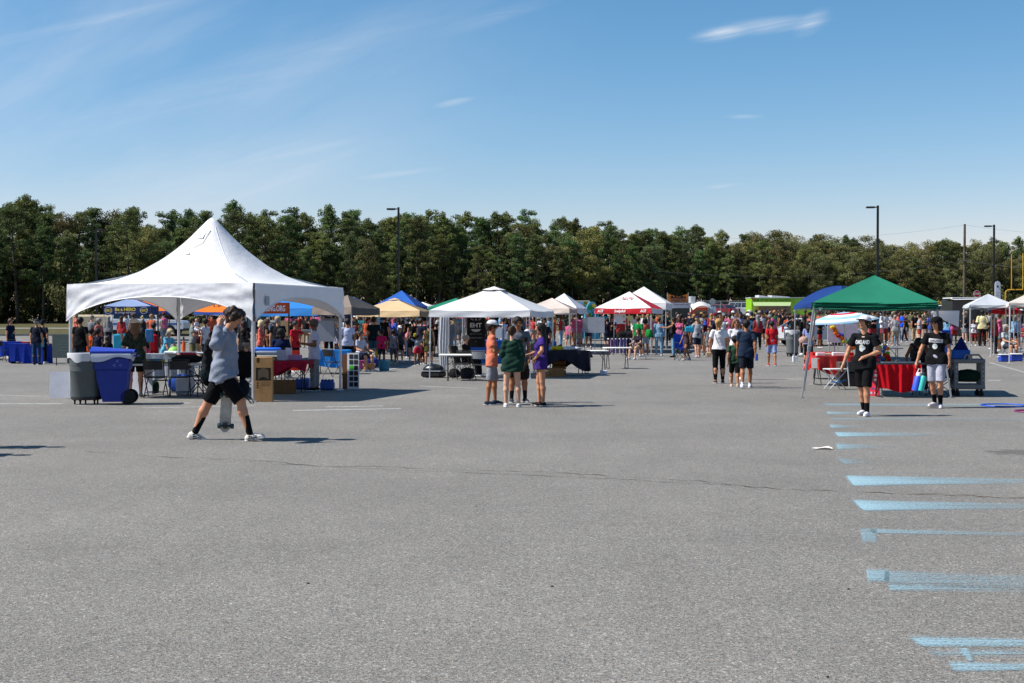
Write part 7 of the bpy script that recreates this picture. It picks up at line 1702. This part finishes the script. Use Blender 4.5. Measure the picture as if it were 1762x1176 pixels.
# 6. people seen under and behind the big peaked tent
PP('person in navy T-shirt, jeans and grey cap standing at the blue covered table', 63, 628, 550, 168, 'STAND', 'tee', '131a2c', 'jeans', '27415e', 'short', 'grey', 'fair', hat=1, hatc='3a3e46', shoe='2a2a2c', fat=1.15, h=.015)
PP('person in dark clothes with a teal bag behind the man at the blue table', 74, 626, 551, 160, 'STAND', 'tee', '141c30', 'pants', '0e0f13', 'short', 'black', 'fair', hat=1, hatc='17181c', h=.015)
o = MB().rbox((0, 0, 0), (.14, .2, .36), .03).build('tote_bag', CLOTH, None, '2f9ab8', loc=at(74, 590, 51.8)); tag(o, 'teal tote bag hanging beside the blue covered table', 'bag')
PP('person with ponytail in navy T-shirt behind the far left blue table', 18, 0, 0, 60, 'STAND', 'tee', '15203a', 'jeans', '2f4d6c', 'pony', 'brown', 'fair', fem=True, h=.016, Y=57.5, height=1.66)
PP('broad person in black T-shirt seen from behind above the grey bin', 138, 0, 0, 172, 'STAND', 'tee', '0d0f13', 'shorts', '22242c', 'short', 'black', 'tan', h=.015, Y=43, height=1.78, fat=1.2)
PP('child in bright orange shirt beside the broad person in black', 157, 0, 0, 180, 'STAND', 'tee', 'e8581c', 'shorts', '22242c', 'short', 'black', 'tan', h=.017, Y=44.5, height=1.42, child=True)
PP('child in dark vest over orange shirt right of the orange shirted child', 168, 0, 0, 170, 'STAND', 'tank', '1a2238', 'shorts', 'd85a20', 'short', 'black', 'brown', h=.017, Y=44, height=1.42, child=True)
PP('child with long dark hair in black right above the blue bin lid', 185, 0, 0, 185, 'STAND', 'tee', '18161a', 'shorts', '22242c', 'long', 'dark brown', 'tan', h=.017, Y=41, height=1.22, child=True, fem=True)
PP('person with long blond brown hair, white cap, dark green camouflage top and black shorts', 233, 683, 551, 200, 'RAISED', 'loose', '2e3830', 'shorts', '0f1014', 'long', '6f5238', 'fair', hat=1, hatc='cfc8b8', shoe='b8a8a0', fem=True, fat=1.1, h=.0135, te=.03, hem=.18, shirtmat=True)
o = MB().rbox((0, 0, 0), (.3, .06, .34), .03).build('tote_bag', CLOTH, None, '2fa0c8', loc=at(206, 588, 31.4)); tag(o, 'bright turquoise tote bag hanging above the blue bin', 'bag')
PP('person with long black hair, black top and pink shorts carrying a blue bag', 246, 0, 0, 178, 'STAND', 'tank', '0e0e11', 'shorts', 'c83a78', 'verylong', 'black', 'tan', fem=True, fat=1.05, h=.016, Y=43, height=1.66)
o = MB().rbox((0, 0, 0), (.24, .1, .42), .03).build('shoulder_bag', CLOTH, None, '3f74a8', loc=at(257, 578, 42.8)); tag(o, 'blue bag beside the person in pink shorts', 'bag')
PP('child in black and red shirt left of the thin black pole', 264, 0, 0, 200, 'STAND', 'tee', '16161a', 'shorts', 'b01c2c', 'short', 'black', 'tan', h=.017, Y=45, height=1.6)
o = MB().rbox((0, 0, 0), (.3, .2, .62), .08).build('red_jacket', CLOTH, None, 'b8182c', loc=at(263, 590, 44.6)); tag(o, 'red jacket hanging by the child in the black shirt', 'jacket')
PP('person in straw cap and light blue T-shirt leaning over the grey covered table', 284, 0, 0, 60, dict(legs=STAND['legs'], arms=(((.1, -.4, -.9), (0, -.5, -.9)), ((-.1, -.4, -.9), (0, -.5, -.9))), lean=(0, -.35, .9), pitch=.5), 'tee', '6ab4d4', 'jeans', '2a3a5a', 'bob', 'grey', 'fair', hat=1, hatc='c8b48c', h=.016, Y=40.3, height=1.42)
MB().bar((0, 0, 0), (0, 0, 2.3), .04).build('pole', METAL, thing('thin_pole', 'thin black pole behind the white topped table', 'pole', D(272, 44)), '0e0e10')
PP('person in olive cap, grey T-shirt and camouflage shorts holding a baby', 331, 0, 0, 110, 'CROSS', 'tee', '7b8484', 'long_shorts', '6a6648', 'short', 'dark brown', 'fair', hat=1, hatc='5a5c3c', h=.016, Y=48, height=1.78, pantsmat=True)
PP('baby in white hat held by the person in the olive cap', 338, 0, 0, 60, 'SIT', 'tee', 'dfe2f4', 'shorts', 'dfe2f4', 'bald', 'e8e8f0', 'pink', child=True, h=.03, Y=47.6, height=.62, z=1.12)
PP('person in white T-shirt facing the person with the baby', 353, 0, 0, -110, 'STAND', 'tee', 'd4d8e4', 'jeans', '1f2a3c', 'short', 'black', 'tan', h=.016, Y=48, height=1.74)
PP('person with dark hair in black behind the front tent pole', 420, 0, 0, 150, 'STAND', 'tee', '101116', 'jeans', '14161c', 'long', 'dark brown', 'tan', fem=True, h=.016, Y=39.5, height=1.66)
PP('person in dark cap and black shirt seated with back turned beside the tall cardboard box', 424, 0, 0, 185, 'SIT', 'tee', '0b0b0e', 'pants', '101114', 'short', 'grey', 'fair', hat=1, hatc='2a2c30', h=.014, Y=31.8, height=1.24, fat=1.25)
camp_chair('black camp chair under the seated person beside the tall cardboard box', D(424, 31.9), PI, '0c0d10')
PP('person with blond bob in coral cardigan and jeans', 448, 0, 0, 90, 'PHONE', 'long', 'd86a5c', 'jeans', '2a5a80', 'bob', 'd8c49a', 'fair', fem=True, h=.016, Y=46, height=1.68)
PP('slim person with long brown hair in black beside the coral cardigan', 459, 0, 0, 100, 'STAND', 'tank', '15120f', 'leggings', '14161c', 'long', 'brown', 'tan', fem=True, h=.016, Y=48, height=1.72)
PP('person in straw hat and black T-shirt with a grey back print', 478, 0, 0, 178, 'STAND', 'tee', '131417', 'jeans', '1c2430', 'short', 'grey', 'fair', hat=1, hatc='c2a878', h=.016, Y=45, height=1.8, fat=1.25)
PP('seated person in navy hoodie behind the dark red table', 483, 0, 0, 180, 'SIT', 'long', '0e1c44', 'pants', '0e1220', 'bob', 'black', 'dark', h=.016, Y=39.8, height=1.45, fat=1.2)
PP('person in bright red T-shirt leaning near the white slanting poles', 508, 0, 0, 60, 'POINTING', 'tee', 'c8202a', 'shorts', '14161c', 'short', 'black', 'tan', h=.016, Y=44, height=1.66)
t, fig, parts, s_ = PP('grey haired person with glasses in white T-shirt and grey trousers under the tent', 541, 673, 550, -82, dict(legs=(((.06, -.08, -1), (.02, .05, -1)), ((-.07, .1, -1), (-.02, .04, -1))), arms=(((.12, .05, -1), (-.15, -1, .12)), ((-.1, .05, -1), (.15, -1, .1))), pitch=.15), 'tee', 'c2c4dc', 'pants', '8f8c8a', 'short', '55504c', 'brown', shoe='1a1714', fat=1.22, h=.0135, glasses=True, te=.026, hem=.18, be=.03, fingers=True)
o = MB().rbox((0, 0, 0), (.22, .16, .05), .02).build('white_dish', PLASTIC, None, 'e4e6ea', loc=at(526, 569, 33.2)); tag(o, 'white tray held by the grey haired person under the tent', 'tray')
PP('person in purple T-shirt standing beyond the grey display boards', 566, 0, 0, 175, 'STAND', 'tee', '4a349a', 'jeans', '1f2a3c', 'short', 'dark brown', 'fair', h=.017, Y=55, height=1.76)
PP('person with white hair bob in grey blue top near the rear tent pole', 581, 0, 0, -60, 'STAND', 'tee', '7a8298', 'shorts', '2a2c34', 'bob', 'white', 'fair', fem=True, h=.017, Y=50, height=1.64)
PP('person in white T-shirt turned away just right of the rear tent pole', 598, 0, 0, 190, 'STAND', 'tee', 'c8cce4', 'pants', '0f1014', 'short', 'black', 'tan', h=.016, Y=44.5, height=1.74, fat=1.1)
# the two people whose shadows reach in from the left edge of the frame
PP('person in dark clothes walking past the left edge of the photo', -84, 771, 560, 90, 'WALK', 'tee', '22262e', 'shorts', '17181c', 'short', 'black', 'fair', h=.03)
PP('person in grey clothes walking outside the left edge of the photo', -150, 785, 565, 90, 'WALK2', 'tee', '6a6e74', 'shorts', '17181c', 'short', 'black', 'fair', h=.03)

# 7. the crowd: every person of it an object of its own, drawn from a few builds
CN = {'black': '101115', 'navy': '16203c', 'white': 'e0e0e6', 'grey': '7d8086', 'light grey': 'b4b6bc', 'red': 'b81c24', 'pink': 'd8588c', 'hot pink': 'd0246c', 'teal': '1c8a94', 'royal blue': '1f4cc0', 'sky blue': '7ab4dc', 'orange': 'd8581c', 'maroon': '4a1422', 'purple': '4a2f8c',
      'green': '1c6a3c', 'olive': '4a4c2c', 'coral': 'd86a5c', 'yellow': 'd8b83c', 'turquoise': '2ab0b4', 'tan': 'b8a07c', 'charcoal': '2c2e33', 'lavender': '9a94cc', 'dark green': '1a3328', 'brown': '4a3424'}
TOPW = ['black'] * 7 + ['navy'] * 4 + ['white'] * 6 + ['grey'] * 4 + ['light grey'] * 3 + ['red'] * 3 + ['pink'] * 3 + ['hot pink', 'teal', 'royal blue', 'royal blue', 'sky blue', 'sky blue', 'orange', 'maroon', 'maroon', 'purple', 'green', 'olive', 'coral', 'coral', 'yellow', 'turquoise', 'tan', 'charcoal', 'charcoal', 'lavender', 'dark green', 'brown']
BOTW = [('shorts', 'black'), ('shorts', 'navy'), ('shorts', 'grey'), ('shorts', 'tan'), ('jeans', 'navy'), ('jeans', 'charcoal'), ('jeans', 'sky blue'), ('leggings', 'black'), ('short_shorts', 'navy'), ('short_shorts', 'sky blue'), ('skirt', 'black'), ('pants', 'tan'), ('long_shorts', 'light grey'), ('shorts', 'red')]
BN = {'shorts': 'shorts', 'jeans': 'jeans', 'leggings': 'leggings', 'short_shorts': 'short shorts', 'skirt': 'skirt', 'pants': 'trousers', 'long_shorts': 'long shorts'}
rc = random.Random(77)
PRES = []
for i in range(34):
    fem = i % 2 == 0; pose = ['STAND', 'PHONE', 'WALK', 'AKIMBO', 'CROSS', 'WALK2', 'STAND', 'POINTING'][i % 8]
    b = rc.choice([x[0] for x in BOTW if fem or x[0] not in ('short_shorts', 'skirt', 'leggings')]); PRES.append((pose, rc.choice(['tee', 'tee', 'tee', 'tank', 'long', 'polo']), b, rc.choice(['long', 'pony', 'bun', 'bob', 'verylong']) if fem else 'short', fem, rc.choice([1.0, 1.1, 1.2, 1.35]), (i % 7 == 3), i in (9, 19, 29, 33, 5)))
# (x0, x1, nearest, farthest, how many, place, people per crowd rows)
ZONES = [(128, 190, 50, 82, 4, 'behind the grey bin and chalkboard'), (200, 300, 52, 80, 9, 'under the Be a HERO canopy'), (335, 450, 50, 85, 12, 'between the two front poles of the peaked tent'), (450, 600, 54, 88, 18, 'under the bright blue canopy'),
         (592, 655, 50, 80, 12, 'under the taupe canopy'), (655, 735, 52, 85, 14, 'under the tan canopy'), (735, 800, 56, 88, 11, 'near the white curtain'), (828, 905, 56, 90, 15, 'behind the orange and green shirts'), (890, 958, 56, 92, 13, 'behind the purple shirt'),
         (950, 1025, 66, 92, 12, 'under the pale beige canopy'), (1025, 1145, 66, 90, 11, 'behind the red valance canopy'), (1148, 1245, 57, 84, 27, 'in front of the concession stand'), (1228, 1300, 60, 90, 20, 'in front of the silver car'), (1290, 1372, 62, 94, 34, 'queueing at the lime food truck'), (1366, 1400, 62, 88, 8, 'below the domed blue canopy'),
         (1400, 1470, 56, 85, 8, 'behind the beach umbrella'), (1492, 1570, 66, 90, 19, 'under the left half of the green roof'), (1570, 1645, 66, 88, 12, 'under the right half of the green roof'), (1640, 1705, 68, 84, 11, 'under the light grey canopy'), (1700, 1765, 56, 78, 9, 'under the cream canopy')]
used = set()
def fadec(h, k=.2):
    c = hx(CN[h]); l = .3 * c[0] + .5 * c[1] + .2 * c[2]; return tuple((x * (1 - k) + (l * .8 + .02) * k) * .92 for x in c)


for (x0, x1, ya, yb, n, where) in ZONES:
    for i in range(n):
        u = (i + rc.uniform(.1, .9)) / n; px = x0 + (x1 - x0) * ((u * 7.3) % 1.0 * .15 + u * .85); Yc = ya + (yb - ya) * rc.random() ** .75
        for _ in range(60):
            pr_ = rc.choice(PRES); topc = rc.choice(TOPW); bt = rc.choice([x for x in BOTW if x[0] == pr_[2]]); hc_n = rc.choice(['black', 'dark brown', 'dark brown', 'brown', 'brown', 'blond', 'grey'])
            hl = {'short': 'short', 'long': 'long', 'verylong': 'very long', 'pony': 'ponytailed', 'bun': 'tied up', 'bob': 'bobbed'}[pr_[3]]
            lb = f"person in {topc} top and {bt[1]} {BN[bt[0]]}" + (' and cap' if pr_[7] else f", {hl} {hc_n.replace('dark ', '')} hair") + ' ' + where
            if len(lb.split()) > 16: lb = lb.replace(f", {hl} {hc_n.replace('dark ', '')} hair", '')
            if lb not in used and len(lb.split()) <= 16: break
        used.add(lb); kid = rc.random() < .14
        hgt = rc.uniform(1.15, 1.45) if kid else (rc.uniform(1.56, 1.7) if pr_[4] else rc.uniform(1.68, 1.84))
        PP(lb, px, 0, 0, rc.choice([180, 180, 180, 160, 200, 90, -90, 0, 30, -30]) + rc.uniform(-25, 25), pr_[0], pr_[1], fadec(topc), pr_[2], fadec(bt[1]), pr_[3], hc_n, rc.choice(['fair', 'fair', 'pale', 'tan', 'tan', 'brown', 'pink', 'dark']), hat=1 if pr_[7] else None,
           hatc=rc.choice(['e8e8ea', '17181c', '8a1a22', '22305c']), fem=pr_[4], fat=pr_[5], h=.03, Y=Yc, height=hgt, face=False, shoe=rc.choice(['e0e0e0', 'e0e0e0', '17181a', '6a6a70', 'b0b0b8']), group='people of the festival crowd')
